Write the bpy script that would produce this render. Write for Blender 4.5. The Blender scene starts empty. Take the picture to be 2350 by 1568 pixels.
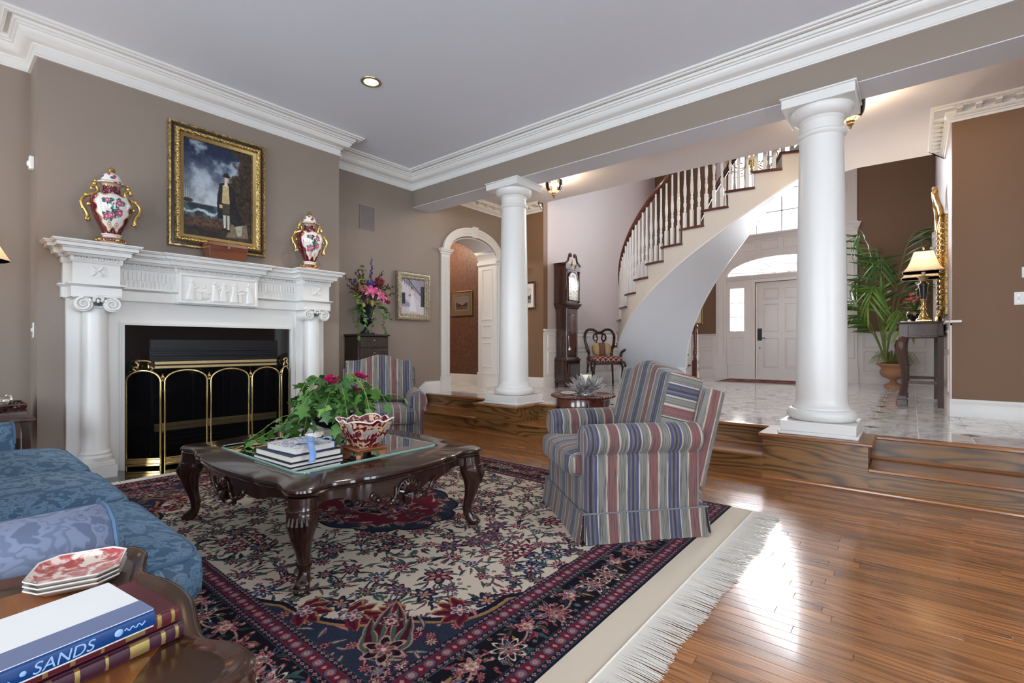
import bpy, bmesh, math, random
import numpy as np
from mathutils import Vector, Matrix

random.seed(7)
SC = bpy.context.scene
COL = SC.collection
PI = math.pi
R = math.radians

# ---------------------------------------------------------------- camera
cam = bpy.data.cameras.new('camera')
cam.sensor_width = 36.0
cam.lens = 36.0 * 1112.0 / 2350.0
cam.shift_y = 9.0 / 2350.0
cam.clip_start = 0.05
cam_o = bpy.data.objects.new('camera', cam)
cam_o.location = (0, 0, 1.05)
cam_o.rotation_euler = (R(90), 0, R(39.52))
COL.objects.link(cam_o)
SC.camera = cam_o

# ---------------------------------------------------------------- world, daylight, exposure
w = bpy.data.worlds.new('world')
SC.world = w
w.use_nodes = True
w.node_tree.nodes['Background'].inputs[0].default_value = (0.85, 0.92, 1.0, 1)
w.node_tree.nodes['Background'].inputs[1].default_value = 1.5

SC.view_settings.view_transform = 'Standard'
SC.view_settings.look = 'None'
SC.view_settings.gamma = 1.0
SC.view_settings.use_curve_mapping = False
SC.view_settings.exposure = 0.75
SC.cycles.max_bounces = 5
SC.cycles.diffuse_bounces = 3
SC.cycles.glossy_bounces = 3
SC.cycles.transmission_bounces = 4
SC.cycles.use_adaptive_sampling = True
SC.cycles.adaptive_threshold = 0.09
SC.cycles.use_light_tree = False
SC.cycles.transparent_max_bounces = 10
SC.cycles.caustics_reflective = False
SC.cycles.caustics_refractive = False
SC.cycles.sample_clamp_indirect = 6.0


def area(name, loc, rot, sx, sy, power, col):
    l = bpy.data.lights.new(name, 'AREA')
    l.shape = 'RECTANGLE'
    l.size = sx
    l.size_y = sy
    l.energy = power
    l.color = col
    o = bpy.data.objects.new(name, l)
    o.location = loc
    o.rotation_euler = rot
    COL.objects.link(o)
    return o


DAY = (0.86, 0.93, 1.0)
# daylight through the three tall windows of the living room wall behind the camera (each sits just outside its pane)
WINX = (-3.4, -0.7, 2.0)
for i, x in enumerate(WINX):
    area('daylight_window', (x, -3.16, 1.65), (R(90), 0, 0), 1.5, 2.4, 105, DAY)
# daylight through two windows assumed in the unseen side wall
for y in (-1.2, 1.9):
    area('daylight_window', (3.36, y, 1.65), (R(90), 0, R(90)), 1.5, 2.4, 70, DAY)
# daylight through the glazing of the entrance wall
area('daylight_entry_upper', (-2.03, 11.30, 4.55), (R(-90), 0, 0), 2.3, 2.3, 250, (0.95, 0.97, 1.0))
area('daylight_fanlight', (-2.03, 11.22, 2.70), (R(-90), 0, 0), 2.0, 0.42, 60, (0.97, 0.98, 1.0))
area('daylight_sidelight', (-2.86, 11.22, 1.80), (R(-90), 0, 0), 0.28, 0.88, 26, (1, 1, 1))
area('daylight_sidelight', (-1.20, 11.22, 1.80), (R(-90), 0, 0), 0.28, 0.88, 26, (1, 1, 1))

# ---------------------------------------------------------------- mesh helpers
class MB:
    """collects verts and faces; build() links them as one mesh object"""
    def __init__(s):
        s.v = []
        s.f = []

    def add(s, vs, fs, T=None):
        b = len(s.v)
        if T is not None:
            vs = [T @ Vector(p) for p in vs]
        s.v += [tuple(p) for p in vs]
        s.f += [tuple(i + b for i in f) for f in fs]
        return s

    def box(s, x0, x1, y0, y1, z0, z1, c=0.0, T=None):
        if x1 < x0: x0, x1 = x1, x0
        if y1 < y0: y0, y1 = y1, y0
        if z1 < z0: z0, z1 = z1, z0
        c = min(c, (x1 - x0) * .49, (y1 - y0) * .49, (z1 - z0) * .49)
        if c <= 0:
            vs = [(x, y, z) for x in (x0, x1) for y in (y0, y1) for z in (z0, z1)]
            fs = [(0, 1, 3, 2), (4, 6, 7, 5), (0, 4, 5, 1), (2, 3, 7, 6), (0, 2, 6, 4), (1, 5, 7, 3)]
            return s.add(vs, fs, T)
        vs = []
        for sx, X, dx in ((0, x0, c), (1, x1, -c)):
            for sy, Y, dy in ((0, y0, c), (1, y1, -c)):
                for sz, Z, dz in ((0, z0, c), (1, z1, -c)):
                    vs += [(X, Y + dy, Z + dz), (X + dx, Y, Z + dz), (X + dx, Y + dy, Z)]
        def I(a, b, d, k): return ((a * 2 + b) * 2 + d) * 3 + k
        fs = [(I(0,0,0,0), I(0,0,1,0), I(0,1,1,0), I(0,1,0,0)), (I(1,0,0,0), I(1,1,0,0), I(1,1,1,0), I(1,0,1,0)),
              (I(0,0,0,1), I(1,0,0,1), I(1,0,1,1), I(0,0,1,1)), (I(0,1,0,1), I(0,1,1,1), I(1,1,1,1), I(1,1,0,1)),
              (I(0,0,0,2), I(0,1,0,2), I(1,1,0,2), I(1,0,0,2)), (I(0,0,1,2), I(1,0,1,2), I(1,1,1,2), I(0,1,1,2))]
        for a in (0, 1):
            for b in (0, 1):
                fs.append((I(a,b,0,0), I(a,b,1,0), I(a,b,1,1), I(a,b,0,1)))
                fs.append((I(a,0,b,0), I(a,1,b,0), I(a,1,b,2), I(a,0,b,2)))
                fs.append((I(0,a,b,1), I(1,a,b,1), I(1,a,b,2), I(0,a,b,2)))
                for d in (0, 1):
                    fs.append((I(a,b,d,0), I(a,b,d,1), I(a,b,d,2)))
        return s.add(vs, fs, T)

    def prism(s, poly, a0, a1, axis='z', T=None):
        """extrude a 2D polygon; axis z: (x,y), axis y: (x,z), axis x: (y,z)"""
        n = len(poly)
        def P(p, a):
            return (p[0], p[1], a) if axis == 'z' else (p[0], a, p[1]) if axis == 'y' else (a, p[0], p[1])
        vs = [P(p, a0) for p in poly] + [P(p, a1) for p in poly]
        fs = [(i, (i + 1) % n, n + (i + 1) % n, n + i) for i in range(n)]
        fs += [tuple(range(n))[::-1], tuple(range(n, 2 * n))]
        return s.add(vs, fs, T)

    def lathe(s, prof, n=24, c=(0, 0, 0), a0=0.0, a1=2 * PI, sx=1.0, sy=1.0, T=None, fn=None):
        full = abs(a1 - a0 - 2 * PI) < 1e-6
        m = n if full else n + 1
        vs, fs = [], []
        for (r, z) in prof:
            for i in range(m):
                a = a0 + (a1 - a0) * i / n
                k = fn(a, r, z) if fn else 1.0
                vs.append((c[0] + r * k * sx * math.cos(a), c[1] + r * k * sy * math.sin(a), c[2] + z))
        for j in range(len(prof) - 1):
            for i in range(n):
                i2 = (i + 1) % m
                fs.append((j * m + i, j * m + i2, (j + 1) * m + i2, (j + 1) * m + i))
        if full:
            if prof[0][0] > 1e-5: fs.append(tuple(range(m))[::-1])
            if prof[-1][0] > 1e-5: fs.append(tuple(range((len(prof) - 1) * m, len(prof) * m)))
        return s.add(vs, fs, T)

    def tube(s, pts, rad, n=8, closed=False, T=None, flat=1.0, caps=True):
        pts = [Vector(p) for p in pts]
        k = len(pts)
        if not hasattr(rad, '__len__'): rad = [rad] * k
        vs, fs = [], []
        nrm = None
        for i in range(k):
            a = pts[i - 1] if (i or closed) else pts[i]
            b = pts[(i + 1) % k] if (i < k - 1 or closed) else pts[i]
            d = (b - a)
            if d.length < 1e-9: d = Vector((0, 0, 1))
            d.normalize()
            if nrm is None:
                up = Vector((0, 0, 1)) if abs(d.z) < .9 else Vector((1, 0, 0))
                nrm = (up - d * up.dot(d)).normalized()
            else:
                nrm = (nrm - d * nrm.dot(d))
                nrm = nrm.normalized() if nrm.length > 1e-6 else d.orthogonal().normalized()
            bn = d.cross(nrm)
            for j in range(n):
                t = 2 * PI * j / n
                vs.append(pts[i] + nrm * (rad[i] * math.cos(t)) + bn * (rad[i] * flat * math.sin(t)))
        m = k if closed else k - 1
        for i in range(m):
            for j in range(n):
                i2 = (i + 1) % k
                fs.append((i * n + j, i * n + (j + 1) % n, i2 * n + (j + 1) % n, i2 * n + j))
        if not closed and caps:
            fs.append(tuple(range(n))[::-1])
            fs.append(tuple(range((k - 1) * n, k * n)))
        return s.add(vs, fs, T)

    def plan(s, path, prof, closed=False, T=None):
        """sweep a profile (d to the left of the path, z) along a plan polyline with mitred corners"""
        k = len(path)
        P = [Vector((p[0], p[1])) for p in path]
        off = []
        for i in range(k):
            if closed or 0 < i < k - 1:
                d1 = (P[i] - P[i - 1]).normalized()
                d2 = (P[(i + 1) % k] - P[i]).normalized()
                n1 = Vector((-d1.y, d1.x)); n2 = Vector((-d2.y, d2.x))
                b = n1 + n2
                b = b / max(b.dot(n1), .2) if b.length > 1e-6 else n1
                off.append(b)
            else:
                d = (P[1] - P[0]) if i == 0 else (P[-1] - P[-2])
                d.normalize()
                off.append(Vector((-d.y, d.x)))
        m = len(prof)
        vs = [(P[i].x + off[i].x * d, P[i].y + off[i].y * d, z) for i in range(k) for d, z in prof]
        fs = []
        for i in range(k if closed else k - 1):
            i2 = (i + 1) % k
            for j in range(m - 1):
                fs.append((i * m + j, i2 * m + j, i2 * m + j + 1, i * m + j + 1))
        if not closed:
            fs.append(tuple(range(m)))
            fs.append(tuple(range((k - 1) * m, k * m))[::-1])
        return s.add(vs, fs, T)

    def ball(s, c, rx, ry=None, rz=None, n=10, m=7, e=1.0, T=None):
        ry = rx if ry is None else ry
        rz = rx if rz is None else rz
        def pw(x): return math.copysign(abs(x) ** e, x)
        vs = [(c[0], c[1], c[2] - rz)]
        for j in range(1, m):
            p = -PI / 2 + PI * j / m
            for i in range(n):
                t = 2 * PI * i / n
                vs.append((c[0] + rx * pw(math.cos(p)) * pw(math.cos(t)), c[1] + ry * pw(math.cos(p)) * pw(math.sin(t)), c[2] + rz * pw(math.sin(p))))
        vs.append((c[0], c[1], c[2] + rz))
        fs = [(0, 1 + (i + 1) % n, 1 + i) for i in range(n)]
        for j in range(m - 2):
            for i in range(n):
                fs.append((1 + j * n + i, 1 + j * n + (i + 1) % n, 1 + (j + 1) * n + (i + 1) % n, 1 + (j + 1) * n + i))
        t = len(vs) - 1
        fs += [(t, t - n + i, t - n + (i + 1) % n) for i in range(n)]
        return s.add(vs, fs, T)

    def cushion(s, w, d, h, c=(0, 0, 0), eh=.22, ev=.55, n=56, m=16, T=None, fn=None):
        """soft upholstered block: superellipsoid w x d x h centred on c"""
        def pw(x, e): return math.copysign(abs(x) ** e, x)
        vs = []
        for j in range(m + 1):
            p = -PI / 2 + PI * j / m
            for i in range(n):
                t = 2 * PI * i / n
                k = abs(math.cos(p)) ** ev if 0 < j < m else 0.0
                x, y, z = w / 2 * k * pw(math.cos(t), eh), d / 2 * k * pw(math.sin(t), eh), h / 2 * pw(math.sin(p), ev)
                if fn: x, y, z = fn(x, y, z)
                vs.append((c[0] + x, c[1] + y, c[2] + z))
        fs = [(j * n + i, j * n + (i + 1) % n, (j + 1) * n + (i + 1) % n, (j + 1) * n + i) for j in range(m) for i in range(n)]
        return s.add(vs, fs, T)

    def rx(s):
        """lay a piece drawn in XY (z out) upright: y -> z, z -> -y"""
        s.v = [(x, -z, y) for x, y, z in s.v]
        return s

    def xf(s, T):
        s.v = [tuple(T @ Vector(p)) for p in s.v]
        return s

    def build(s, name, m=None, parent=None, loc=None, rot=None, smooth=38, uv=None, bevel=0):
        me = bpy.data.meshes.new(name)
        me.from_pydata(s.v, [], s.f)
        me.validate(verbose=False)
        if s.v:
            bm = bmesh.new(); bm.from_mesh(me)
            bmesh.ops.remove_doubles(bm, verts=bm.verts, dist=1e-6)
            bmesh.ops.recalc_face_normals(bm, faces=bm.faces)
            bm.to_mesh(me); bm.free()
        if smooth:
            me.polygons.foreach_set('use_smooth', [True] * len(me.polygons))
            me.set_sharp_from_angle(angle=R(smooth))
        if uv:
            L = me.uv_layers.new(name='UVMap')
            for p in me.polygons:
                for li in p.loop_indices:
                    L.data[li].uv = uv(me.vertices[me.loops[li].vertex_index].co, p.normal)
        if m: me.materials.append(MAT(m))
        o = bpy.data.objects.new(name, me)
        COL.objects.link(o)
        if parent: o.parent = parent
        if loc is not None: o.location = loc
        if rot is not None: o.rotation_euler = rot if hasattr(rot, '__len__') else (0, 0, rot)
        if bevel:
            b = o.modifiers.new('bevel', 'BEVEL'); b.width = bevel; b.segments = 2; b.limit_method = 'ANGLE'
        return o


def tag(o, label=None, cat=None, group=None, kind=None):
    if label: o['label'] = label
    if cat: o['category'] = cat
    if group: o['group'] = group
    if kind: o['kind'] = kind
    return o


def thing(name, label, cat, loc=(0, 0, 0), rz=0.0, group=None, kind=None):
    o = bpy.data.objects.new(name, None)
    COL.objects.link(o)
    o.location = loc
    o.rotation_euler = (0, 0, rz)
    o.empty_display_size = .1
    return tag(o, label, cat, group, kind)


def struct(name, mb, m, label=None, parent=None, smooth=38, **k):
    o = mb.build(name, m, parent, smooth=smooth, **k)
    return tag(o, label, kind='structure')


def inst(src, name, parent, loc=(0, 0, 0), rot=(0, 0, 0), scale=(1, 1, 1)):
    """another object sharing a part's mesh"""
    o = bpy.data.objects.new(name, src.data)
    COL.objects.link(o)
    o.parent = parent
    o.location = loc
    o.rotation_euler = rot if hasattr(rot, '__len__') else (0, 0, rot)
    o.scale = scale if hasattr(scale, '__len__') else (scale,) * 3
    return o


def copy_tree(o, parent=None):
    c = o.copy()
    COL.objects.link(c)
    c.parent = parent
    for ch in list(o.children): copy_tree(ch, c)
    return c


def smoothpath(pts, k=6, closed=False):
    """Catmull-Rom through the points (any dimension)"""
    P = [np.array(p, float) for p in pts]
    n = len(P)
    out = []
    for i in range(n if closed else n - 1):
        p0 = P[i - 1] if (i or closed) else P[0]
        p1, p2 = P[i], P[(i + 1) % n]
        p3 = P[(i + 2) % n] if (closed or i + 2 < n) else P[-1]
        for j in range(k):
            t = j / k
            out.append(tuple(.5 * (2 * p1 + (p2 - p0) * t + (2 * p0 - 5 * p1 + 4 * p2 - p3) * t * t + (3 * p1 - p0 - 3 * p2 + p3) * t ** 3)))
    if not closed: out.append(tuple(P[-1]))
    return out


def rect(w, h): return [(-w / 2, -h / 2), (w / 2, -h / 2), (w / 2, h / 2), (-w / 2, h / 2)]
def arc(cx, cy, r, a0, a1, n=8, ry=None): return [(cx + r * math.cos(R(a0 + (a1 - a0) * i / n)), cy + (ry or r) * math.sin(R(a0 + (a1 - a0) * i / n))) for i in range(n + 1)]

# ---------------------------------------------------------------- materials (all node based)
_M = {}
_DEF = {}


def srgb(r, g, b):
    f = lambda c: (c / 255) / 12.92 if c <= 10 else ((c / 255 + .055) / 1.055) ** 2.4
    return (f(r), f(g), f(b), 1)


class NT:
    def __init__(s, name):
        s.m = bpy.data.materials.new(name)
        s.m.use_nodes = True
        s.t = s.m.node_tree
        s.t.nodes.clear()
        s.out = s.t.nodes.new('ShaderNodeOutputMaterial')

    def n(s, typ, _out=0, **k):
        nd = s.t.nodes.new('ShaderNode' + typ)
        for a, v in k.items():
            if a.startswith('i_'):
                key = a[2:]
                key = int(key) if key.isdigit() else key.replace('_', ' ')
                s.set(nd.inputs[key], v)
            else:
                setattr(nd, a, v)
        return nd

    def set(s, inp, v):
        if isinstance(v, bpy.types.NodeSocket): s.t.links.new(v, inp)
        elif isinstance(v, bpy.types.Node): s.t.links.new(v.outputs[0], inp)
        else:
            try: inp.default_value = v
            except Exception: inp.default_value = tuple(v)[:3]

    def ramp(s, fac, stops, interp='LINEAR'):
        nd = s.t.nodes.new('ShaderNodeValToRGB')
        e = nd.color_ramp.elements
        nd.color_ramp.interpolation = interp
        while len(e) < len(stops): e.new(0.5)
        for el, (p, c) in zip(e, stops):
            el.position = p
            el.color = c if len(c) == 4 else (*c, 1)
        s.set(nd.inputs[0], fac)
        return nd.outputs[0]

    def mix(s, fac, a, b, blend='MIX'):
        nd = s.t.nodes.new('ShaderNodeMix')
        nd.data_type = 'RGBA'
        nd.blend_type = blend
        s.set(nd.inputs[0], fac); s.set(nd.inputs[6], a); s.set(nd.inputs[7], b)
        return nd.outputs[2]

    def math(s, op, a, b=0.0, c=0.0, clamp=False):
        nd = s.t.nodes.new('ShaderNodeMath')
        nd.operation = op; nd.use_clamp = clamp
        s.set(nd.inputs[0], a); s.set(nd.inputs[1], b); s.set(nd.inputs[2], c)
        return nd.outputs[0]

    def coord(s, which='Object', scale=(1, 1, 1), rot=(0, 0, 0), loc=(0, 0, 0), rnd=0.0):
        c = s.n('TexCoord').outputs[which]
        if rnd:
            r = s.n('ObjectInfo').outputs['Random']
            v = s.n('CombineXYZ', i_0=s.math('MULTIPLY', r, rnd), i_1=s.math('MULTIPLY', r, rnd * 3.7), i_2=s.math('MULTIPLY', r, rnd * 1.9))
            a = s.n('VectorMath', operation='ADD', i_0=c, i_1=v)
            c = a.outputs[0]
        return s.n('Mapping', i_Vector=c, i_Scale=scale, i_Rotation=rot, i_Location=loc).outputs[0]

    def noise(s, v, scale=5.0, detail=3.0, rough=.5, dist=0.0):
        return s.n('TexNoise', i_Vector=v, i_Scale=scale, i_Detail=detail, i_Roughness=rough, i_Distortion=dist).outputs[0]

    def bump(s, h, strength=.2, dist=.01):
        return s.n('Bump', i_Strength=strength, i_Distance=dist, i_Height=h).outputs[0]

    def pbr(s, **k):
        p = s.n('BsdfPrincipled', **{('i_' + a): v for a, v in k.items()})
        s.t.links.new(p.outputs[0], s.out.inputs[0])
        return p


def MAT(name):
    if not isinstance(name, str): return name
    if name not in _M: _M[name] = _DEF[name](name)
    return _M[name]


def define(name):
    def d(f): _DEF[name] = f; return f
    return d


def paint(name, col, rough=.55, spec=.4, bump=.04):
    def f(nm):
        t = NT(nm)
        v = t.coord('Object')
        nz = t.noise(v, 1.3, 2)
        c = t.mix(t.math('MULTIPLY', nz, .22), col, tuple(x * .86 for x in col[:3]) + (1,))
        k = dict(Base_Color=c, Roughness=rough, Specular_IOR_Level=spec)
        if bump: k['Normal'] = t.bump(t.noise(v, 240, 2), bump, .002)
        t.pbr(**k)
        return t.m
    _DEF[name] = f


def simple(name, col, rough=.4, metal=0.0, **k):
    def f(nm):
        t = NT(nm)
        t.pbr(Base_Color=col, Roughness=rough, Metallic=metal, **k)
        return t.m
    _DEF[name] = f


paint('wall_taupe', srgb(146, 131, 119), .6)
paint('wall_brown', srgb(126, 96, 72), .6)
paint('wall_pink', srgb(196, 180, 176), .55)
paint('ceiling_paint', srgb(226, 229, 236), .7, .2)
paint('ceiling_hall', srgb(238, 232, 232), .7, .2)
paint('beam_soffit', srgb(214, 212, 216), .6)
paint('white_paint', srgb(230, 227, 222), .34, .5, 0)
paint('cream_paint', srgb(216, 208, 198), .4, .5, 0)
paint('stair_white', srgb(222, 224, 228), .5, .3)
paint('door_paint', srgb(235, 226, 220), .35, .5, 0)
simple('plate_white', srgb(240, 238, 235), .35)
simple('black_metal', srgb(22, 22, 24), .4, .3)
simple('black_glass', srgb(6, 6, 8), .06, 0, Specular_IOR_Level=.6)
simple('black_slate', srgb(14, 14, 15), .05, 0, Coat_Weight=.5)
simple('soot', srgb(12, 12, 13), .8)
simple('grille_grey', srgb(128, 118, 114), .7)
simple('candle_wax', srgb(242, 232, 205), .5, 0, Subsurface_Weight=.3)
simple('paper', srgb(232, 226, 215), .8)
simple('mat_board', srgb(200, 176, 152), .8)
simple('mat_cream', srgb(235, 228, 214), .8)
simple('ribbon_blue', srgb(108, 148, 200), .35, 0, Sheen_Weight=.4)
simple('book_blue', srgb(60, 84, 148), .5)
simple('book_spine_blue', srgb(8, 62, 122), .35)
simple('book_slate', srgb(110, 120, 152), .4)
simple('book_maroon', srgb(92, 28, 38), .4)
simple('book_plum', srgb(66, 26, 44), .4)
simple('book_dark', srgb(40, 26, 32), .5)
simple('book_navy', srgb(24, 28, 48), .5)
simple('lettering_pale', srgb(150, 185, 230), .4)
simple('gilt_print', srgb(176, 150, 92), .35, .6)
simple('ebony', srgb(26, 24, 30), .25, 0, Coat_Weight=.5)
simple('stem_green', srgb(120, 138, 60), .6)
simple('stem_brown', srgb(78, 58, 40), .8)
simple('moss', srgb(96, 84, 34), .95)
simple('vase_black', srgb(20, 26, 32), .18, 0, Coat_Weight=.6)
simple('silver', (.86, .82, .76, 1), .18, 1)
simple('pewter', (.42, .40, .36, 1), .35, 1)
simple('ring_brass', (.42, .36, .25, 1), .3, 1)
simple('petal_pink', srgb(214, 70, 140), .5)
simple('petal_edge', srgb(240, 190, 206), .5)
simple('petal_red', srgb(140, 18, 52), .55)
simple('petal_magenta', srgb(186, 30, 92), .5)
simple('petal_coral', srgb(226, 92, 92), .5)
simple('petal_violet', srgb(78, 66, 128), .6)
simple('petal_dusky', srgb(178, 112, 100), .6)
simple('dried_plum', srgb(70, 44, 44), .8)
simple('leaf_yellow', srgb(158, 160, 62), .5)
simple('piping_grey', srgb(112, 112, 116), .8)
simple('rug_fringe', srgb(226, 218, 206), .9, 0)
simple('rug_back', srgb(214, 198, 176), .9)
simple('porcelain_white', srgb(238, 230, 222), .12, 0, Coat_Weight=.6)
simple('terracotta', srgb(190, 140, 104), .6)
simple('onyx', srgb(22, 18, 16), .15)


def metal(name, col, rough):
    def f(nm):
        t = NT(nm)
        nz = t.noise(t.coord('Object'), 60, 3)
        t.pbr(Base_Color=t.mix(nz, col, tuple(c * .72 for c in col[:3]) + (1,)), Metallic=1.0, Roughness=t.math('MULTIPLY_ADD', nz, .15, rough))
        return t.m
    _DEF[name] = f


metal('brass', (.80, .60, .26, 1), .10)
metal('brass_old', (.58, .45, .24, 1), .26)
metal('gold_leaf', (.74, .50, .16, 1), .24)
metal('gold_bright', (.62, .41, .15, 1), .22)
metal('gold_dim', (.40, .28, .12, 1), .34)
metal('silver_leaf', (.50, .44, .34, 1), .35)


@define('glass')
def _(nm):
    t = NT(nm)
    t.pbr(Base_Color=(.98, 1, .99, 1), Roughness=0.0, IOR=1.45, Transmission_Weight=1.0)
    return t.m


def thin_glass(name, tint, refl=.5, rough=0.0):
    def f(nm):
        t = NT(nm)
        fr = t.n('Fresnel', i_IOR=1.5).outputs[0]
        g = t.n('BsdfGlossy', i_Color=(1, 1, 1, 1), i_Roughness=rough)
        tr = t.n('BsdfTransparent', i_Color=tint)
        m = t.n('MixShader', i_0=t.math('MULTIPLY_ADD', fr, refl * 2, .02, True), i_1=tr, i_2=g)
        t.t.links.new(m.outputs[0], t.out.inputs[0])
        return t.m
    _DEF[name] = f


thin_glass('window_glass', (.96, .98, 1, 1), .3)
thin_glass('table_glass', (.52, .64, .60, 1), 1.25)
thin_glass('lamp_glass', (1, .97, .92, 1), .5)
thin_glass('picture_glass', (1, 1, 1, 1), .3)


@define('curtain_sheer')
def _(nm):
    t = NT(nm)
    a = t.n('BsdfTranslucent', i_Color=(.95, .94, .92, 1))
    b = t.n('BsdfTransparent', i_Color=(1, 1, 1, 1))
    m = t.n('MixShader', i_0=.5, i_1=a, i_2=b)
    t.t.links.new(m.outputs[0], t.out.inputs[0])
    return t.m


def wood(name, dark, light, rough=.3, coat=.3, scale=(1, 7, 7), freq=26.0, contrast=.5, vary=.2, coat_rough=.08):
    """grain runs along the axis with the smallest scale; contour lines of a stretched noise give the cathedral figure"""
    def f(nm):
        t = NT(nm)
        v = t.coord('Object', scale, rnd=9.0)
        n1 = t.noise(v, 1.0, 1.5, .45)
        rg = t.math('MULTIPLY_ADD', t.math('SINE', t.math('MULTIPLY', n1, freq)), .5, .5)
        v2 = t.n('Mapping', i_Vector=v, i_Scale=(3.0, 9.0, 9.0) if scale[0] < scale[2] else (9.0, 9.0, 3.0)).outputs[0]
        n2 = t.noise(v2, 1.0, 2, .6)
        g = t.math('ADD', t.math('MULTIPLY', t.math('POWER', rg, 1.6), contrast), t.math('MULTIPLY', n2, 1 - contrast))
        c = t.ramp(g, [(.15, light), (.55, tuple(.45 * a + .55 * b for a, b in zip(dark, light))), (.9, dark)])
        r = t.n('ObjectInfo').outputs['Random']
        c = t.mix(1.0, c, t.ramp(r, [(0, (1 - vary,) * 3), (1, (1 + vary * .7,) * 3)]), 'MULTIPLY')
        t.pbr(Base_Color=c, Roughness=rough, Coat_Weight=coat, Coat_Roughness=coat_rough)
        return t.m
    _DEF[name] = f


wood('oak_floor', srgb(96, 54, 28), srgb(178, 118, 68), .24, .5, (.8, 9, 9), 75, .38, .28, .10)
wood('oak_step', srgb(52, 32, 16), srgb(136, 96, 52), .34, .2, (.8, 2.2, 5), 95, .55, .08, .15)
wood('oak_nosing', srgb(104, 62, 32), srgb(164, 108, 62), .24, .4, (.8, 10, 10), 14, .3, .08)
wood('mahogany', srgb(26, 13, 10), srgb(52, 28, 20), .22, .45, (1.2, 6, 6), 12, .3, .04, .07)
wood('mahogany_z', srgb(26, 13, 10), srgb(54, 29, 21), .22, .45, (6, 6, 1.2), 12, .3, .04, .07)
wood('mahogany_red', srgb(50, 22, 16), srgb(96, 48, 34), .22, .6, (1.2, 6, 6), 16, .4, .04, .08)
wood('rail_wood', srgb(58, 22, 16), srgb(104, 50, 37), .25, .5, (2, 8, 8), 12, .3, .06)
wood('espresso', srgb(34, 25, 21), srgb(64, 49, 42), .4, .15, (7, 7, 1.2), 14, .35, .06)
wood('walnut', srgb(50, 29, 20), srgb(88, 58, 42), .45, .1, (1.2, 6, 6), 14, .4, .06)
wood('walnut_z', srgb(48, 28, 20), srgb(84, 54, 40), .45, .1, (6, 6, 1.2), 14, .4, .06)
wood('endtable_wood', srgb(56, 30, 16), srgb(122, 74, 40), .2, .4, (1.2, 6, 6), 16, .4, .04, .07)
wood('endtable_inlay', srgb(104, 56, 22), srgb(154, 92, 42), .25, .25, (1.4, 7, 7), 16, .4, .04, .07)
wood('endtable_rim', srgb(38, 20, 11), srgb(82, 46, 24), .22, .25, (1.4, 5, 5), 14, .4, .04, .07)
wood('stand_wood', srgb(104, 56, 28), srgb(160, 94, 52), .35, .3, (2, 9, 9), 12, .3, .05)
wood('box_wood', srgb(78, 34, 19), srgb(132, 72, 42), .3, .4, (1.4, 14, 14), 12, .4, .05)
wood('clock_wood', srgb(40, 21, 16), srgb(70, 38, 29), .2, .6, (6, 6, 1.1), 14, .35, .04)
wood('tray_wood', srgb(44, 18, 14), srgb(80, 38, 29), .3, .3, (2, 9, 9), 12, .3, .05)


@define('marble')
def _(nm):
    t = NT(nm)
    v = t.coord('Object', (1, 1, 1), rnd=23)
    n1 = t.noise(v, 2.2, 6, .6, 1.4)
    vein = t.math('ABSOLUTE', t.math('SUBTRACT', n1, .5))
    c = t.ramp(vein, [(0, srgb(176, 176, 182)), (.03, srgb(230, 228, 228)), (.12, srgb(246, 243, 240)), (.4, srgb(242, 238, 234))])
    n2 = t.noise(t.coord('Object', (1, 2.2, 1), rnd=9), 1.1, 3)
    c = t.mix(t.math('MULTIPLY', n2, .25), c, srgb(214, 212, 216))
    t.pbr(Base_Color=c, Roughness=.07, Coat_Weight=.3, Coat_Roughness=.03)
    return t.m


simple('grout', srgb(232, 228, 222), .6)


@define('marble_dark')
def _(nm):
    t = NT(nm)
    n = t.noise(t.coord('Object', rnd=5), 30, 4)
    t.pbr(Base_Color=t.ramp(n, [(.3, srgb(44, 40, 36)), (.7, srgb(86, 80, 72))]), Roughness=.08)
    return t.m


# striped upholstery: u (metres) runs across the stripes
@define('stripe_fabric')
def _(nm):
    t = NT(nm)
    uv = t.n('UVMap', uv_map='UVMap').outputs[0]
    sp = t.n('SeparateXYZ', i_0=uv)
    f = t.math('FRACT', t.math('MULTIPLY', t.math('ADD', sp.outputs[0], 10.0), 1 / .235))
    red, cream, gray = srgb(118, 72, 68), srgb(182, 166, 148), srgb(118, 116, 108)
    blue, navy, mauve = srgb(46, 60, 100), srgb(28, 34, 60), srgb(100, 90, 94)
    st = [(0, red), (.215, cream), (.265, gray), (.44, cream), (.475, blue), (.535, mauve), (.585, navy), (.635, mauve), (.685, blue),
          (.745, cream), (.775, gray), (.955, cream)]
    c = t.ramp(f, st, 'CONSTANT')
    mp = t.n('Mapping', i_Vector=uv, i_Scale=(260, 5, 1)).outputs[0]
    lines = t.noise(mp, 1.0, 2, .6)
    c = t.mix(t.ramp(lines, [(.40, (.85,) * 3), (.48, (0, 0, 0))]), c, srgb(36, 34, 38))
    mp2 = t.n('Mapping', i_Vector=uv, i_Scale=(420, 420, 1)).outputs[0]
    wv = t.noise(mp2, 1.0, 2)
    c = t.mix(t.math('MULTIPLY', wv, .35), c, srgb(90, 86, 88))
    t.pbr(Base_Color=c, Roughness=.85, Sheen_Weight=.15, Normal=t.bump(wv, .25, .001))
    return t.m


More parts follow.
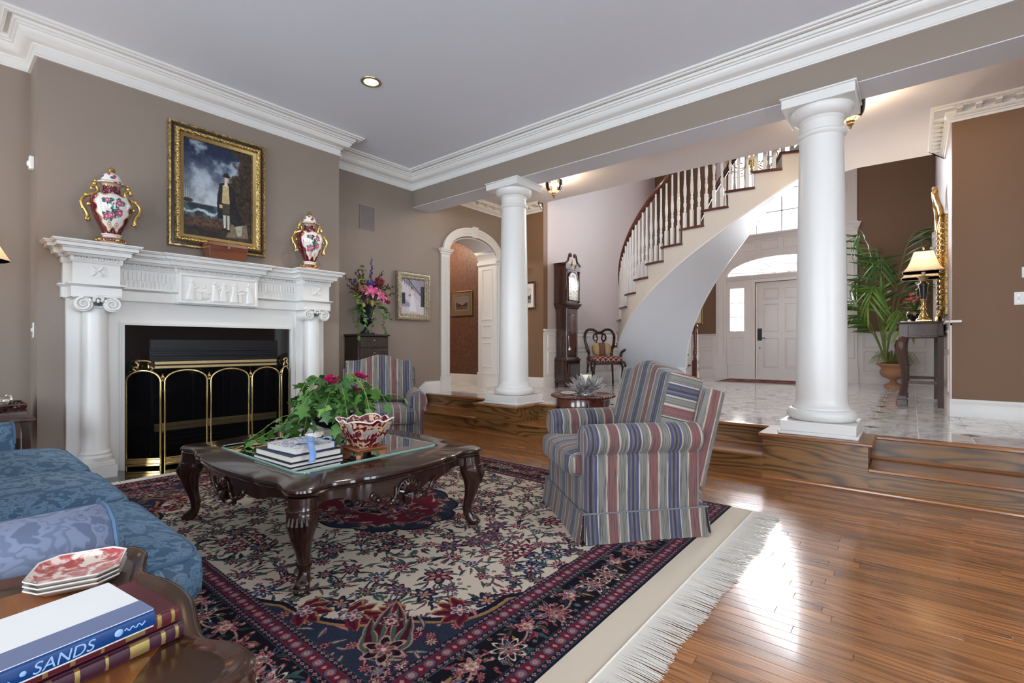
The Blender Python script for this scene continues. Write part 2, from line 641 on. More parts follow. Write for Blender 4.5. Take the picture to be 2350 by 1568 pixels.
def damask(name, base, light, scale, dark=None):
    def f(nm):
        t = NT(nm)
        v = t.coord('Object', (1, 1, 1))
        n1 = t.noise(v, scale, 2, .5, 2.4)
        n2 = t.noise(v, scale * 2.3, 1, .5, 1.2)
        p = t.math('ADD', t.math('MULTIPLY', n1, .65), t.math('MULTIPLY', n2, .35))
        k = t.ramp(p, [(.485, (0, 0, 0)), (.51, (1, 1, 1))])
        k2 = t.ramp(p, [(.56, (0, 0, 0)), (.575, (1, 1, 1)), (.60, (1, 1, 1)), (.615, (0, 0, 0))])
        c = t.mix(k, base, light)
        c = t.mix(t.math('MULTIPLY', k2, .7), c, base)
        we = t.noise(t.coord('Object', (900, 900, 900)), 1.0, 1)
        t.pbr(Base_Color=c, Roughness=t.math('MULTIPLY_ADD', k, -.18, .62), Sheen_Weight=.5, Sheen_Roughness=.4, Sheen_Tint=light,
              Normal=t.bump(t.math('ADD', k, t.math('MULTIPLY', we, .3)), .12, .001))
        return t.m
    _DEF[name] = f


damask('damask_blue', srgb(56, 88, 112), srgb(92, 124, 150), 11)
damask('damask_lilac', srgb(96, 106, 132), srgb(126, 136, 162), 6.5)
damask('wallpaper', srgb(92, 60, 46), srgb(112, 78, 60), 14)
simple('piping_blue', srgb(72, 102, 130), .6)


@define('seat_trellis')
def _(nm):
    t = NT(nm)
    s0 = t.n('SeparateXYZ', i_0=t.coord('Object'))
    yz = t.math('ADD', s0.outputs[1], s0.outputs[2])
    sp = t.n('CombineXYZ', i_0=t.math('ADD', s0.outputs[0], yz), i_1=t.math('SUBTRACT', s0.outputs[0], yz))
    sp = t.n('SeparateXYZ', i_0=sp)
    def line(o): return t.math('ABSOLUTE', t.math('SUBTRACT', t.math('FRACT', t.math('MULTIPLY', t.math('ADD', o, 5.0), 12)), .5))
    d = t.math('MINIMUM', line(sp.outputs[0]), line(sp.outputs[1]))
    c = t.mix(t.ramp(d, [(.075, (1, 1, 1)), (.10, (0, 0, 0))]), srgb(104, 30, 44), srgb(206, 176, 150))
    t.pbr(Base_Color=c, Roughness=.8)
    return t.m


@define('tapestry')
def _(nm):
    t = NT(nm)
    sp = t.n('SeparateXYZ', i_0=t.coord('Object'))
    x = t.math('ABSOLUTE', sp.outputs[0])
    c = t.ramp(x, [(0, srgb(120, 70, 40)), (.032, srgb(40, 46, 70)), (.055, srgb(196, 168, 118)), (.13, srgb(186, 152, 96)), (.17, srgb(60, 54, 70))], 'CONSTANT')
    c = t.mix(t.math('MULTIPLY', t.noise(t.coord('Object'), 60, 2), .5), c, srgb(150, 120, 84))
    t.pbr(Base_Color=c, Roughness=.9)
    return t.m


def leafmat(name, dark, light, rough=.42):
    def f(nm):
        t = NT(nm)
        r = t.n('ObjectInfo').outputs['Random']
        n = t.noise(t.coord('Object', rnd=3), 40, 2)
        c = t.mix(t.math('ADD', t.math('MULTIPLY', r, .8), t.math('MULTIPLY', n, .3), clamp=True), dark, light)
        t.pbr(Base_Color=c, Roughness=rough, Subsurface_Weight=0.0)
        return t.m
    _DEF[name] = f


leafmat('ivy_leaf', srgb(30, 78, 44), srgb(110, 160, 70))
leafmat('ivy_dark', srgb(28, 66, 38), srgb(84, 130, 56))
leafmat('palm_leaf', srgb(26, 60, 30), srgb(96, 140, 56), .38)
leafmat('palm_light', srgb(70, 120, 40), srgb(130, 170, 60), .4)
leafmat('grass_leaf', srgb(70, 96, 44), srgb(150, 160, 84))


def shade(name, col, emit):
    def f(nm):
        t = NT(nm)
        a = t.n('BsdfTranslucent', i_Color=col)
        b = t.n('BsdfDiffuse', i_Color=col)
        m = t.n('MixShader', i_0=.5, i_1=a, i_2=b)
        t.t.links.new(m.outputs[0], t.out.inputs[0])
        return t.m
    _DEF[name] = f


shade('lamp_fabric', srgb(250, 238, 220), 0)
shade('lamp_lining', srgb(255, 244, 228), 0)


def glow(name, col, s):
    def f(nm):
        t = NT(nm)
        e = t.n('Emission', i_Color=col, i_Strength=s)
        t.t.links.new(e.outputs[0], t.out.inputs[0])
        return t.m
    _DEF[name] = f


glow('bulb', (1, .72, .42, 1), 60)
glow('downlight', (1, .93, .82, 1), 14)


@define('imari_lid')
def _(nm):
    t = NT(nm)
    co = t.n('TexCoord').outputs['Object']
    vo = t.n('TexVoronoi', i_Vector=co, i_Scale=26)
    rnd = t.n('SeparateColor', i_0=vo.outputs[1]).outputs[0]
    c = t.mix(t.math('LESS_THAN', vo.outputs[0], .34), srgb(236, 228, 220), t.mix(t.math('GREATER_THAN', rnd, .5), srgb(184, 60, 84), srgb(60, 110, 104)))
    t.pbr(Base_Color=c, Roughness=.12, Coat_Weight=.8)
    return t.m


@define('imari_bowl')
def _(nm):
    t = NT(nm)
    co = t.n('TexCoord').outputs['Object']
    n1 = t.noise(co, 30, 2, .5, 1.5)
    k = t.ramp(n1, [(.53, (0, 0, 0)), (.55, (1, 1, 1))])
    wob = t.n('TexNoise', i_Vector=co, i_Scale=40, i_Detail=2).outputs[1]
    wv = t.n('VectorMath', operation='SCALE', i_0=wob, i_Scale=.045)
    vo = t.n('TexVoronoi', i_Vector=t.n('VectorMath', operation='ADD', i_0=co, i_1=wv.outputs[0]).outputs[0], i_Scale=15)
    c = t.mix(k, srgb(98, 16, 36), srgb(206, 176, 134))
    c = t.mix(t.math('MULTIPLY', t.math('LESS_THAN', vo.outputs[0], .36), .9), c, t.ramp(vo.outputs[0], [(0, srgb(196, 160, 110)), (.12, srgb(150, 132, 132)), (.26, srgb(178, 164, 160))]))
    t.pbr(Base_Color=c, Roughness=.12, Coat_Weight=.8, Coat_Roughness=.03)
    return t.m


@define('transferware')
def _(nm):
    t = NT(nm)
    co = t.n('TexCoord').outputs['Object']
    n1 = t.noise(co, 34, 3, .55, 1.0)
    c = t.ramp(n1, [(.42, srgb(176, 72, 72)), (.5, srgb(206, 128, 118)), (.56, srgb(240, 220, 206))])
    t.pbr(Base_Color=c, Roughness=.15, Coat_Weight=.5)
    return t.m


@define('toile_blue')
def _(nm):
    t = NT(nm)
    co = t.n('TexCoord').outputs['Object']
    n1 = t.noise(co, 46, 3, .55, 1.6)
    c = t.ramp(n1, [(.40, srgb(90, 104, 160)), (.5, srgb(190, 190, 196)), (.55, srgb(226, 220, 206))])
    t.pbr(Base_Color=c, Roughness=.6)
    return t.m


@define('ornate_gilt')
def _(nm):
    t = NT(nm)
    co = t.n('TexCoord').outputs['Object']
    n1 = t.noise(co, 55, 3, .6, .8)
    c = t.ramp(n1, [(.35, (.10, .07, .05, 1)), (.5, (.42, .28, .10, 1)), (.65, (.80, .58, .24, 1))])
    t.pbr(Base_Color=c, Metallic=.75, Roughness=.32, Normal=t.bump(n1, .6, .006))
    return t.m


@define('ornate_silver')
def _(nm):
    t = NT(nm)
    co = t.n('TexCoord').outputs['Object']
    n1 = t.noise(co, 70, 3, .6, .8)
    c = t.ramp(n1, [(.35, srgb(84, 76, 62)), (.5, srgb(150, 138, 114)), (.65, srgb(206, 196, 172))])
    t.pbr(Base_Color=c, Metallic=.4, Roughness=.4, Normal=t.bump(n1, .6, .005))
    return t.m


def imgmat(name, arr, rough=.6, bump=0.0, spec=.3, coat=0.0):
    """printed or woven surface: arr is an H x W x 3 sRGB array computed in this script (row 0 at the top)"""
    h, wd = arr.shape[:2]
    im = bpy.data.images.new(name, wd, h)
    px = np.ones((h, wd, 4), np.float32)
    px[..., :3] = np.clip(arr[::-1], 0, 255) / 255.0
    im.pixels.foreach_set(px.ravel())
    im.pack()
    t = NT(name)
    tx = t.t.nodes.new('ShaderNodeTexImage')
    tx.image = im
    tx.interpolation = 'Linear'
    tx.extension = 'EXTEND'
    t.set(tx.inputs[0], t.n('UVMap', uv_map='UVMap').outputs[0])
    k = dict(Base_Color=tx.outputs[0], Roughness=rough, Specular_IOR_Level=spec, Coat_Weight=coat)
    if bump:
        k['Normal'] = t.bump(t.noise(t.coord('Object'), 700, 2), bump, .002)
    t.pbr(**k)
    _M[name] = t.m
    return t.m


@define('screen_mesh')
def _(nm):
    t = NT(nm)
    a = t.n('BsdfDiffuse', i_Color=srgb(16, 16, 18))
    b = t.n('BsdfTransparent', i_Color=(1, 1, 1, 1))
    m = t.n('MixShader', i_0=.62, i_1=a, i_2=b)
    t.t.links.new(m.outputs[0], t.out.inputs[0])
    return t.m


@define('crystal')
def _(nm):
    t = NT(nm)
    a = t.n('BsdfTransparent', i_Color=(.97, .98, 1, 1))
    g = t.n('BsdfGlossy', i_Color=(1, 1, 1, 1), i_Roughness=.03)
    d = t.n('BsdfTranslucent', i_Color=(.95, .96, .98, 1))
    e = t.n('BsdfDiffuse', i_Color=(.9, .92, .95, 1))
    m1 = t.n('MixShader', i_0=.5, i_1=d, i_2=e)
    m2 = t.n('MixShader', i_0=.28, i_1=a, i_2=m1)
    m3 = t.n('MixShader', i_0=t.math('MULTIPLY_ADD', t.n('Fresnel', i_IOR=1.6).outputs[0], 1.5, .1, True), i_1=m2, i_2=g)
    t.t.links.new(m3.outputs[0], t.out.inputs[0])
    return t.m


@define('imari_foot')
def _(nm):
    t = NT(nm)
    co = t.n('TexCoord').outputs['Object']
    sp = t.n('SeparateXYZ', i_0=co)
    c = t.ramp(t.math('MULTIPLY', sp.outputs[2], 10), [(0, srgb(226, 206, 184)), (.16, srgb(186, 150, 104)), (.28, srgb(112, 24, 38)), (.55, srgb(186, 150, 104)), (.68, srgb(232, 222, 210))], 'CONSTANT')
    vo = t.n('TexVoronoi', i_Vector=co, i_Scale=40)
    c = t.mix(t.math('LESS_THAN', vo.outputs[0], .28), c, srgb(214, 176, 120))
    t.pbr(Base_Color=c, Roughness=.14, Coat_Weight=.8)
    return t.m

simple('glass_edge', srgb(132, 170, 158), .05, 0, Coat_Weight=1.0)
metal('brass_bar', (.66, .50, .26, 1), .38)

# ================================================================ THE SETTING
XL, XB, YB0, YB1 = -5.5, -5.135, 0.545, 3.065      # recess wall, chimney breast
ZC, HP, ZH = 3.47, 0.35, 3.40                       # ceiling, raised hall floor, hall ceiling
YS, YH0, YH1, YD = 4.29, 4.755, 6.5, 11.0           # step face, hall, entrance wall
XP, XR, XE = -4.69, 0.31, 3.2


def holed(mb, x0, x1, z0, z1, holes, P):
    """wall slab with rectangular holes, built from cells; P(xa,xb,za,zb) adds one cell"""
    xs = sorted({x0, x1, *[h[i] for h in holes for i in (0, 1)]})
    zs = sorted({z0, z1, *[h[i] for h in holes for i in (2, 3)]})
    for a, b in zip(xs, xs[1:]):
        for c, d in zip(zs, zs[1:]):
            mx, mz = (a + b) / 2, (c + d) / 2
            if not any(h[0] < mx < h[1] and h[2] < mz < h[3] for h in holes): P(a, b, c, d)
    return mb


# ---- living room floor: oak strips laid along x
fl = struct('floor', MB().box(XL, XE, -3.1, 4.75, -.06, -.002), 'oak_floor', 'glossy brown oak strip floor of the living room')
pl_len = (0.62, 0.9, 1.2)
pl_src = [MB().box(0, L - .0012, -.028, .028, -.012, 0, .0012).build('plank', 'oak_floor', fl, loc=(XL, 4.2, -50)) for L in pl_len]
first = [True] * 3
npl = 0
for i in range(53):
    y = YS - .0285 - .057 * i
    xa, xb = ((XL, .95) if y > 3.27 else (-1.0, .55 + .125 * y))
    x = xa - random.uniform(0, .5) if xa > XL else xa
    while x < xb and npl < 300:
        k = random.randrange(3)
        if first[k]:
            o = pl_src[k]; first[k] = False
            o.location = (x, y, 0)
        else:
            o = inst(pl_src[k], 'plank', fl, (x, y, 0))
        x += pl_len[k]
        npl += 1
for k in range(3):
    if first[k]: pl_src[k].location = (1.2, 0, 0)

# ---- raised hall floor: marble tiles with small dark diamond insets
fh = struct('floor', MB().box(XL, XE, 4.74, YD, -.05, HP - .003), 'grout', 'polished white marble tile floor of the raised hall')
TX, TY = .3105, .30
tile = MB().box(0, TX - .003, 0, TY - .003, -.012, 0, .001).build('tile', 'marble', fh, loc=(0, 0, -50))
dia = MB().prism([(-.056, 0), (0, -.056), (.056, 0), (0, .056)], -.004, .0006).build('diamond_inset', 'marble_dark', fh, loc=(0, 0, -50))
spots = []
for i in range(-20, 8):
    for j in range(0, 22):
        x, y = .3515 + TX * i, 4.74 + .135 + TY * (j - 1)
        xa, ya, xb, yb = max(x, XL), max(y, 4.74), x + TX, min(y + TY, YD)
        if xb <= XL + .05 or yb - ya < .03 or xa < -4.9 and y > 6.6 or x > 0.4 and y > 6.4: continue
        d = .636 * -x + .771 * y
        spots.append((d, x, y))
spots.sort()
rest = MB()
for q, (d, x, y) in enumerate(spots):
    ya = max(y, 4.742)
    sy = (min(y + TY, YD) - ya) / TY
    xa = max(x, XL + .002)
    sx = (x + TX - xa) / TX
    if q < 290:
        if q == 0: tile.location, tile.scale = (xa, ya, HP), (sx, sy, 1)
        else: inst(tile, 'tile', fh, (xa, ya, HP), scale=(sx, sy, 1))
    else:
        rest.box(xa, xa + TX * sx - .003, ya, ya + TY * sy - .003, HP - .012, HP)
tag(rest.build('tile_rest', 'marble', fh), kind='stuff')
nd = 0
for i in range(-10, 4):
    for j in range(0, 11):
        x, y = .3515 + 2 * TX * i, 5.175 + .6 * j
        if x < XL + .1 or x > .75 or y > 10.8 or (x < -4.6 and y > 6.4) or (x > .28 and y > 6.4): continue
        if nd == 0: dia.location = (x, y, HP)
        else: inst(dia, 'diamond_inset', fh, (x, y, HP))
        nd += 1

# ---- oak steps up to the hall, with the two pedestal blocks that carry the columns
CX1, CX2, CY = -3.757, -0.562, 4.59
st = thing('steps', 'oak steps with pedestal blocks leading up to the marble hall', None, kind='structure')
B1, B2 = (-4.11, -3.475), (-.925, -.24)
spans = [(XL, B1[0]), (B1[1], B2[0]), (B2[1], XE)]
for a, b in spans:
    MB().box(a, b, YS, YS + .03, 0, .15).build('riser', 'oak_step', st)
    MB().box(a, b, YS - .03, 4.71, .150, .175, .006).build('tread', 'oak_nosing', st)
    MB().box(a, b, 4.70, 4.74, .175, .325).build('riser', 'oak_step', st)
    MB().box(a, b, 4.67, 4.742, .325, .351, .006).build('nosing', 'oak_nosing', st)
    MB().prism([(4.70, .175), (4.685, .175), (4.70, .192)], a, b, 'x').build('quarter_round', 'oak_nosing', st)
    MB().prism([(YS, 0), (YS - .018, 0), (YS - .016, .01), (YS, .022)], a, b, 'x').build('quarter_round', 'oak_nosing', st)
for a, b in (B1, B2):
    MB().box(a, b, YS, 4.74, 0, .15).build('pedestal_base', 'oak_step', st)
    MB().box(a, b, YS - .001, 4.74, .15, .325).build('pedestal_face', 'oak_step', st)
    MB().box(a - .03, b + .03, YS - .035, 4.76, .325, .3515, .007).build('pedestal_cap', 'oak_nosing', st)
    MB().prism([(YS, 0), (YS - .018, 0), (YS - .016, .01), (YS, .022)], a, b, 'x').build('quarter_round', 'oak_nosing', st)

# ---- walls of the living room
m = MB().box(XL - .12, XL, -3.1, 4.97, 0, ZC)
# the wall goes on into the hall and carries the arched opening
A0, A1, AS, AR = 5.14, 6.25, 2.50, .29
m.box(-5.92, XL, 4.97, A0, HP, ZC)
m.box(-5.92, XL, A1, YH1, HP, ZC)
n = 20
for i in range(n):
    t0, t1 = PI - PI * i / n, PI - PI * (i + 1) / n
    c, a = (A0 + A1) / 2, (A1 - A0) / 2
    y0, y1 = c + a * math.cos(t0), c + a * math.cos(t1)
    m.prism([(y0, AS + AR * math.sin(t0)), (y1, AS + AR * math.sin(t1)), (y1, ZC), (y0, ZC)], -5.92, XL, 'x')
struct('wall_left', m, 'wall_taupe', 'taupe wall with the arched opening')
struct('wall_chimney', MB().box(XL, XB, YB0, YB1, 0, ZC), 'wall_taupe', 'taupe chimney breast behind the white mantel')
# corridor beyond the arch
struct('wall_corridor', MB().box(-8.2, -5.92, 6.38, 6.5, 0, ZC).box(-8.3, -8.2, 4.0, 6.5, 0, ZC).box(-8.2, -5.92, 4.0, 4.1, 0, ZC), 'wallpaper', 'brown damask wallpaper of the corridor beyond the arch')
struct('floor', MB().box(-8.2, XL, 4.1, 6.4, HP - .05, HP), 'marble', 'marble floor of the corridor beyond the arch')
struct('ceiling', MB().box(-8.2, -5.92, 4.0, 6.5, 3.2, 3.3), 'ceiling_hall', 'white corridor ceiling beyond the arch')
struct('baseboard_corridor', MB().plan([(-5.93, 6.38), (-8.2, 6.38)], [(0, HP), (.02, HP), (.02, HP + .14), (.008, HP + .17), (0, HP + .17)]), 'white_paint', 'white baseboard of the corridor beyond the arch')
# wall behind the camera and side wall, with their windows (the side ones assumed for light)
WH = [(x - .75, x + .75, .45, 2.85) for x in WINX]
m = MB()
holed(m, XL, XE, 0, ZC, WH, lambda a, b, c, d: m.box(a, b, -3.22, -3.1, c, d))
struct('wall_back', m, 'wall_taupe', 'taupe window wall behind the camera')
SH = [(y - .75, y + .75, .45, 2.85) for y in (-1.2, 1.9)]
m = MB()
holed(m, -3.1, 4.5, 0, ZC, SH, lambda a, b, c, d: m.box(XE, XE + .12, a, b, c, d))
m.box(XE, XE + .12, 4.5, YH1, 0, ZC)
struct('wall_right', m, 'wall_taupe', 'taupe side wall of the living room')


def sash(name, loc, rz, w_, z0, z1, cols, rows):
    t = thing(name, None, None, loc, rz, kind='structure')
    f = .05
    m = MB()
    m.box(-w_ / 2, -w_ / 2 + f, -.05, .05, z0, z1).box(w_ / 2 - f, w_ / 2, -.05, .05, z0, z1)
    m.box(-w_ / 2, w_ / 2, -.05, .05, z0, z0 + f).box(-w_ / 2, w_ / 2, -.05, .05, z1 - f, z1)
    m.build('window_frame', 'white_paint', t)
    for i in range(1, cols): MB().box(-w_ / 2 + w_ * i / cols - .012, -w_ / 2 + w_ * i / cols + .012, -.02, .02, z0, z1).build('muntin', 'white_paint', t)
    for j in range(1, rows): MB().box(-w_ / 2, w_ / 2, -.02, .02, z0 + (z1 - z0) * j / rows - .012, z0 + (z1 - z0) * j / rows + .012).build('muntin', 'white_paint', t)
    MB().box(-w_ / 2, w_ / 2, -.003, .003, z0, z1).build('pane', 'window_glass', t)
    return t


k = 1
for x in WINX:
    sash('window_%d' % k, (x, -3.12, 0), PI, 1.5, .45, 2.85, 3, 4); k += 1
for y in (-1.2, 1.9):
    sash('window_%d' % k, (XE + .04, y, 0), R(-90), 1.5, .45, 2.85, 3, 4); k += 1

# ---- ceilings and beam
struct('ceiling', MB().box(XL - .1, XE + .1, -3.2, 4.5, ZC, ZC + .1), 'ceiling_paint', 'pale grey flat ceiling of the living room')
bm_ = struct('beam', MB().box(XL, XE, 4.43, 4.75, 3.02, ZC), 'wall_taupe', 'taupe boxed beam carried on the two columns')
MB().box(XL, XE, 4.432, 4.757, 3.012, 3.0195).build('soffit', 'beam_soffit', bm_)
# hall ceiling: reaches the stair well, deeper on the side of the console table
hc = [(XL, 4.75), (XE, 4.75), (XE, YH1), (XR, YH1), (XR, 7.9), (-.55, 7.86), (-.78, 7.95), (-1.53, 7.89), (-.96, 6.84), (-1.0, YH1), (XL, YH1)]
struct('ceiling', MB().prism(hc, ZH, 3.62), 'ceiling_hall', 'white ceiling of the raised hall, open over the stairs')

# ---- hall end walls and stair foyer
struct('wall_stub', MB().box(XL, XP, YH1, YH1 + .12, HP, ZH), 'wall_brown', 'brown end wall of the hall beside the clock')
m = MB().box(XP - .12, XP, YH1 + .12, YD, HP, 6.2)
struct('wall_stair', m, 'wall_pink', 'pale pinkish wall rising beside the curved stairs')
struct('wall_hall_right', MB().box(XR, XE, YH1, YH1 + .12, HP, ZH), 'wall_brown', 'brown wall with the light switches')
struct('wall_mirror', MB().box(XR, XR + .12, YH1 + .12, YD, HP, 6.2), 'wall_pink', 'pale wall behind the console table')
struct('ceiling', MB().box(XL, XE, 4.8, YD + .2, 6.2, 6.3), 'ceiling_hall', 'high white ceiling over the stairs')
struct('wall_upper', MB().box(XL, XE, 4.8, 4.9, 3.62, 6.2).box(XL - .1, XL, 4.8, YH1 + .2, 3.62, 6.2).box(XE, XE + .1, 4.8, YH1 + .2, 3.62, 6.2).box(XL, XP - .1, YH1 + .1, YH1 + .2, 3.62, 6.2).box(XR + .1, XE, YH1 + .1, YH1 + .2, 3.62, 6.2), 'wall_brown', 'unseen brown upstairs wall added to stop light leaking')  # out of view, added to close a light leak above the hall ceiling
# entrance wall with door, sidelights, fanlight and the arched window above
DX0, DX1, DZ = -2.51, -1.55, 2.36
DC = (DX0 + DX1) / 2
FH, FW = .38, 1.04
H = [(DX0, DX1, HP, DZ), (-3.0, -2.72, 1.353, 2.256), (2 * DC + 2.72, 2 * DC + 3.0, 1.353, 2.256), (DC - FW, DC + FW, 2.515, 2.515 + FH), (DC - .93, DC + .93, 3.36, 5.5)]
m = MB()
holed(m, XP, XR, HP, 6.2, H, lambda a, b, c, d: m.box(a, b, YD, YD + .14, c, d))
for i in range(16):
    t0, t1 = PI - PI * i / 16, PI - PI * (i + 1) / 16
    m.prism([(DC + FW * math.cos(t0), 2.515 + FH * math.sin(t0)), (DC + FW * math.cos(t1), 2.515 + FH * math.sin(t1)), (DC + FW * math.cos(t1), 2.515 + FH), (DC + FW * math.cos(t0), 2.515 + FH)], YD, YD + .14, 'y')
struct('wall_front', m, 'wall_brown', 'brown entrance wall with the front door')

# ---- crown mouldings
crown = [(0, 3.247), (.018, 3.247), (.020, 3.258), (.012, 3.266), (.012, 3.322), (.026, 3.328), (.030, 3.338), (.044, 3.342)]
crown += [(.044 + .062 * math.sin(t * PI / 2 / 6) * .6 + .025 * t / 6, 3.342 + .058 * (1 - math.cos(t * PI / 2 / 6))) for t in range(1, 7)]
crown += [(.118, 3.404), (.120, 3.416), (.134, 3.420), (.136, 3.434), (.146, 3.452), (.166, 3.452), (.168, 3.434), (.186, 3.438), (.190, 3.446), (.206, 3.452), (.208, 3.47)]
cp = [(XE, 4.43), (XL, 4.43), (XL, YB1), (XB, YB1), (XB, YB0), (XL, YB0), (XL, -3.1), (XE, -3.1)]
struct('trim_1', MB().plan(cp, crown, True), 'white_paint', 'deep white crown moulding round the living room ceiling')

# hall cornice with modillion blocks
corn = [(0, 3.262), (.014, 3.262), (.018, 3.285), (.03, 3.29), (.032, 3.302), (.045, 3.306), (.05, 3.325), (.055, 3.33), (.055, 3.362), (.14, 3.362), (.142, 3.378), (.155, 3.382), (.165, 3.40)]
t = thing('trim_2', 'white dentil cornice over the hall arch', None, kind='structure')
MB().plan([(XP, YH1 - .001), (XL, YH1 - .001), (XL + .001, 4.757)], corn).build('cornice', 'white_paint', t)
mod = MB().prism([(0, 3.332), (.03, 3.334), (.05, 3.342), (.075, 3.348), (.078, 3.362), (0, 3.362)], -.022, .022, 'x')
ms = None
for i in range(8):
    y = 4.9 + .2 * i
    T = Matrix.Translation((XL + .053, y, 0)) @ Matrix.Rotation(R(-90), 4, 'Z')
    if ms is None: ms = mod.build('modillion', 'white_paint', t, loc=(XL + .053, y, 0), rot=R(-90))
    else: inst(ms, 'modillion', t, (XL + .053, y, 0), R(-90))
for i in range(4): inst(ms, 'modillion', t, (XL + .25 + .17 * i, YH1 - .055, 0), R(180))
beads = MB()
for i in range(80): beads.box(XL + .028, XL + .052, 4.78 + .021 * i, 4.79 + .021 * i, 3.304, 3.322)
for i in range(38): beads.box(XL + .06 + .02 * i, XL + .07 + .02 * i, YH1 - .052, YH1 - .03, 3.304, 3.322)
tag(beads.build('dentil_row', 'white_paint', t), kind='stuff')
t = thing('trim_3', 'white dentil cornice over the brown wall with the switches', None, kind='structure')
MB().plan([(XE, YH1 - .001), (XR + .001, YH1 - .001), (XR + .001, 7.7)][::1], [(-0.0, 3.262)] + corn[1:]).build('cornice', 'white_paint', t)
for i in range(9): inst(ms, 'modillion', t, (XR + .05 + .135 * i, YH1 - .055, 0), R(180))
for i in range(8): inst(ms, 'modillion', t, (XR - .055, YH1 + .1 + .14 * i, 0), R(90))
beads = MB()
for i in range(70): beads.ball((XR + .02 + .019 * i, YH1 - .045, 3.312), .007, .012, .010, 6, 4)
for i in range(70): beads.box(XR - .0 + .017 * i, XR + .009 + .017 * i, YH1 - .15, YH1 - .138, 3.364, 3.377)
for i in range(40): beads.ball((XR - .045, YH1 + .03 + .03 * i, 3.312), .012, .007, .010, 6, 4)
tag(beads.build('bead_row', 'white_paint', t), kind='stuff')

# ---- baseboards
bb = lambda z: [(0, z), (.022, z), (.022, z + .12), (.016, z + .135), (.010, z + .15), (.008, z + .168), (0, z + .17)]
struct('baseboard_left', MB().plan([(XL, YS), (XL, YB1)], bb(0)), 'white_paint', 'white baseboard of the recess beside the chimney breast')
struct('baseboard_recess', MB().plan([(XL, YB0), (XL, -3.1)], bb(0)), 'white_paint', 'white baseboard of the recess behind the sofa')
m = MB().plan([(XL, 4.97), (XL, 4.66)], bb(HP))
m.prism([(4.66, HP - .12), (4.66, HP + .17), (4.45, HP + .02), (4.29, HP - .10), (4.29, 0), (4.66, 0)], XL, XL + .02, 'x')
struct('baseboard_steps', m, 'white_paint', 'white stepped baseboard beside the oak steps')
struct('baseboard_stub', MB().plan([(XP, YH1 - .0), (XL, YH1 - .0)], bb(HP)), 'white_paint', 'white baseboard of the brown hall end wall')
struct('baseboard_right', MB().plan([(XE, YH1), (XR - .02, YH1)], bb(HP)), 'white_paint', 'white baseboard under the light switches')


# ---- wainscot: white boards with raised panel mouldings (local x right, front -y)
def wainscot(name, label, loc, rz, length, panels, top=1.30, flip=False):
    t = thing(name, label, None, loc, rz, kind='structure')
    MB().box(0, length, -.014, 0, HP, top - .03).build('board', 'door_paint', t)
    MB().plan([(length, 0), (0, 0)], [(0, top - .05), (.016, top - .05), (.02, top - .02), (.045, top - .016), (.045, top), (0, top)]).build('chair_rail', 'door_paint', t)
    MB().plan([(length, -.013), (0, -.013)], [(d * .8, z) for d, z in bb(HP)]).build('baseboard', 'door_paint', t)
    pf = [(0, 0), (.004, .012), (.014, .012), (.020, .005), (.026, .005), (.026, 0)]
    for a, b in panels:
        for c, d in ((HP + .22, HP + .60), (HP + .66, top - .09)):
            m = MB().plan([(a, c), (b, c), (b, d), (a, d)], pf, True).rx()
            m.v = [(x, y - .014, z) for x, y, z in m.v]
            m.build('panel_moulding', 'door_paint', t)
    return t


wainscot('trim_4', 'white panelled wainscot behind the tall clock', (XP, YH1, 0), R(90), 4.5, [(.1, .42), (.5, .95), (1.03, 1.5), (1.58, 2.05), (2.13, 2.6), (2.7, 3.2)], 1.32)
wainscot('trim_5', 'white panelled wainscot behind the potted palm', (-.79, YD, 0), 0, 1.1, [(.1, .98)])
wainscot('trim_6', 'white panelled wainscot between the stairs and the front door', (XP, YD, 0), 0, 1.42, [(.1, .65), (.75, 1.32)])
wainscot('trim_7', 'white panelled wainscot behind the console table', (XR, YD, 0), R(-90), 4.48, [(.2, .9), (1.0, 1.7), (1.8, 2.5), (2.6, 3.3), (3.4, 4.3)])
m = MB().box(XR - .02, XR + .07, YH1 - .045, YH1 + .1, 1.275, 1.30, .004)
struct('trim_8', m, 'door_paint', 'white chair rail end on the corner beside the console table')

# ---- arch casing: fluted pilasters with capitals, moulded arch band and keystone, panelled reveal
t = thing('trim_9', 'white arched casing with keystone and panelled jamb', None, kind='structure')
for a, b in ((A0 - .17, A0), (A1, A1 + .17)):
    m = MB().box(XL, XL + .022, a, b, HP + .2, AS - .02)
    for i in range(5): m.prism(arc(a + .029 + .028 * i, XL + .022, .010, 0, 180, 5)[::1] and [(XL + .022 + .008 * math.sin(u * PI / 4), a + .029 + .028 * i + .010 * math.cos(u * PI / 4)) for u in range(5)], HP + .24, AS - .1, 'z')
    m.build('pilaster', 'white_paint', t)
    MB().box(XL, XL + .04, a - .012, b + .012, HP, HP + .2).box(XL, XL + .045, a - .018, b + .018, HP + .2, HP + .23, .006).build('pilaster_base', 'white_paint', t)
    MB().plan([(XL, a - .001), (XL + .022, a - .001), (XL + .022, b), (XL, b)][::-1], [(0, AS - .06), (.01, AS - .055), (.012, AS - .03), (.03, AS - .02), (.034, AS), (.045, AS + .005), (.045, AS + .02), (0, AS + .02)]).build('capital', 'white_paint', t)
m = MB()
c, a = (A0 + A1) / 2, (A1 - A0) / 2
N = 28
for k0, k1, dep in ((0, .05, .022), (.05, .10, .030), (.10, .135, .038)):
    for i in range(N):
        t0, t1 = PI - PI * i / N, PI - PI * (i + 1) / N
        q = [(c + (a + k) * math.cos(tt), AS + .02 + (AR + k) * math.sin(tt)) for tt, k in ((t0, k0), (t1, k0), (t1, k1), (t0, k1))]
        m.prism(q, XL, XL + dep, 'x')
m.build('arch_band', 'white_paint', t)
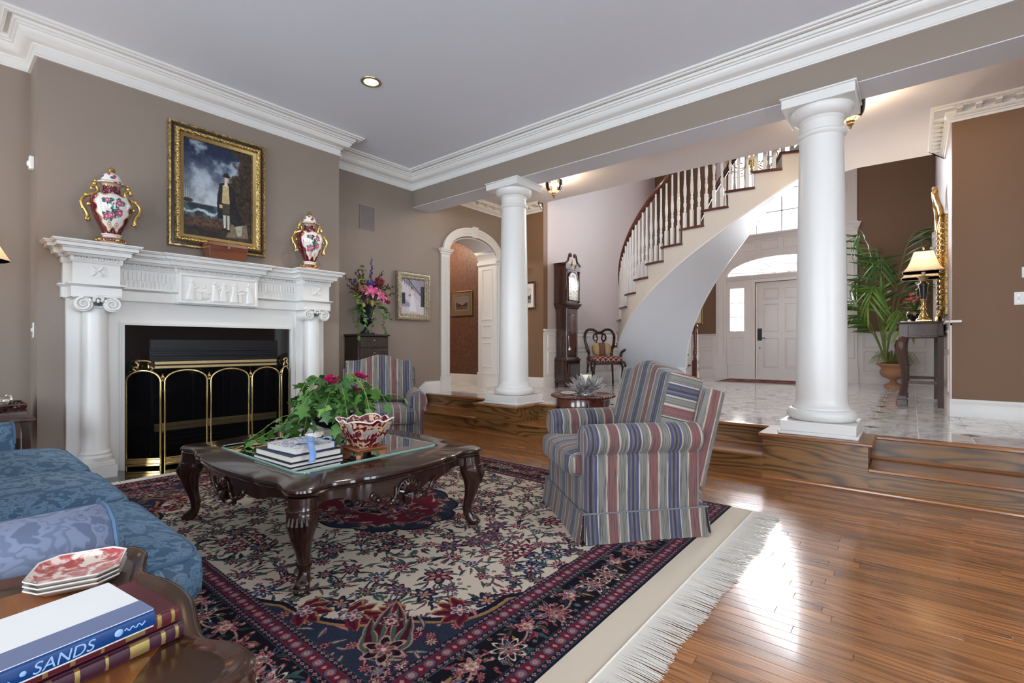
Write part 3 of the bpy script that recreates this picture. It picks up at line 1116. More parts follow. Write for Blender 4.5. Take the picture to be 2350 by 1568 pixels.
MB().prism([(c - .035, AS + .02 + AR - .02), (c + .035, AS + .02 + AR - .02), (c + .055, AS + AR + .175), (c - .055, AS + AR + .175)], XL, XL + .055, 'x').build('keystone', 'white_paint', t)
MB().box(-5.92, XL, A1 - .014, A1 + .001, HP, AS).build('jamb_board', 'white_paint', t)
MB().box(-5.925, XL + .01, A1 - .035, A1, HP, HP + .2).box(-5.925, XL + .015, A1 - .045, A1, HP + .2, HP + .225).box(-5.925, XL + .02, A1 - .045, A1, AS - .05, AS).build('jamb_base', 'white_paint', t)
pf = [(0, 0), (.006, .012), (.016, .012), (.024, .004), (.024, 0)]
for z0, z1 in ((HP + .32, HP + .76), (HP + .84, HP + 1.06), (HP + 1.14, AS - .12)):
    m = MB().plan([(-.33, z0), (-.09, z0), (-.09, z1), (-.33, z1)], pf, True).rx()
    m.v = [(x + XL, y + A1 - .014, z) for x, y, z in m.v]
    m.build('panel_moulding', 'white_paint', t)
MB().box(-5.92, XL, A0 - .001, A0 + .014, HP, AS).build('jamb_board', 'white_paint', t)
m = MB()
for i in range(N):
    t0, t1 = PI - PI * i / N, PI - PI * (i + 1) / N
    m.prism([(c + (a - .002 - k) * math.cos(tt), AS + (AR - .002 - k) * math.sin(tt)) for tt, k in ((t0, 0), (t1, 0), (t1, .012), (t0, .012))], -5.92, XL, 'x')
m.build('arch_soffit', 'white_paint', t)

# ---- entrance: door, sidelights, fanlight, pilasters, window above
d = thing('door_1', 'white six-panel front door with a dark handle plate', None, (0, YD + .04, 0), kind='structure')
MB().box(DX0 + .02, DX1 - .02, 0, .045, HP + .03, DZ - .003).build('door_leaf', 'door_paint', d)
pf = [(0, 0), (.010, -.010), (.022, -.010), (.034, .004), (.06, .006), (.06, 0)]
for xa, xb in ((DX0 + .14, DC - .055), (DC + .055, DX1 - .14)):
    for za, zb in ((HP + .24, HP + .86), (HP + .98, HP + 1.56), (HP + 1.65, HP + 1.88)):
        m = MB().plan([(xa, za), (xb, za), (xb, zb), (xa, zb)], [(0, 0), (.004, .010), (.014, .012), (.022, .003), (.05, .008), (.05, 0)], True).rx()
        m.box(xa + .05, xb - .05, -.008, 0, za + .05, zb - .05)
        m.build('door_panel', 'door_paint', d, smooth=0)
MB().box(DX0 + .035, DX0 + .115, -.02, 0, 1.15, 1.40, .006).build('handle_plate', 'black_metal', d)
MB().tube([(DX0 + .10, -.02, 1.20), (DX0 + .10, -.06, 1.20), (DX0 + .16, -.065, 1.205), (DX0 + .19, -.06, 1.19)], .009, 8).build('handle', 'black_metal', d)
MB().lathe([(0, 0), (.014, 0), (.012, .012), (0, .014)], 12, T=Matrix.Translation((DX0 + .075, 0, 1.0)) @ Matrix.Rotation(R(90), 4, 'X')).build('deadbolt', 'black_metal', d)
MB().box(DX0 - .01, DX1 + .01, -.05, .06, HP, HP + .03).build('threshold', 'door_paint', d)

e = thing('trim_10', 'white panelled surround of the front door', None, (0, YD, 0), kind='structure')
m = MB()
holed(m, DC - 1.06, DC + 1.06, HP, 2.515, [(DX0, DX1, HP, DZ), (-3.0, -2.72, 1.353, 2.256), (2 * DC + 2.72, 2 * DC + 3.0, 1.353, 2.256)], lambda a_, b_, c_, d_: m.box(a_, b_, -.02, .005, c_, d_))
m.build('surround_board', 'door_paint', e)
for xa in (-3.0, 2 * DC + 2.72):
    MB().plan([(xa + .02, HP + .3), (xa + .26, HP + .3), (xa + .26, HP + .88), (xa + .02, HP + .88)], [(0, 0), (.004, .010), (.014, .012), (.022, .003), (.022, 0)], True).rx().xf(Matrix.Translation((0, -.02, 0))).build('panel_moulding', 'door_paint', e)
    MB().plan([(xa - .015, 1.338), (xa + .295, 1.338), (xa + .295, 2.271), (xa - .015, 2.271)], [(0, 0), (0, .014), (.016, .014), (.02, 0)], True).rx().xf(Matrix.Translation((0, -.02, 0))).build('sidelight_moulding', 'door_paint', e)
for xa in (DX0 - .06, DX1):
    MB().box(xa, xa + .06, -.05, 0, HP, DZ).build('door_casing', 'door_paint', e)
MB().box(DX0 - .06, DX1 + .06, -.05, 0, DZ, DZ + .06).build('door_casing', 'door_paint', e)
MB().plan([(DC + 1.06, -.02), (DC - 1.06, -.02)], [(0, 2.42), (.02, 2.43), (.03, 2.47), (.05, 2.49), (.05, 2.515), (0, 2.515)]).build('transom_moulding', 'door_paint', e)
m = MB()
for k0, k1, dep in ((-.03, .02, .036), (.02, .07, .053), (.07, .085, .063)):
    for i in range(28):
        t0, t1 = PI - PI * i / 28, PI - PI * (i + 1) / 28
        m.prism([(DC + (FW + k) * math.cos(tt), 2.515 + (FH + k) * math.sin(tt)) for tt, k in ((t0, k0), (t1, k0), (t1, k1), (t0, k1))], -dep, 0, 'y')
m.build('fanlight_arch', 'door_paint', e)
m = MB()
for i in range(24):
    t0, t1 = PI - PI * i / 24, PI - PI * (i + 1) / 24
    m.prism([(DC + FW * math.cos(t0), 2.515 + FH * math.sin(t0)), (DC + FW * math.cos(t1), 2.515 + FH * math.sin(t1)), (DC + FW * math.cos(t1), 3.3), (DC + FW * math.cos(t0), 3.3)], -.015, .004, 'y')
m.box(DC - 1.25, DC - FW, -.015, .004, 2.515, 3.3).box(DC + FW, DC + 1.25, -.015, .004, 2.515, 3.3)
m.build('frieze_board', 'door_paint', e)
for i in range(6):
    xa = DC - 1.2 + .41 * i
    MB().plan([(xa, 3.02), (xa + .33, 3.02), (xa + .33, 3.22), (xa, 3.22)], [(0, 0), (.004, .010), (.014, .012), (.022, .003), (.022, 0)], True).rx().xf(Matrix.Translation((0, -.015, 0))).build('panel_moulding', 'door_paint', e)
MB().plan([(DC + 1.27, -.0), (DC - 1.27, -.0)], [(0, 3.24), (.03, 3.25), (.05, 3.30), (.09, 3.32), (.09, 3.35), (0, 3.35)]).build('cornice', 'door_paint', e)
for sgn in (-1, 1):
    x0 = DC + sgn * 1.15
    q = thing('trim_%d' % (11 if sgn < 0 else 12), 'tall white fluted pilaster ' + ('between the stairs and the front door' if sgn < 0 else 'beside the potted palm'), None, (x0, YD, 0), kind='structure')
    MB().box(-.105, .105, -.05, 0, HP, 3.26).build('shaft', 'door_paint', q)
    MB().box(-.125, .125, -.07, 0, HP, HP + .3).build('plinth', 'door_paint', q)
    MB().plan([(.11, 0), (.11, -.05), (-.11, -.05), (-.11, 0)], [(0, 3.18), (.01, 3.19), (.012, 3.23), (.035, 3.26), (.045, 3.30), (.06, 3.31), (.06, 3.33), (0, 3.33)]).build('capital', 'door_paint', q)
    MB().plan([(-.07, HP + .45), (.07, HP + .45), (.07, 3.0), (-.07, 3.0)], [(0, 0), (.004, .010), (.014, .012), (.022, .003), (.022, 0)], True).rx().xf(Matrix.Translation((0, -.05, 0))).build('panel_moulding', 'door_paint', q)
    m = MB().box(-.10, .10, -.04, 0, 3.33, 6.1)
    for i in range(6): m.box(-.088 + .031 * i, -.070 + .031 * i, -.048, -.04, 3.38, 6.0)
    m.build('upper_shaft', 'door_paint', q)


def pane_set(name, label, x0, x1, z0, z1, cols, rows):
    t_ = thing(name, label, None, (0, YD + .07, 0), kind='structure')
    for i in range(cols):
        for j in range(rows):
            MB().box(x0 + (x1 - x0) * i / cols, x0 + (x1 - x0) * (i + 1) / cols, -.003, .003, z0 + (z1 - z0) * j / rows, z0 + (z1 - z0) * (j + 1) / rows).build('pane', 'window_glass', t_)
    for i in range(1, cols): MB().box(x0 + (x1 - x0) * i / cols - .011, x0 + (x1 - x0) * i / cols + .011, -.018, .018, z0, z1).build('muntin', 'door_paint', t_)
    for j in range(1, rows): MB().box(x0, x1, -.018, .018, z0 + (z1 - z0) * j / rows - .011, z0 + (z1 - z0) * j / rows + .011).build('muntin', 'door_paint', t_)
    return t_


s1 = pane_set('window_6', 'narrow sidelight window with sheer curtain beside the front door', -3.0, -2.72, 1.353, 2.256, 1, 3)
m = MB()
for i in range(24):
    x = -2.995 + .27 * i / 23
    m.tube([(x, -.02 + .006 * (i % 2), z) for z in (1.36, 1.6, 1.9, 2.25)], .004, 4)
tag(m.build('sheer_curtain', 'curtain_sheer', s1), kind='stuff')
pane_set('window_7', 'narrow sidelight window on the far side of the front door', 2 * DC + 2.72, 2 * DC + 3.0, 1.353, 2.256, 1, 3)
u = pane_set('window_8', 'tall divided window above the entrance', DC - .93, DC + .93, 3.36, 5.5, 4, 5)
f8 = thing('window_9', 'white half-round fanlight with spokes over the front door', None, (0, YD + .07, 0), kind='structure')
MB().prism([(DC + FW * math.cos(PI * i / 24), 2.515 + FH * math.sin(PI * i / 24)) for i in range(25)], -.003, .003, 'y').build('pane', 'window_glass', f8)
for an in (14, 36, 62, 90, 118, 144, 166):
    MB().tube([(DC + .10 * math.cos(R(an)), -.01, 2.53 + .04 * math.sin(R(an))), (DC + FW * math.cos(R(an)), -.01, 2.515 + FH * math.sin(R(an)))], .010, 6).build('spoke', 'door_paint', f8)
MB().tube([(DC + .46 * math.cos(PI * i / 16), -.01, 2.53 + .18 * math.sin(PI * i / 16)) for i in range(17)], .009, 6).build('spoke', 'door_paint', f8)

# ================================================================ COLUMNS
def column(loc, label):
    t = thing('column', label, 'column', loc, 0, 'white round columns under the beam')
    MB().box(-.265, .265, -.265, .265, 0, .028, .006).box(-.25, .25, -.25, .25, .028, .105, .003).build('plinth', 'white_paint', t)
    pr = [(.0, .105)] + [(.205 + .038 * math.cos(a), .150 + .045 * math.sin(a)) for a in [R(-90 + 15 * i) for i in range(13)]]
    pr += [(.205, .20), (.200, .212), (.192, .218), (.186, .235), (.180, .25), (.178, .27), (0, .27)]
    MB().lathe(pr, 48).build('base', 'white_paint', t)
    sh = [(.178 - .026 * (i / 14) ** 1.6, .262 + (2.36 - .262) * i / 14) for i in range(15)]
    MB().lathe([(0, .262)] + sh + [(0, 2.36)], 48).build('shaft', 'white_paint', t)
    cp = [(0, 2.355), (.152, 2.355), (.160, 2.36), (.172, 2.372), (.174, 2.384), (.166, 2.394), (.154, 2.40), (.152, 2.415), (.151, 2.475), (.158, 2.482), (.162, 2.49), (.158, 2.498)]
    cp += [(.160 + .062 * math.sin(R(9 * i)), 2.50 + .078 * (1 - math.cos(R(9 * i)))) for i in range(11)] + [(0, 2.578)]
    MB().lathe(cp, 48).build('capital', 'white_paint', t)
    MB().box(-.242, .242, -.242, .242, 2.575, 2.648, .003).box(-.252, .252, -.252, .252, 2.648, 2.662, .003).build('abacus', 'white_paint', t)
    return t


column((CX1, CY, HP + .002), 'white round column beside the arched opening, farther of the two')
column((CX2, CY, HP + .002), 'white round column between the front door and the palm, nearer of the two')

# ================================================================ FIREPLACE   (local: x along the wall, front -y, built facing +X)
FY = 1.772
fp = thing('fireplace', 'white carved mantelpiece with black firebox on the taupe chimney breast', 'fireplace', (XB, FY, 0), R(90))
W = 'white_paint'
# side pilasters, frieze, entablature
for s in (-1, 1):
    x0, x1 = (.755, 1.07)
    a, b = sorted((s * x0, s * x1))
    MB().box(a - (.0 if s > 0 else .0), b, -.055, 0, .0, 1.42).build('pilaster', W, fp)
    MB().box(s * .905 - .115, s * .905 + .115, -.235, -.05, 0, .10).build('column_plinth', W, fp)
    MB().box(s * .905 - .105, s * .905 + .105, -.225, -.05, .10, .135, .003).build('column_plinth', W, fp)
    pr = [(.10, .135), (.108, .15), (.108, .168), (.098, .178), (.095, .186), (.100, .196), (.095, .206), (.088, .215)]
    pr += [(.086 - .008 * i / 8, .22 + 1.12 * i / 8) for i in range(9)] + [(.084, 1.345), (.086, 1.352), (.08, 1.36), (0, 1.36)]
    MB().lathe([(0, .135)] + pr, 28, (s * .905, -.115, 0)).build('half_column', W, fp)
    # ionic capital: abacus, two scrolls, egg band
    c = thing('capital', None, None)
    c.parent = fp
    c.location = (s * .905, -.115, 0)
    MB().box(-.135, .135, -.11, .07, 1.425, 1.445, .004).build('capital_top', W, c)
    m = MB()
    for k in (-1, 1):
        pts = []
        for i in range(30):
            an = i * .42
            r = .052 * (1 - i / 33)
            pts.append((k * (.088 + r * math.sin(an)), -.105, 1.372 + r * math.cos(an)))
        m.tube(pts, [.0105 * (1 - i / 60) for i in range(30)], 6)
        m.lathe([(.058, 0), (.058, .155), (0, .155)], 20, T=Matrix.Translation((k * .088, .055, 1.372)) @ Matrix.Rotation(R(90), 4, 'X'))
    m.build('scrolls', W, c)
    m = MB()
    for i in range(5): m.ball((-.05 + .025 * i, -.10, 1.40 + .004 * (i % 2)), .014, .016, .018, 8, 6)
    for i in range(9): m.ball((-.03 + .0075 * i, -.112, 1.432 - .010 * abs(4 - i) * .4), .007, .008, .012, 6, 4)
    m.build('egg_band', W, c)
# flat surround between pilasters
MB().box(-.755, .755, -.035, 0, 1.252, 1.42).box(-.755, -.735, -.035, 0, 0, 1.252).box(.735, .755, -.035, 0, 0, 1.252).build('surround', W, fp)
MB().plan([(-.735, 0), (-.735, 1.252), (.735, 1.252), (.735, 0)], [(-.03, 0), (-.03, .05), (-.012, .052), (-.010, .044), (0, .044), (0, 0)]).rx().build('opening_moulding', W, fp)
# entablature outline in plan (breaks forward over the columns and the centre panel)
pl = [(1.09, 0), (1.09, -.06), (1.055, -.06), (1.055, -.20), (.765, -.20), (.765, -.06), (.345, -.06), (.345, -.085), (-.345, -.085), (-.345, -.06), (-.765, -.06), (-.765, -.20), (-1.055, -.20), (-1.055, -.06), (-1.09, -.06), (-1.09, 0)]
def ent(prof, name, path=pl):
    o = MB().plan(path, [(d, z) for d, z in prof])
    return o.build(name, W, fp)
body = MB()
for x0, x1, dp in ((-1.09, 1.09, .06), (-1.055, -.765, .20), (.765, 1.055, .20), (-.345, .345, .085)):
    body.box(x0, x1, -dp, 0, 1.42, 1.80)
body.build('entablature', W, fp)
ent([(0, 1.425), (.006, 1.425), (.008, 1.435), (.0, 1.437)], 'architrave_edge')
ent([(0, 1.425), (.010, 1.425), (.010, 1.505), (.016, 1.508), (.022, 1.518), (.030, 1.522), (.030, 1.532), (0, 1.534)], 'architrave')
ent([(0, 1.69), (.008, 1.69), (.012, 1.70), (.014, 1.705), (.014, 1.735), (.026, 1.738), (.034, 1.75), (.036, 1.756), (.060, 1.757), (.062, 1.786), (.066, 1.79), (.070, 1.793), (.070, 1.798), (.080, 1.80), (.092, 1.812), (.100, 1.824), (.115, 1.828), (.118, 1.836), (.124, 1.838), (.124, 1.848), (-.04, 1.848)], 'shelf_moulding')
sh = MB()
for x0, x1, dp in ((-1.09, 1.09, .06), (-1.055, -.765, .20), (.765, 1.055, .20), (-.345, .345, .085)):
    sh.box(x0 - .10, x1 + .10, -dp - .10, 0, 1.80, 1.8485)
sh.build('shelf', W, fp)
# greek key band, flutes and bead rows
key = MB()
def keyrow(x0, x1, y):
    n = int((x1 - x0) / .034)
    for i in range(n):
        x = x0 + (x1 - x0) * i / n
        w_ = (x1 - x0) / n
        key.box(x + .1 * w_, x + .3 * w_, y - .008, y, 1.708, 1.733)
        key.box(x + .1 * w_, x + .75 * w_, y - .008, y, 1.727, 1.733)
        key.box(x + .62 * w_, x + .78 * w_, y - .008, y, 1.712, 1.733)
        key.box(x + .5 * w_, x + .78 * w_, y - .008, y, 1.708, 1.714)
for x0, x1, dp in ((-1.05, -.77, .214), (.77, 1.05, .214), (-.74, -.36, .074), (.36, .74, .074), (-.345, .345, .099)):
    keyrow(x0, x1, -dp)
tag(key.build('greek_key_band', W, fp), kind='stuff')
fs = None
for s in (-1, 1):
    n = 13
    for i in range(n):
        x = s * (.375 + (.735 - .375) * i / (n - 1))
        if fs is None:
            m = MB().prism([(-.010, 1.605), (-.006, 1.60), (.006, 1.60), (.010, 1.605), (.010, 1.665), (.006, 1.675), (-.006, 1.675), (-.010, 1.665)], -.009, 0, 'y')
            for j in range(3): m.ball((-.004, 0, 1.548 + .017 * j), .006, .006, .007, 6, 4).ball((.005, 0, 1.552 + .017 * j), .005, .005, .006, 6, 4)
            fs = m.build('flute', W, fp, loc=(x, -.06, 0))
        else: inst(fs, 'flute', fp, (x, -.06, 0))
# centre tablet with figures in low relief
tb = MB().box(-.335, .335, -.118, -.08, 1.43, 1.695, .004).build('relief_tablet', W, fp)
MB().plan([(-.315, 1.45), (.315, 1.45), (.315, 1.675), (-.315, 1.675)], [(-.018, 0), (-.018, .008), (-.004, .010), (0, .004), (.004, 0)], True).rx().xf(Matrix.Translation((0, -.117, 0))).build('tablet_border', W, tb)
random.seed(3)
def fig(x, h, lean, arm, sit=False):
    m = MB()
    z0 = 1.462
    if sit:
        m.ball((x, -.118, z0 + .035), .05, .012, .035, 10, 6).ball((x + .01, -.118, z0 + .075), .026, .012, .04, 10, 6)
        hz = z0 + .125
    else:
        m.tube([(x - lean, -.118, z0), (x - lean * .4, -.119, z0 + h * .35), (x, -.120, z0 + h * .62), (x + lean * .3, -.119, z0 + h * .8)], [.040, .028, .020, .024], 8)
        for k in range(3): m.tube([(x - lean - .018 + .016 * k, -.13, z0), (x - .012 + .010 * k, -.132, z0 + h * .55)], .004, 5)
        hz = z0 + h * .9
    m.ball((x + lean * .4, -.120, hz), .015, .012, .017, 8, 6)
    m.tube([(x, -.125, hz - .04), (x + arm * .5, -.13, hz - .065), (x + arm, -.128, hz - .05)], [.009, .008, .005], 6)
    m.v = [(x_, -.116 + (y_ + .116) * .5, z_) for x_, y_, z_ in m.v]
    return m.build('relief_figure', W, tb)
fig(-.235, .19, .012, .05); fig(-.135, .1, .0, .05, True); fig(-.045, .19, -.008, .05); fig(.03, .18, .01, .05); fig(.125, .19, .006, .07); fig(.255, .19, -.012, -.06)
for x in (-.175, .17): MB().box(x - .014, x + .014, -.13, -.116, 1.462, 1.535).box(x - .022, x + .022, -.132, -.116, 1.535, 1.545).build('relief_altar', W, tb)
# rosette blocks above the columns
for s in (-1, 1):
    r = MB().box(s * .91 - .048, s * .91 + .048, -.206, -.199, 1.585, 1.675).build('rosette_block', W, fp)
    m = MB()
    for k in range(4):
        an = R(45 + 90 * k)
        m.ball((0, 0, 0), .030, .007, .013, 8, 6, T=Matrix.Translation((s * .91 + .026 * math.cos(an), -.207, 1.63 + .026 * math.sin(an))) @ Matrix.Rotation(-an, 4, 'Y'))
    m.ball((s * .91, -.21, 1.63), .011, .008, .011, 8, 6)
    m.build('rosette', W, r)
# black facing, gas insert with louvres, glass and brass bars
MB().box(-.735, .735, -.012, -.002, 0, 1.252).build('black_facing', 'black_slate', fp)
ins = MB().box(-.52, .57, -.03, -.012, .12, 1.10).build('firebox_insert', 'black_metal', fp)
MB().box(-.50, .55, -.034, -.030, .36, .86).build('firebox_glass', 'black_glass', ins)
for z in (1.0, .955, .91): MB().box(-.52, .57, -.045, -.03, z, z + .022, .003).build('louvre', 'black_metal', ins)
for z in (.16, .20, .24): MB().box(-.52, .57, -.04, -.03, z, z + .02, .003).build('louvre', 'black_metal', ins)
for z0, z1 in ((.885, .905), (.85, .866), (.335, .36), (.30, .325)):
    MB().box(-.5, .55, -.060, -.034, z0 - .004, z1 + .004, .003).build('brass_bar', 'brass_bar', ins)
for x in (-.20, .05, .30): MB().box(x - .004, x + .004, -.036, -.033, .36, .85).build('door_edge', 'black_metal', ins)
# hearth slab
tag(MB().box(XB - .02, -4.70, FY - 1.1, FY + 1.1, -.001, .004, .002).build('hearth_slab', 'black_slate'), 'polished black stone hearth in front of the firebox', 'hearth')

# ================================================================ BRASS FIRE SCREEN
fsr = thing('fire_screen', 'five-fold brass fire screen with arched black mesh panels', 'fire screen', (-4.89, FY, .005), R(90))
pw, ph = .345, .70
nodes_ = [(-.505 - .19, .16 + .14)]
fold = [(-.70, .235), (-.478, .045), (-.138, .0), (.211, -.015), (.52, .03), (.70, .23)]
for k in range(5):
    (xa, ya), (xb, yb) = fold[k], fold[k + 1]
    L = math.hypot(xb - xa, yb - ya)
    p = thing('panel', None, None)
    p.parent = fsr
    p.location = (xa, ya, 0)
    p.rotation_euler = (0, 0, math.atan2(yb - ya, xb - xa))
    g = .016
    top = [(L / 2 - (L / 2 - g) * math.cos(R(a)), 0, .735 + .095 * math.sin(R(a))) for a in range(0, 181, 10)]
    MB().tube([(g, 0, 0)] + [(g, 0, z) for z in (.3, .6)] + top + [(L - g, 0, z) for z in (.6, .3)] + [(L - g, 0, 0)], .0085, 10).build('panel_frame', 'brass', p)
    MB().prism([(g, .03), (L - g, .03)] + [(x, z) for x, _, z in top[::-1]], -.0015, .0015, 'y').build('mesh_panel', 'screen_mesh', p)
    MB().box(g, L - g, -.012, .006, .018, .038, .003).box(g, L - g, -.008, .006, .038, .075, .003).box(g, L - g, -.011, .006, .075, .088, .003).build('base_band', 'brass', p)
    if k < 4:
        MB().lathe([(0, .0), (.010, .002), (.012, .01), (.006, .018), (.010, .026), (.014, .036), (.010, .048), (.004, .056), (.007, .064), (0, .072)], 12, (L, 0, .735)).build('finial', 'brass', p)
    if k in (0, 4):
        q = [(L / 2 - .055, -.004, .83), (L / 2 - .075, -.004, .845), (L / 2 - .055, -.004, .862), (L / 2 - .042, -.004, .85), (L / 2 - .04, -.004, .885), (L / 2 - .055, -.004, .905), (L / 2, -.004, .915), (L / 2 + .055, -.004, .905), (L / 2 + .04, -.004, .885), (L / 2 + .042, -.004, .85), (L / 2 + .055, -.004, .862), (L / 2 + .075, -.004, .845), (L / 2 + .055, -.004, .83)]
        MB().tube(smoothpath(q, 4), .0065, 8).build('carry_handle', 'brass', p)
MB().box(0, 0.01, 0, .01, 0, .01).build('hinge', 'brass', fsr, loc=(fold[1][0] - .005, fold[1][1], .3))

# ================================================================ MANTEL VASES, BOX, PAINTING
def fbm(h, w_, cells, seed, octaves=4):
    rg = np.random.RandomState(seed)
    out = np.zeros((h, w_)); amp = 1.0; tot = 0
    for o in range(octaves):
        cy, cx = max(2, int(cells * 2 ** o * h / w_)), cells * 2 ** o
        g = rg.rand(cy + 2, cx + 2)
        y = np.linspace(0, cy, h, endpoint=False); x = np.linspace(0, cx, w_, endpoint=False)
        yi, xi = y.astype(int), x.astype(int)
        fy = (y - yi)[:, None]; fx = (x - xi)[None]
        fy = fy * fy * (3 - 2 * fy); fx = fx * fx * (3 - 2 * fx)
        v = (g[yi][:, xi] * (1 - fx) + g[yi][:, xi + 1] * fx) * (1 - fy) + (g[yi + 1][:, xi] * (1 - fx) + g[yi + 1][:, xi + 1] * fx) * fy
        out += v * amp; tot += amp; amp *= .55
    return out / tot


def lerp3(t_, a, b): return np.array(a, float) * (1 - t_[..., None]) + np.array(b, float) * t_[..., None]
def soft(d, e): return np.clip(.5 - d / e, 0, 1)


def vase_image():
    """wrapped decoration: u = angle (front at .5), v = height; metres of surface, .9 wide by .45 tall"""
    ppm = 620
    w_, h_ = int(.9 * ppm), int(.45 * ppm)
    Y, X = np.mgrid[0:h_, 0:w_]
    X = X / ppm - .45; Y = .45 - Y / ppm                      # x from the front centre, y up from the base
    rg = np.random.RandomState(4)
    n1 = fbm(h_, w_, 14, 3, 3)
    im = np.zeros((h_, w_, 3)) + np.array((92, 14, 32.))
    def rose(cx, cy, r, a=(170, 36, 92), b=(226, 150, 176)):
        d = np.hypot(X - cx, Y - cy); t_ = np.arctan2(Y - cy, X - cx)
        k = d < r * (.86 + .14 * np.cos(5 * t_ + cx * 40))
        q = .5 + .5 * np.sin(d / r * 9 + 1.5 * np.cos(3 * t_))
        im[k] = lerp3(q, a, b)[k]
        im[d < r * .22] = (236, 196, 130)
    def lf_(cx, cy, l, an, c=(24, 78, 70)):
        u_ = (X - cx) * math.cos(an) + (Y - cy) * math.sin(an); v_ = -(X - cx) * math.sin(an) + (Y - cy) * math.cos(an)
        k = (u_ > 0) & (u_ < l) & (np.abs(v_) < .30 * l * np.sin(np.clip(u_ / l, 0, 1) * PI))
        im[k] = c
        im[k & (np.abs(v_) < .0016)] = (130, 170, 150)
    # sprigs on the maroon ground
    for i in range(70):
        cx, cy = rg.uniform(-.45, .45), rg.uniform(.12, .44)
        if rg.rand() < .5: rose(cx, cy, rg.uniform(.006, .013), (190, 84, 104), (226, 160, 150))
        else: lf_(cx, cy, rg.uniform(.015, .03), rg.uniform(0, 6), (70, 116, 104))
    for c0 in (0.0, .45, -.45):
        x = X - c0
        wd = .135 * (1 - .35 * np.clip((.20 - Y) / .16, 0, 1) ** 1.2)
        top_, bot = .345, .045
        d = np.maximum(np.abs(x) - wd * (1 + .10 * np.cos(Y * 70)), np.maximum(Y - top_ - .02 * np.cos(x * 40), bot + .022 * np.cos(x * 46) + .25 * np.abs(x) ** 1.5 - Y))
        im[d < .012] = (176, 134, 92); im[d < .008] = (222, 196, 160); im[d < .004] = (150, 100, 66)
        im[d < .0] = (234, 226, 218)
        for s in (-1, 1):
            dd = np.hypot(x - s * .045, Y - .075); im[(dd < .026) & (dd > .017)] = (186, 146, 106); im[(dd < .010)] = (186, 146, 106)
        for (cx, cy, r) in ((.045, .27, .034), (-.02, .16, .030), (.055, .185, .036), (-.065, .145, .032), (-.05, .285, .026), (.02, .215, .026)):
            for q in range(5): lf_(c0 + cx, cy, rg.uniform(.035, .06), rg.uniform(0, 6.28))
        for (cx, cy, r) in ((.045, .27, .034), (-.02, .16, .028), (.055, .185, .036), (-.065, .145, .032), (-.05, .285, .024)):
            rose(c0 + cx, cy, r)
        for q in range(12): lf_(c0 + rg.uniform(-.1, .1), rg.uniform(.1, .32), rg.uniform(.014, .028), rg.uniform(0, 6))
    im[Y > .432] = (196, 160, 112)
    return im


imgmat('imari_vase', vase_image(), .12, 0, .5, .8)


def vase(loc, rz, label, sc=1.0):
    t = thing('lidded_vase', label, 'vase', loc, rz, 'porcelain vases on the mantel')
    t.scale = (sc,) * 3
    MB().lathe([(0, 0), (.108, 0), (.110, .012), (.100, .018), (.092, .034), (.094, .045), (.082, .058), (.066, .066), (.062, .080), (.072, .086), (.070, .096), (.0, .096)], 32, sy=.85).build('foot', 'imari_foot', t)
    prf = [(0, .094), (.062, .094), (.070, .12), (.092, .17), (.118, .23), (.140, .30), (.148, .35), (.142, .395), (.120, .425), (.090, .44), (.070, .448), (.062, .47), (.060, .50), (.066, .52), (.074, .528), (0, .528)]
    MB().lathe([(p[0], p[1]) for p in smoothpath(prf[1:-1], 4)] , 48, sy=.82, a0=R(-270), a1=R(90)).build('body', 'imari_vase', t, uv=lambda co, n_: ((math.atan2(-co.x, co.y) / (2 * PI)) % 1.0 if (abs(co.x) > 1e-4 or co.y < 0) else (0.0 if n_.x > 0 else 1.0), (co.z - .094) / .434))
    MB().lathe([(0, .53), (.098, .53), (.102, .536), (.092, .544), (.072, .556), (.066, .58), (.056, .605), (.036, .62), (.018, .624), (.016, .630), (0, .631)], 32, sy=.82).build('lid', 'imari_lid', t)
    MB().lathe([(0, .63), (.022, .636), (.028, .648), (.022, .664), (.010, .676), (0, .682)], 14).build('lid_knob', 'gold_leaf', t)
    for s in (-1, 1):
        q = [(s * .140, 0, .215), (s * .165, 0, .205), (s * .158, 0, .235), (s * .170, 0, .275), (s * .192, 0, .315), (s * .194, 0, .36), (s * .172, 0, .395), (s * .135, 0, .42), (s * .104, 0, .435), (s * .090, 0, .462), (s * .102, 0, .492), (s * .126, 0, .492), (s * .132, 0, .468), (s * .118, 0, .462)]
        pts = smoothpath(q, 4)
        m = MB().tube(pts, [.013] * len(pts), 8)
        for bx, bz, br in ((.155, .207, .017), (.150, .335, .018), (.198, .345, .015), (.165, .41, .018), (.112, .515, .018), (.108, .54, .011), (.188, .295, .014), (.13, .475, .014)): m.ball((s * bx, 0, bz), br, br * .8, br * 1.2, 8, 6)
        m.build('handle', 'gold_leaf', t)
    for a in (-60, 20, 100, 180, 260): MB().ball((.096 * math.cos(R(a - 90)), .082 * math.sin(R(a - 90)), .040), .020, .017, .020, 8, 6).build('gilt_mask', 'gold_bright', t)
    return t


vase((-4.955, .955, 1.849), R(90 - 4), 'gilt-handled maroon floral lidded vase between the lamp and the painting', .93)
vase((-4.955, 2.615, 1.849), R(90 - 4), 'gilt-handled maroon floral lidded vase above the flower arrangement, nearer the speaker grille', .93)

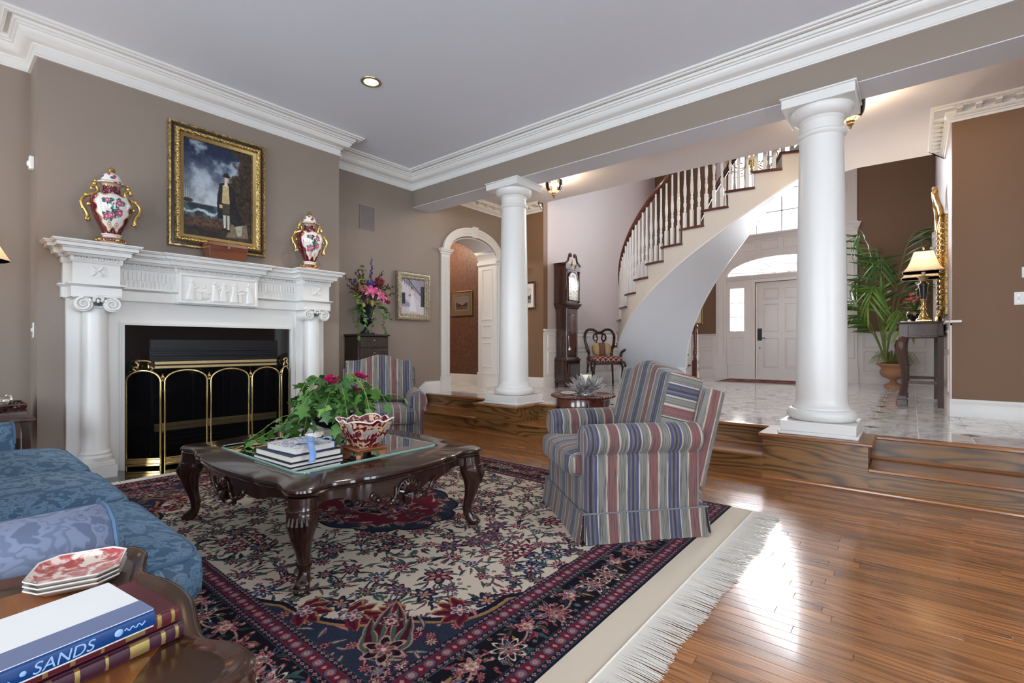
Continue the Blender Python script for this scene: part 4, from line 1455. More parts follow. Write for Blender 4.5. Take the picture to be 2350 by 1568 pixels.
bx = thing('wooden_box', 'small sarcophagus-shaped wooden box on the mantel below the painting', 'box', (-4.985, 1.80, 1.849), R(90))
MB().add([(-.15, -.08, .0), (.15, -.08, 0), (.15, .08, 0), (-.15, .08, 0), (-.168, -.092, .115), (.168, -.092, .115), (.168, .092, .115), (-.168, .092, .115)], [(0, 1, 5, 4), (1, 2, 6, 5), (2, 3, 7, 6), (3, 0, 4, 7), (0, 3, 2, 1), (4, 5, 6, 7)]).build('box_body', 'box_wood', bx, bevel=.003)
MB().add([(-.170, -.094, .117), (.170, -.094, .117), (.170, .094, .117), (-.170, .094, .117), (-.158, -.084, .150), (.158, -.084, .150), (.158, .084, .150), (-.158, .084, .150)], [(0, 1, 5, 4), (1, 2, 6, 5), (2, 3, 7, 6), (3, 0, 4, 7), (0, 3, 2, 1), (4, 5, 6, 7)]).build('box_lid', 'box_wood', bx, bevel=.003)
MB().prism([(-.008, .10), (.008, .10), (.010, .118), (0, .126), (-.010, .118)], -.0925, -.089, 'y').build('keyhole', 'brass_old', bx)


def uvrect(w_, h_, cx=0.0, cz=0.0):
    return lambda co, n_: ((co.x - cx) / w_ + .5, (co.z - cz) / h_ + .5)


def blur(a, k):
    for _ in range(k):
        a = (a + np.roll(a, 1, 0) + np.roll(a, -1, 0) + np.roll(a, 1, 1) + np.roll(a, -1, 1)) / 5
    return a


def portrait():
    """a generic officer-like figure against sea and sky, loosely brushed"""
    h, w_ = 630, 450
    Y, X = np.mgrid[0:h, 0:w_] / np.array([h, w_], float)[:, None, None]
    n1, n2, n3 = fbm(h, w_, 4, 1, 5), fbm(h, w_, 9, 2, 4), fbm(h, w_, 26, 9, 3)
    t_ = np.clip(Y * 1.7 + (n1 - .5) * 1.3, 0, 1)
    im = lerp3(t_, (24, 38, 66), (196, 202, 204))
    k = soft(.52 - n1, .14)[..., None] * soft(Y - .55, .3)[..., None]
    im = im * (1 - k * .75) + np.array((176, 190, 202)) * k * .75
    def blend(k, c):
        nonlocal im
        im = im * (1 - k[..., None]) + c * k[..., None]
    blend(soft(.655 - Y, .015), lerp3(np.clip((n2 - .4) * 3.5, 0, 1), (32, 46, 54), (86, 104, 108)))
    wv = soft(np.abs(Y - .735 - .02 * np.sin(X * 20)) - .012 - (n3 - .5) * .05, .02) * (X < .6)
    blend(wv, np.array((190, 200, 206.)))
    blend(soft(.79 - Y + (n2 - .5) * .08, .03), lerp3(n3, (46, 34, 26), (124, 86, 58)))
    blend(soft(.90 - Y + (n2 - .5) * .05, .05), lerp3(n3, (26, 20, 16), (58, 44, 34)))
    blend(soft(.70 + .07 * np.sin(Y * 11) + (n2 - .5) * .34 - X, .07), lerp3(n3, (24, 18, 13), (84, 62, 42)))
    # a small masted boat far off
    blend(soft(np.hypot((X - .06) / .07, (Y - .635) / .022) - 1, .3), np.array((58, 44, 38.)))
    for x in (.03, .06, .09): blend(soft(np.abs(X - x) - .0025, .003) * (Y > .42) * (Y < .63), np.array((92, 96, 100.)))
    def poly(P, col, e=.006, var=14):
        P = np.array(P)
        ins = np.zeros((h, w_), bool); dmin = np.full((h, w_), 9.0)
        for (x0, y0), (x1, y1) in zip(P, np.roll(P, -1, 0)):
            cond = ((y0 > Y) != (y1 > Y)) & (X < (x1 - x0) * (Y - y0) / ((y1 - y0) or 1e-9) + x0)
            ins ^= cond
            L2 = (x1 - x0) ** 2 + (y1 - y0) ** 2
            q = np.clip(((X - x0) * (x1 - x0) + (Y - y0) * (y1 - y0)) / L2, 0, 1)
            dmin = np.minimum(dmin, np.hypot(X - x0 - q * (x1 - x0), Y - y0 - q * (y1 - y0)))
        d = np.where(ins, -dmin, dmin) + (n3 - .5) * .012
        blend(soft(d, e), np.array(col, float) + (n3[..., None] - .5) * var * 2)
    poly([(.70, .80), (.92, .80), (.95, .95), (.60, .97)], (120, 108, 84)); poly([(.72, .79), (.86, .80), (.84, .93), (.78, .94)], (176, 168, 146))
    poly([(.50, .40), (.62, .36), (.72, .42), (.76, .60), (.88, .80), (.74, .84), (.62, .76), (.48, .78), (.47, .58)], (24, 24, 26))          # coat
    poly([(.55, .58), (.66, .58), (.66, .75), (.55, .74)], (70, 62, 46)); poly([(.555, .40), (.645, .40), (.66, .60), (.54, .60)], (202, 176, 128))  # breeches, waistcoat
    poly([(.56, .73), (.605, .73), (.60, .875), (.57, .875)], (206, 200, 188)); poly([(.62, .73), (.66, .73), (.655, .885), (.625, .885)], (196, 190, 178))
    poly([(.54, .875), (.605, .87), (.605, .90), (.53, .90)], (18, 16, 16)); poly([(.615, .885), (.665, .88), (.67, .91), (.60, .91)], (18, 16, 16))
    poly([(.50, .41), (.545, .41), (.53, .58), (.55, .64), (.51, .64), (.475, .56)], (32, 30, 32)); poly([(.50, .62), (.55, .62), (.555, .66), (.51, .66)], (206, 168, 140))
    poly([(.585, .36), (.625, .36), (.63, .41), (.575, .41)], (222, 216, 206)); poly([(.58, .305), (.63, .305), (.632, .36), (.605, .378), (.582, .36)], (220, 184, 158))
    poly([(.625, .30), (.65, .32), (.645, .37), (.63, .36)], (150, 150, 156)); poly([(.535, .305), (.605, .27), (.675, .30), (.65, .315), (.56, .315)], (20, 18, 20)); poly([(.575, .30), (.585, .265), (.635, .265), (.645, .30)], (24, 22, 24))
    return im + (n3[..., None] - .5) * 20


def framed(name, label, loc, rz, w_, h_, prof, mfr, art, mats=(), lumps=None, glass=False):
    """w_, h_ outer size; prof (inset, depth) from the outer edge inwards; art = material; mats = (width, material) rings"""
    t = thing(name, label, 'picture', loc, rz)
    o = MB().plan(rect(w_, h_), prof, True).rx().build('frame', mfr, t)
    ins_ = prof[-1][0]
    iw, ih, dep = w_ - 2 * ins_, h_ - 2 * ins_, .012
    for wd, mm in mats:
        MB().plan(rect(iw, ih), [(-.004, dep), (wd, dep), (wd, dep - .004), (-.004, dep - .004)], True).rx().build('mat_board', mm, t)
        iw, ih, dep = iw - 2 * wd, ih - 2 * wd, dep - .003
    MB().box(-iw / 2 - .005, iw / 2 + .005, -.007, -.001, -ih / 2 - .005, ih / 2 + .005).build('picture_print', art, t, uv=uvrect(iw, ih))
    if glass: MB().box(-w_ / 2 + ins_, w_ / 2 - ins_, -.016, -.0145, -h_ / 2 + ins_, h_ / 2 - ins_).build('glazing', 'picture_glass', t)
    if lumps:
        m = MB()
        ln, off, dp, sz, mm = lumps
        for x0, z0, x1, z1 in ((-w_ / 2 + off, -h_ / 2 + off, w_ / 2 - off, -h_ / 2 + off), (w_ / 2 - off, -h_ / 2 + off, w_ / 2 - off, h_ / 2 - off), (w_ / 2 - off, h_ / 2 - off, -w_ / 2 + off, h_ / 2 - off), (-w_ / 2 + off, h_ / 2 - off, -w_ / 2 + off, -h_ / 2 + off)):
            L = math.hypot(x1 - x0, z1 - z0); k_ = int(L / ln)
            for i in range(k_):
                u_ = (i + .5) / k_
                an = math.atan2(z1 - z0, x1 - x0) + (.6 if i % 2 else -.6)
                m.ball((0, 0, 0), sz * 1.5, sz * .6, sz * .75, 7, 5, T=Matrix.Translation((x0 + (x1 - x0) * u_, -dp, z0 + (z1 - z0) * u_)) @ Matrix.Rotation(-an, 4, 'Y'))
        tag(m.build('carved_ornament', mm, t), kind='stuff')
    return t


imgmat('portrait_canvas', portrait(), .35, .15, .4, .3)
pp = framed('painting', 'portrait painting in a wide gilt and black frame above the mantel', (XB + .001, 1.797, 2.512), R(90), .84, 1.13,
            [(0, 0), (0, .03), (.006, .045), (.02, .047), (.026, .036), (.030, .028), (.046, .030), (.050, .05), (.062, .062), (.080, .060), (.092, .045), (.096, .040), (.120, .030), (.124, .014), (.124, 0)], 'ornate_gilt', 'portrait_canvas', lumps=(.026, .071, .058, .012, 'gold_leaf'))
MB().plan(rect(.84, 1.13), [(.029, .0), (.029, .031), (.047, .033), (.047, 0)], True).rx().build('black_band', 'ebony', pp)
MB().plan(rect(.84, 1.13), [(.094, .0), (.094, .043), (.121, .032), (.121, 0)], True).rx().build('gilt_slip', 'gold_dim', pp)

# ================================================================ CURVED STAIRCASE
SR, SCX, SCY, SRO, SRI = .1953, -2.037, 8.83, 2.264, 1.07
SA0, SDA, SZ0 = R(-194.9), R(7.839), .315
sw = thing('staircase', 'white curved staircase with dark wooden treads and turned balusters', 'staircase', (SCX, SCY, 0))


def sang(k): return SA0 + SDA * k
def sz(k): return SZ0 + SR * k
def spt(r, k, z): return (r * math.cos(sang(k)), r * math.sin(sang(k)), z)


def hel(m, r0, r1, k0, k1, f0, f1, n):
    """solid helical band between radii r0,r1 and heights f0(k),f1(k)"""
    vs, fs = [], []
    for i in range(n + 1):
        k = k0 + (k1 - k0) * i / n
        vs += [spt(r0, k, f0(k)), spt(r1, k, f0(k)), spt(r1, k, f1(k)), spt(r0, k, f1(k))]
    for i in range(n):
        for j in range(4):
            fs.append((i * 4 + j, i * 4 + (j + 1) % 4, i * 4 + 4 + (j + 1) % 4, i * 4 + 4 + j))
    fs += [(0, 1, 2, 3), tuple(n * 4 + j for j in (3, 2, 1, 0))]
    return m.add(vs, fs)


KB = 4.2                                    # the closing wall under the flight stands here
drop = .46
for k in range(1, 17):
    z = sz(k)
    m = hel(MB(), SRI - .03, SRO, k - .05, k + 1.06, lambda q: z - .032, lambda q: z, 5)
    m.build('tread', 'rail_wood', sw, bevel=.008)
    hel(MB(), SRI, SRO - .035, k + .06, k + .10, lambda q: z - SR, lambda q: z - .03, 1).build('riser', 'cream_paint', sw)
hel(MB(), SRI, SRO - .035, 17.0, 17.05, lambda q: sz(16), lambda q: sz(17), 1).build('riser', 'cream_paint', sw)
# stringers with a sawtooth top, soffit, closing wall
for nm, ra, rb in (('outer_stringer', SRO - .07, SRO - .032), ('inner_stringer', SRI - .01, SRI + .03)):
    m = MB()
    for k in range(1, 17):
        lo = lambda q: max(HP, sz(q) - drop)
        hel(m, ra, rb, k + .08, k + 1.08, lo, lambda q: sz(k) - .03, 5)
    hel(m, ra, rb, 17.08, 17.6, lambda q: max(HP, sz(min(q, 17.2)) - drop), lambda q: 3.6, 3)
    m.build(nm, 'cream_paint', sw)
m = hel(MB(), SRI + .005, SRO - .05, KB, 17.6, lambda q: sz(min(q, 17.4)) - drop - .012, lambda q: sz(min(q, 17.4)) - drop + .01, 60)
m.build('soffit', 'stair_white', sw)
m = hel(MB(), SRO - .052, SRO - .028, KB, 17.4, lambda q: sz(q) - drop - .018, lambda q: sz(q) - drop + .004, 60)
hel(m, SRI - .016, SRI + .01, KB, 17.4, lambda q: sz(q) - drop - .018, lambda q: sz(q) - drop + .004, 60)
m.build('soffit_bead', 'white_paint', sw)
m = hel(MB(), SRI + .005, SRO - .04, KB - .06, KB + .02, lambda q: HP, lambda q: sz(KB) - drop + .02, 1)
hel(m, SRO - .065, SRO - .04, .9, KB, lambda q: HP, lambda q: max(HP + .01, sz(q) - .1), 10)
hel(m, SRI, SRI + .03, .9, KB, lambda q: HP, lambda q: max(HP + .01, sz(q) - .1), 10)
m.build('closing_wall', 'stair_white', sw)
# turned balusters (three to a tread on the outer edge, one on the inner)
def balu(h):
    m = MB().box(-.021, .021, -.021, .021, 0, .22 * h / .9, .002)
    q = .22 * h / .9
    pr = [(0, q), (.014, q), (.019, q + .008), (.013, q + .02), (.018, q + .04), (.012, q + .055), (.019, q + .085), (.021, q + .12), (.012, q + .155), (.018, q + .172), (.012, q + .19), (.020, q + .25), (.021, q + .32), (.014, q + .42), (.018, q + .435), (.013, q + .45), (.012, h), (0, h)]
    return m.lathe(pr, 12)
bs = {}
def put_bal(r, k):
    kk = math.floor(k)
    base = sz(kk)
    h = sz(k + .5) + .80 - base
    h = round(h / .05) * .05
    a = sang(k)
    loc = ((r) * math.cos(a), (r) * math.sin(a), base)
    if h not in bs: bs[h] = balu(h).build('baluster', 'white_paint', sw, loc=loc, rot=a)
    else: inst(bs[h], 'baluster', sw, loc, a)
for k in range(1, 17):
    for j in range(3): put_bal(SRO - .075, k + .12 + j / 3)
    put_bal(SRI + .03, k + .3)
    if k < 6: put_bal(SRI + .03, k + .75)
# handrails
def rail(r, k0, k1, zoff, extra=None):
    pts = [spt(r, k0 + (k1 - k0) * i / 60, sz(k0 + (k1 - k0) * i / 60 + .5) + zoff) for i in range(61)]
    if extra: pts = extra + pts
    m = MB()
    for (dz, rr, fl_) in ((0, .030, 1.15), (.018, .022, 1.3)):
        m.tube([(x, y, z + dz) for x, y, z in pts], rr, 10, flat=fl_)
    return m.build('handrail', 'rail_wood', sw)
rail(SRO - .075, 1.2, 17.4, .84)
rail(SRI + .03, 1.2, 17.4, .84)
# newel posts at the foot
def newel(r, k):
    a = sang(k)
    m = MB().box(-.045, .045, -.045, .045, 0, .42, .004)
    m.lathe([(0, .42), (.036, .42), (.044, .435), (.034, .45), (.042, .475), (.03, .49), (.044, .53), (.046, .58), (.030, .63), (.040, .65), (.028, .67), (.034, .76), (.038, .86), (.028, 1.0), (.044, 1.02), (.05, 1.05), (.03, 1.08), (0, 1.09)], 16)
    m.build('newel_post', 'rail_wood', sw, loc=(r * math.cos(a), r * math.sin(a), HP), rot=a)
newel(SRI - .02, .55)
newel(SRO - .08, .75)
a = sang(.55)
inst(bs[min(bs)], 'baluster', sw, ((SRI - .06) * math.cos(a), (SRI - .06) * math.sin(a), HP), a, (1.1, 1.1, 1.0))

# ---- chandelier over the stair well
ch = thing('chandelier', 'brass chandelier with curved arms seen between the balusters', 'chandelier', (-2.05, 8.75, 4.15))
MB().lathe([(0, -.25), (.02, -.24), (.03, -.2), (.015, -.16), (.05, -.1), (.08, -.04), (.05, .02), (.02, .06), (.03, .1), (.05, .16), (.025, .22), (.012, .3), (.012, 2.0), (.06, 2.03), (.07, 2.05), (0, 2.05)], 16).build('stem', 'brass', ch)
a_src = None
for i in range(8):
    an = 2 * PI * i / 8
    if a_src is None:
        m = MB().tube(smoothpath([(.05, 0, -.05), (.16, 0, -.16), (.30, 0, -.14), (.38, 0, -.02), (.36, 0, .03)], 5), .009, 7)
        m.lathe([(0, .03), (.05, .03), (.055, .05), (.02, .06), (0, .06)], 12, (.36, 0, 0))
        a_src = m.build('arm', 'brass', ch, rot=an)
        c_src = MB().lathe([(0, .06), (.012, .06), (.012, .15), (.008, .16), (.011, .175), (0, .205)], 10, (.36, 0, 0)).build('candle', 'candle_wax', ch, rot=an)
    else:
        inst(a_src, 'arm', ch, rot=an); inst(c_src, 'candle', ch, rot=an)

# ================================================================ RUG
def rug_image(L, Wd, fld, ppm=330):
    """woven pattern, painted for one quarter and mirrored; L along x, Wd along y"""
    rg = np.random.RandomState(11)
    w_, h_ = int(L / 2 * ppm), int(Wd / 2 * ppm)
    # quarter coordinates: x,y distance from the centre in metres
    Y, X = np.mgrid[0:h_, 0:w_]
    X = (X + .5) / ppm; Y = (Y + .5) / ppm
    ex, ey = L / 2 - X, Wd / 2 - Y
    e = np.minimum(ex, ey)                      # distance from the edge
    run = np.where(ex < ey, Y, X)               # coordinate along the edge
    C = dict(cream=(228, 210, 188), red=(112, 30, 50), dred=(78, 20, 40), navy=(26, 26, 44), black=(24, 20, 28), slate=(46, 52, 70), teal=(56, 84, 88), pink=(196, 146, 136),
             gold=(170, 124, 78), green=(78, 98, 80), rose=(160, 74, 88), blue=(84, 104, 140), dk=(40, 40, 46))
    C = {k: np.array(v, float) for k, v in C.items()}
    im = np.zeros((h_, w_, 3)) + C['cream']
    def put(mask, col):
        im[mask] = col if not isinstance(col, str) else C[col]
    def region(x0, x1, y0, y1):
        a0, a1 = max(0, int(x0 * ppm)), min(w_, int(x1 * ppm) + 1)
        b0, b1 = max(0, int(y0 * ppm)), min(h_, int(y1 * ppm) + 1)
        return slice(b0, b1), slice(a0, a1)
    def flower(cx, cy, r, cols, n=8, rot=0.0, inner=.35, sq=1.0):
        s = region(cx - r * 1.1, cx + r * 1.1, cy - r * 1.1, cy + r * 1.1)
        dx, dy = X[s] - cx, (Y[s] - cy) / sq
        if dx.size == 0: return
        d = np.hypot(dx, dy); a = np.arctan2(dy, dx) + rot
        edge = r * (.78 + .22 * np.cos(n * a))
        v = im[s]
        v[d < edge] = C[cols[0]]
        v[d < edge * .82] = C[cols[1]]
        v[(d < edge * .82) & (np.cos(n * a) < -.55)] = C[cols[0]]
        v[d < edge * .55] = C[cols[2]]
        v[(d < edge * .55) & (np.cos(n * a + PI) > .6) & (d > edge * .3)] = C[cols[0]]
        v[d < edge * .27] = C[cols[3]]
        im[s] = v
    def leaf(cx, cy, l, wd, an, col, bend=.3, col2=None):
        s = region(cx - l, cx + l, cy - l, cy + l)
        dx, dy = X[s] - cx, Y[s] - cy
        if dx.size == 0: return
        u_ = dx * math.cos(an) + dy * math.sin(an); v_ = -dx * math.sin(an) + dy * math.cos(an)
        v_ = v_ - bend * (u_ * u_) / l
        q = np.clip(u_ / l, 0, 1)
        wv = wd * np.sin(PI * q) * (.8 + .35 * np.abs(np.sin(q * 9)))
        k = (np.abs(v_) < wv) & (u_ > 0) & (u_ < l)
        v = im[s]
        v[k] = C[col]
        if col2: v[(np.abs(v_) < wv * .45) & k] = C[col2]
        im[s] = v
    def vine(x0, y0, x1, y1, bow, wd, col):
        n = 60
        mx, my = (x0 + x1) / 2 - (y1 - y0) * bow, (y0 + y1) / 2 + (x1 - x0) * bow
        for i in range(n + 1):
            t_ = i / n
            px = (1 - t_) ** 2 * x0 + 2 * t_ * (1 - t_) * mx + t_ * t_ * x1
            py = (1 - t_) ** 2 * y0 + 2 * t_ * (1 - t_) * my + t_ * t_ * y1
            s = region(px - wd, px + wd, py - wd, py + wd)
            if X[s].size == 0: continue
            v = im[s]
            v[np.hypot(X[s] - px, Y[s] - py) < wd] = C[col]
            im[s] = v
    fx, fy = fld
    F1 = [('navy', 'rose', 'pink', 'red'), ('navy', 'blue', 'cream', 'red'), ('navy', 'slate', 'pink', 'gold'), ('dk', 'red', 'pink', 'blue'), ('navy', 'rose', 'blue', 'gold'), ('dred', 'rose', 'cream', 'navy'), ('dk', 'teal', 'pink', 'red')]
    inside = (X < fx) & (Y < fy)
    # --- cream field with flowers on vines
    pts = []
    tries = 0
    while len(pts) < 150 and tries < 6000:
        tries += 1
        p = (rg.uniform(0, fx), rg.uniform(0, fy))
        if all(math.hypot(p[0] - q[0], p[1] - q[1]) > .108 for q in pts): pts.append(p)
    for i, p in enumerate(pts):
        near = sorted(pts, key=lambda q: math.hypot(p[0] - q[0], p[1] - q[1]))[1:3]
        for q in near: vine(p[0], p[1], q[0], q[1], rg.uniform(-.45, .45), .0033, 'dk' if rg.rand() < .5 else 'teal')
        for k in range(7):
            an = rg.uniform(0, 2 * PI); r0 = rg.uniform(.028, .07)
            leaf(p[0] + r0 * math.cos(an), p[1] + r0 * math.sin(an), rg.uniform(.04, .085), rg.uniform(.006, .011), an + rg.uniform(-1.2, 1.2), ['dk', 'teal', 'navy', 'dk', 'green'][rg.randint(5)], rg.uniform(-.9, .9), ['rose', 'teal', 'green', None][rg.randint(4)])
    for i, p in enumerate(pts):
        c_ = F1[rg.randint(len(F1))]
        flower(p[0], p[1], rg.uniform(.034, .055) if i % 3 else rg.uniform(.055, .075), c_, rg.choice([6, 8, 10]), rg.rand() * 3, sq=rg.uniform(.7, 1.1))
    for k in range(260):
        p = (rg.uniform(0, fx), rg.uniform(0, fy))
        flower(p[0], p[1], rg.uniform(.010, .018), F1[rg.randint(len(F1))], 5, rg.rand() * 3)
    # --- corner spandrels
    th = np.arctan2(Y / 1.08, X / 1.47)
    rr = (np.abs(X / 1.46) ** 2.7 + np.abs(Y / 1.06) ** 2.7) ** (1 / 2.7)
    sc_ = 1 + .035 * np.abs(np.sin(th * 9))
    sp = (rr > sc_) & inside
    save = im.copy()
    put(sp, 'slate')
    put(sp & (rr < sc_ + .03), 'gold'); put(sp & (rr < sc_ + .018), 'navy')
    n = 0
    while n < 330:
        p = (rg.uniform(.5, fx), rg.uniform(.2, fy))
        i_, j_ = min(h_ - 1, int(p[1] * ppm)), min(w_ - 1, int(p[0] * ppm))
        n += 1
        if not sp[i_, j_] or rr[i_, j_] < 1.06: continue
        if n % 2: flower(p[0], p[1], rg.uniform(.012, .036), [('dred', 'pink', 'rose', 'gold'), ('navy', 'rose', 'cream', 'gold'), ('dred', 'red', 'pink', 'navy')][rg.randint(3)], 8, rg.rand())
        else: leaf(p[0], p[1], rg.uniform(.04, .09), .009, rg.uniform(0, 6), ['green', 'rose', 'teal', 'dred'][rg.randint(4)], rg.uniform(-.8, .8), 'pink')
    for cx, cy, an in ((fx - .09, .55, 2.2), (.88, fy - .06, -.7), (fx - .24, .74, 2.4), (1.06, fy - .16, -.9)):
        for q in (-.9, -.45, 0, .45, .9): leaf(cx, cy, .15 - .03 * abs(q), .030, an + q, 'gold', .25 * q); leaf(cx + .004, cy + .004, .14 - .03 * abs(q), .025, an + q, 'red', .25 * q, 'dred')
        flower(cx + .03 * math.cos(an), cy + .03 * math.sin(an), .042, ('cream', 'blue', 'rose', 'cream'), 6, .3)
    for an, l in ((PI + .3, .34), (PI + 1.27, .34), (PI + .06, .26), (PI + 1.5, .26)):
        leaf(fx - .08, fy - .08, l, .036, an, 'pink', .5 if an < PI + .7 else -.5); leaf(fx - .08, fy - .08, l * .97, .030, an, 'green', .5 if an < PI + .7 else -.5, 'dred')
    flower(fx - .13, fy - .13, .085, ('pink', 'black', 'dred', 'gold'), 6, .3); flower(fx - .13, fy - .13, .045, ('pink', 'green', 'rose', 'cream'), 6); flower(fx - .25, fy - .25, .045, ('pink', 'dred', 'cream', 'red'), 6); flower(fx - .05, fy - .05, .04, ('pink', 'black', 'blue', 'gold'), 6)
    # --- medallion
    r2 = np.hypot(X / 1.15, Y / .85); th2 = np.arctan2(Y / .85, X / 1.15)
    lob = 1 + .07 * np.abs(np.sin(th2 * 6))
    put(r2 < .50 * lob, 'navy'); put(r2 < .485 * lob, 'slate'); put(r2 < .40 * lob, 'gold'); put(r2 < .39 * lob, 'red'); put(r2 < .22 * lob, 'pink'); put(r2 < .21 * lob, 'navy'); put(r2 < .10, 'red')
    for k in range(70):
        r0 = rg.uniform(.03, .5); an = rg.uniform(0, PI / 2)
        flower(r0 * 1.15 * math.cos(an), r0 * .85 * math.sin(an), rg.uniform(.014, .035), F1[rg.randint(len(F1))] if k % 2 else ('dred', 'pink', 'cream', 'navy'), 8, rg.rand())
        leaf(r0 * 1.15 * math.cos(an), r0 * .85 * math.sin(an), .06, .008, rg.uniform(0, 6), ['pink', 'cream', 'teal', 'rose'][rg.randint(4)], rg.uniform(-.8, .8))
    # --- borders (outside the field)
    bw = L / 2 - fx
    b = e / bw
    out = ~inside
    put(out, 'black')
    def band(a, c, col): put(out & (b >= a) & (b < c), col)
    def guard(a, c):
        w0 = (c - a)
        band(a, c, 'dred')
        for (p, q) in ((a, a + w0 * .24), (c - w0 * .24, c)):
            band(p, q, 'navy')
            mid = (p + q) / 2 * bw
            ph = ((run * 1000) % 27) / 27
            k = out & (np.abs(e - mid) + np.abs(ph - .5) * .02 < .008)
            put(k, 'pink'); put(out & (np.abs(e - mid) + np.abs(ph - .5) * .02 < .004), 'red')
            put(out & ((np.abs(e - p * bw) < .002) | (np.abs(e - q * bw) < .002)), 'teal')
        mid = (a + c) / 2 * bw
        put(out & (b > a + w0 * .27) & (b < c - w0 * .27), 'red')
        dist = .075
        u_ = (run % dist) - dist / 2
        v_ = e - mid
        d = np.hypot(u_, v_ * 1.1); an = np.arctan2(v_, u_)
        k = out & (d < .024); put(k, 'dk'); put(out & (d < .021), 'rose'); put(out & (d < .016 + .003 * np.cos(8 * an)), 'blue'); put(out & (d < .011), 'pink'); put(out & (d < .006), 'gold')
        u2 = ((run + dist / 2) % dist) - dist / 2
        put(out & (np.abs(u2) + np.abs(v_) * .8 < .009), 'pink')
    guard(.03, .27); guard(.74, 1.0)
    put(out & (b < .03), 'navy')
    mid = .505 * bw
    def on_edge(s_, off):
        return [(s_, Wd / 2 - mid + off), (L / 2 - mid + off, s_)]
    save_out = out
    step = .145
    for q in range(0, 14):
        s_ = .06 + step * q
        for idx, (px, py) in enumerate(on_edge(s_, .018 * (-1) ** q)):
            if (idx == 0 and px > L / 2 - .10) or (idx == 1 and py > Wd / 2 - .10): continue
            big = q % 2 == 0
            for k in range(9):
                an = rg.uniform(0, 2 * PI)
                leaf(px + .04 * math.cos(an), py + .04 * math.sin(an), rg.uniform(.04, .08), rg.uniform(.006, .011), an + rg.uniform(-.9, .9), ['teal', 'rose', 'pink', 'green', 'gold', 'blue'][rg.randint(6)], rg.uniform(-1, 1), ['navy', 'dred', None][rg.randint(3)])
            nx, ny = on_edge(s_ + step, .018 * (-1) ** (q + 1))[idx]
            vine(px, py, nx, ny, .35 * (-1) ** q, .0042, 'pink')
            if big: flower(px, py, .068, ('pink', 'dred', 'rose', 'cream') if q % 4 else ('cream', 'black', 'rose', 'blue'), 8, .2); flower(px, py, .03, ('gold', 'blue', 'pink', 'red'), 6)
            else: flower(px, py, .046, ('pink', 'rose', 'cream', 'gold'), 6, .5)
    for k in range(420):
        s_ = rg.uniform(0, max(L, Wd) / 2); o_ = rg.uniform(-.2, .2) * bw
        for px, py in on_edge(s_, o_)[k % 2:k % 2 + 1]:
            if k % 3: flower(px, py, rg.uniform(.008, .016), [('pink', 'rose', 'cream', 'gold'), ('teal', 'blue', 'pink', 'red'), ('rose', 'pink', 'dred', 'gold')][rg.randint(3)], 5)
            else: leaf(px, py, .035, .005, rg.uniform(0, 6), ['pink', 'teal', 'rose', 'green'][rg.randint(4)], rg.uniform(-.8, .8))
    # restore guards where the main border motifs spilled over
    keep = im.copy()
    guard(.03, .27); guard(.74, 1.0)
    put(out & (b < .03), 'navy')
    im = im * .86 + 2
    im += rg.normal(0, 4, im.shape[:2])[..., None]
    q = im
    full = np.concatenate([np.concatenate([q[::-1, ::-1], q[::-1]], 1), np.concatenate([q[:, ::-1], q], 1)], 0)
    return full


RX0, RX1, RY0, RY1 = -4.58, -.90, .505, 3.325
RL, RW = RX1 - RX0, RY1 - RY0
imgmat('rug_pile', rug_image(RL, RW, (RL / 2 - .365, RW / 2 - .365)), .95, .35, .1)
rug = thing('rug', 'large floral Persian rug with dark border and cream fringe under the coffee table', 'rug', ((RX0 + RX1) / 2, (RY0 + RY1) / 2, 0))
MB().box(-RL / 2, RL / 2, -RW / 2, RW / 2, .001, .009).build('pile', 'rug_pile', rug, uv=lambda co, n_: (co.x / RL + .5, co.y / RW + .5))
m = MB()
m.box(RL / 2, RL / 2 + .135, -RW / 2, RW / 2, .001, .007).box(-RL / 2 - .05, -RL / 2, -RW / 2, RW / 2, .001, .007)
m.box(-RL / 2, RL / 2, RW / 2, RW / 2 + .008, .001, .008).box(-RL / 2, RL / 2, -RW / 2 - .008, -RW / 2, .001, .008)
m.build('flat_weave_end', 'rug_back', rug)
MB().tube([(RL / 2 + .132, -RW / 2 + .01 * i, .008 + .001 * (i % 2)) for i in range(int(RW * 100))], .004, 5).build('end_cord', 'rug_fringe', rug)
random.seed(5)
m = MB()
def fringe(x0, sgn, ln, lo):
    n = int(RW / .0034)
    for i in range(n):
        y = -RW / 2 + RW * i / n + random.uniform(-.001, .001)
        l = ln * random.uniform(.93, 1.05) * (1 + .06 * math.sin(i * .013) + .03 * math.sin(i * .05))
        dy = random.uniform(-.007, .007)
        b_ = len(m.v)
        w0 = .0026
        z1 = .004 + random.uniform(0, .003)
        m.v += [(x0, y - w0, .007), (x0, y + w0, .007), (x0 + sgn * l * .5, y + dy * .4 + w0, z1 + .003), (x0 + sgn * l * .5, y + dy * .4 - w0, z1 + .003), (x0 + sgn * l, y + dy + w0 * .6, z1 - .002), (x0 + sgn * l, y + dy - w0 * .6, z1 - .002)]
        m.f += [(b_, b_ + 3, b_ + 2, b_ + 1), (b_ + 3, b_ + 5, b_ + 4, b_ + 2)]
fringe(RL / 2 + .130, 1, .165, 0)
fringe(-RL / 2 - .045, -1, .075, 0)
tag(m.build('fringe', 'rug_fringe', rug, smooth=0), kind='stuff')

# ================================================================ COFFEE TABLE
ct = thing('coffee_table', 'dark carved mahogany coffee table with inset glass top and cabriole legs', 'coffee table', (-2.655, 1.525, .009))
hx, hy, TT = .735, .575, .445


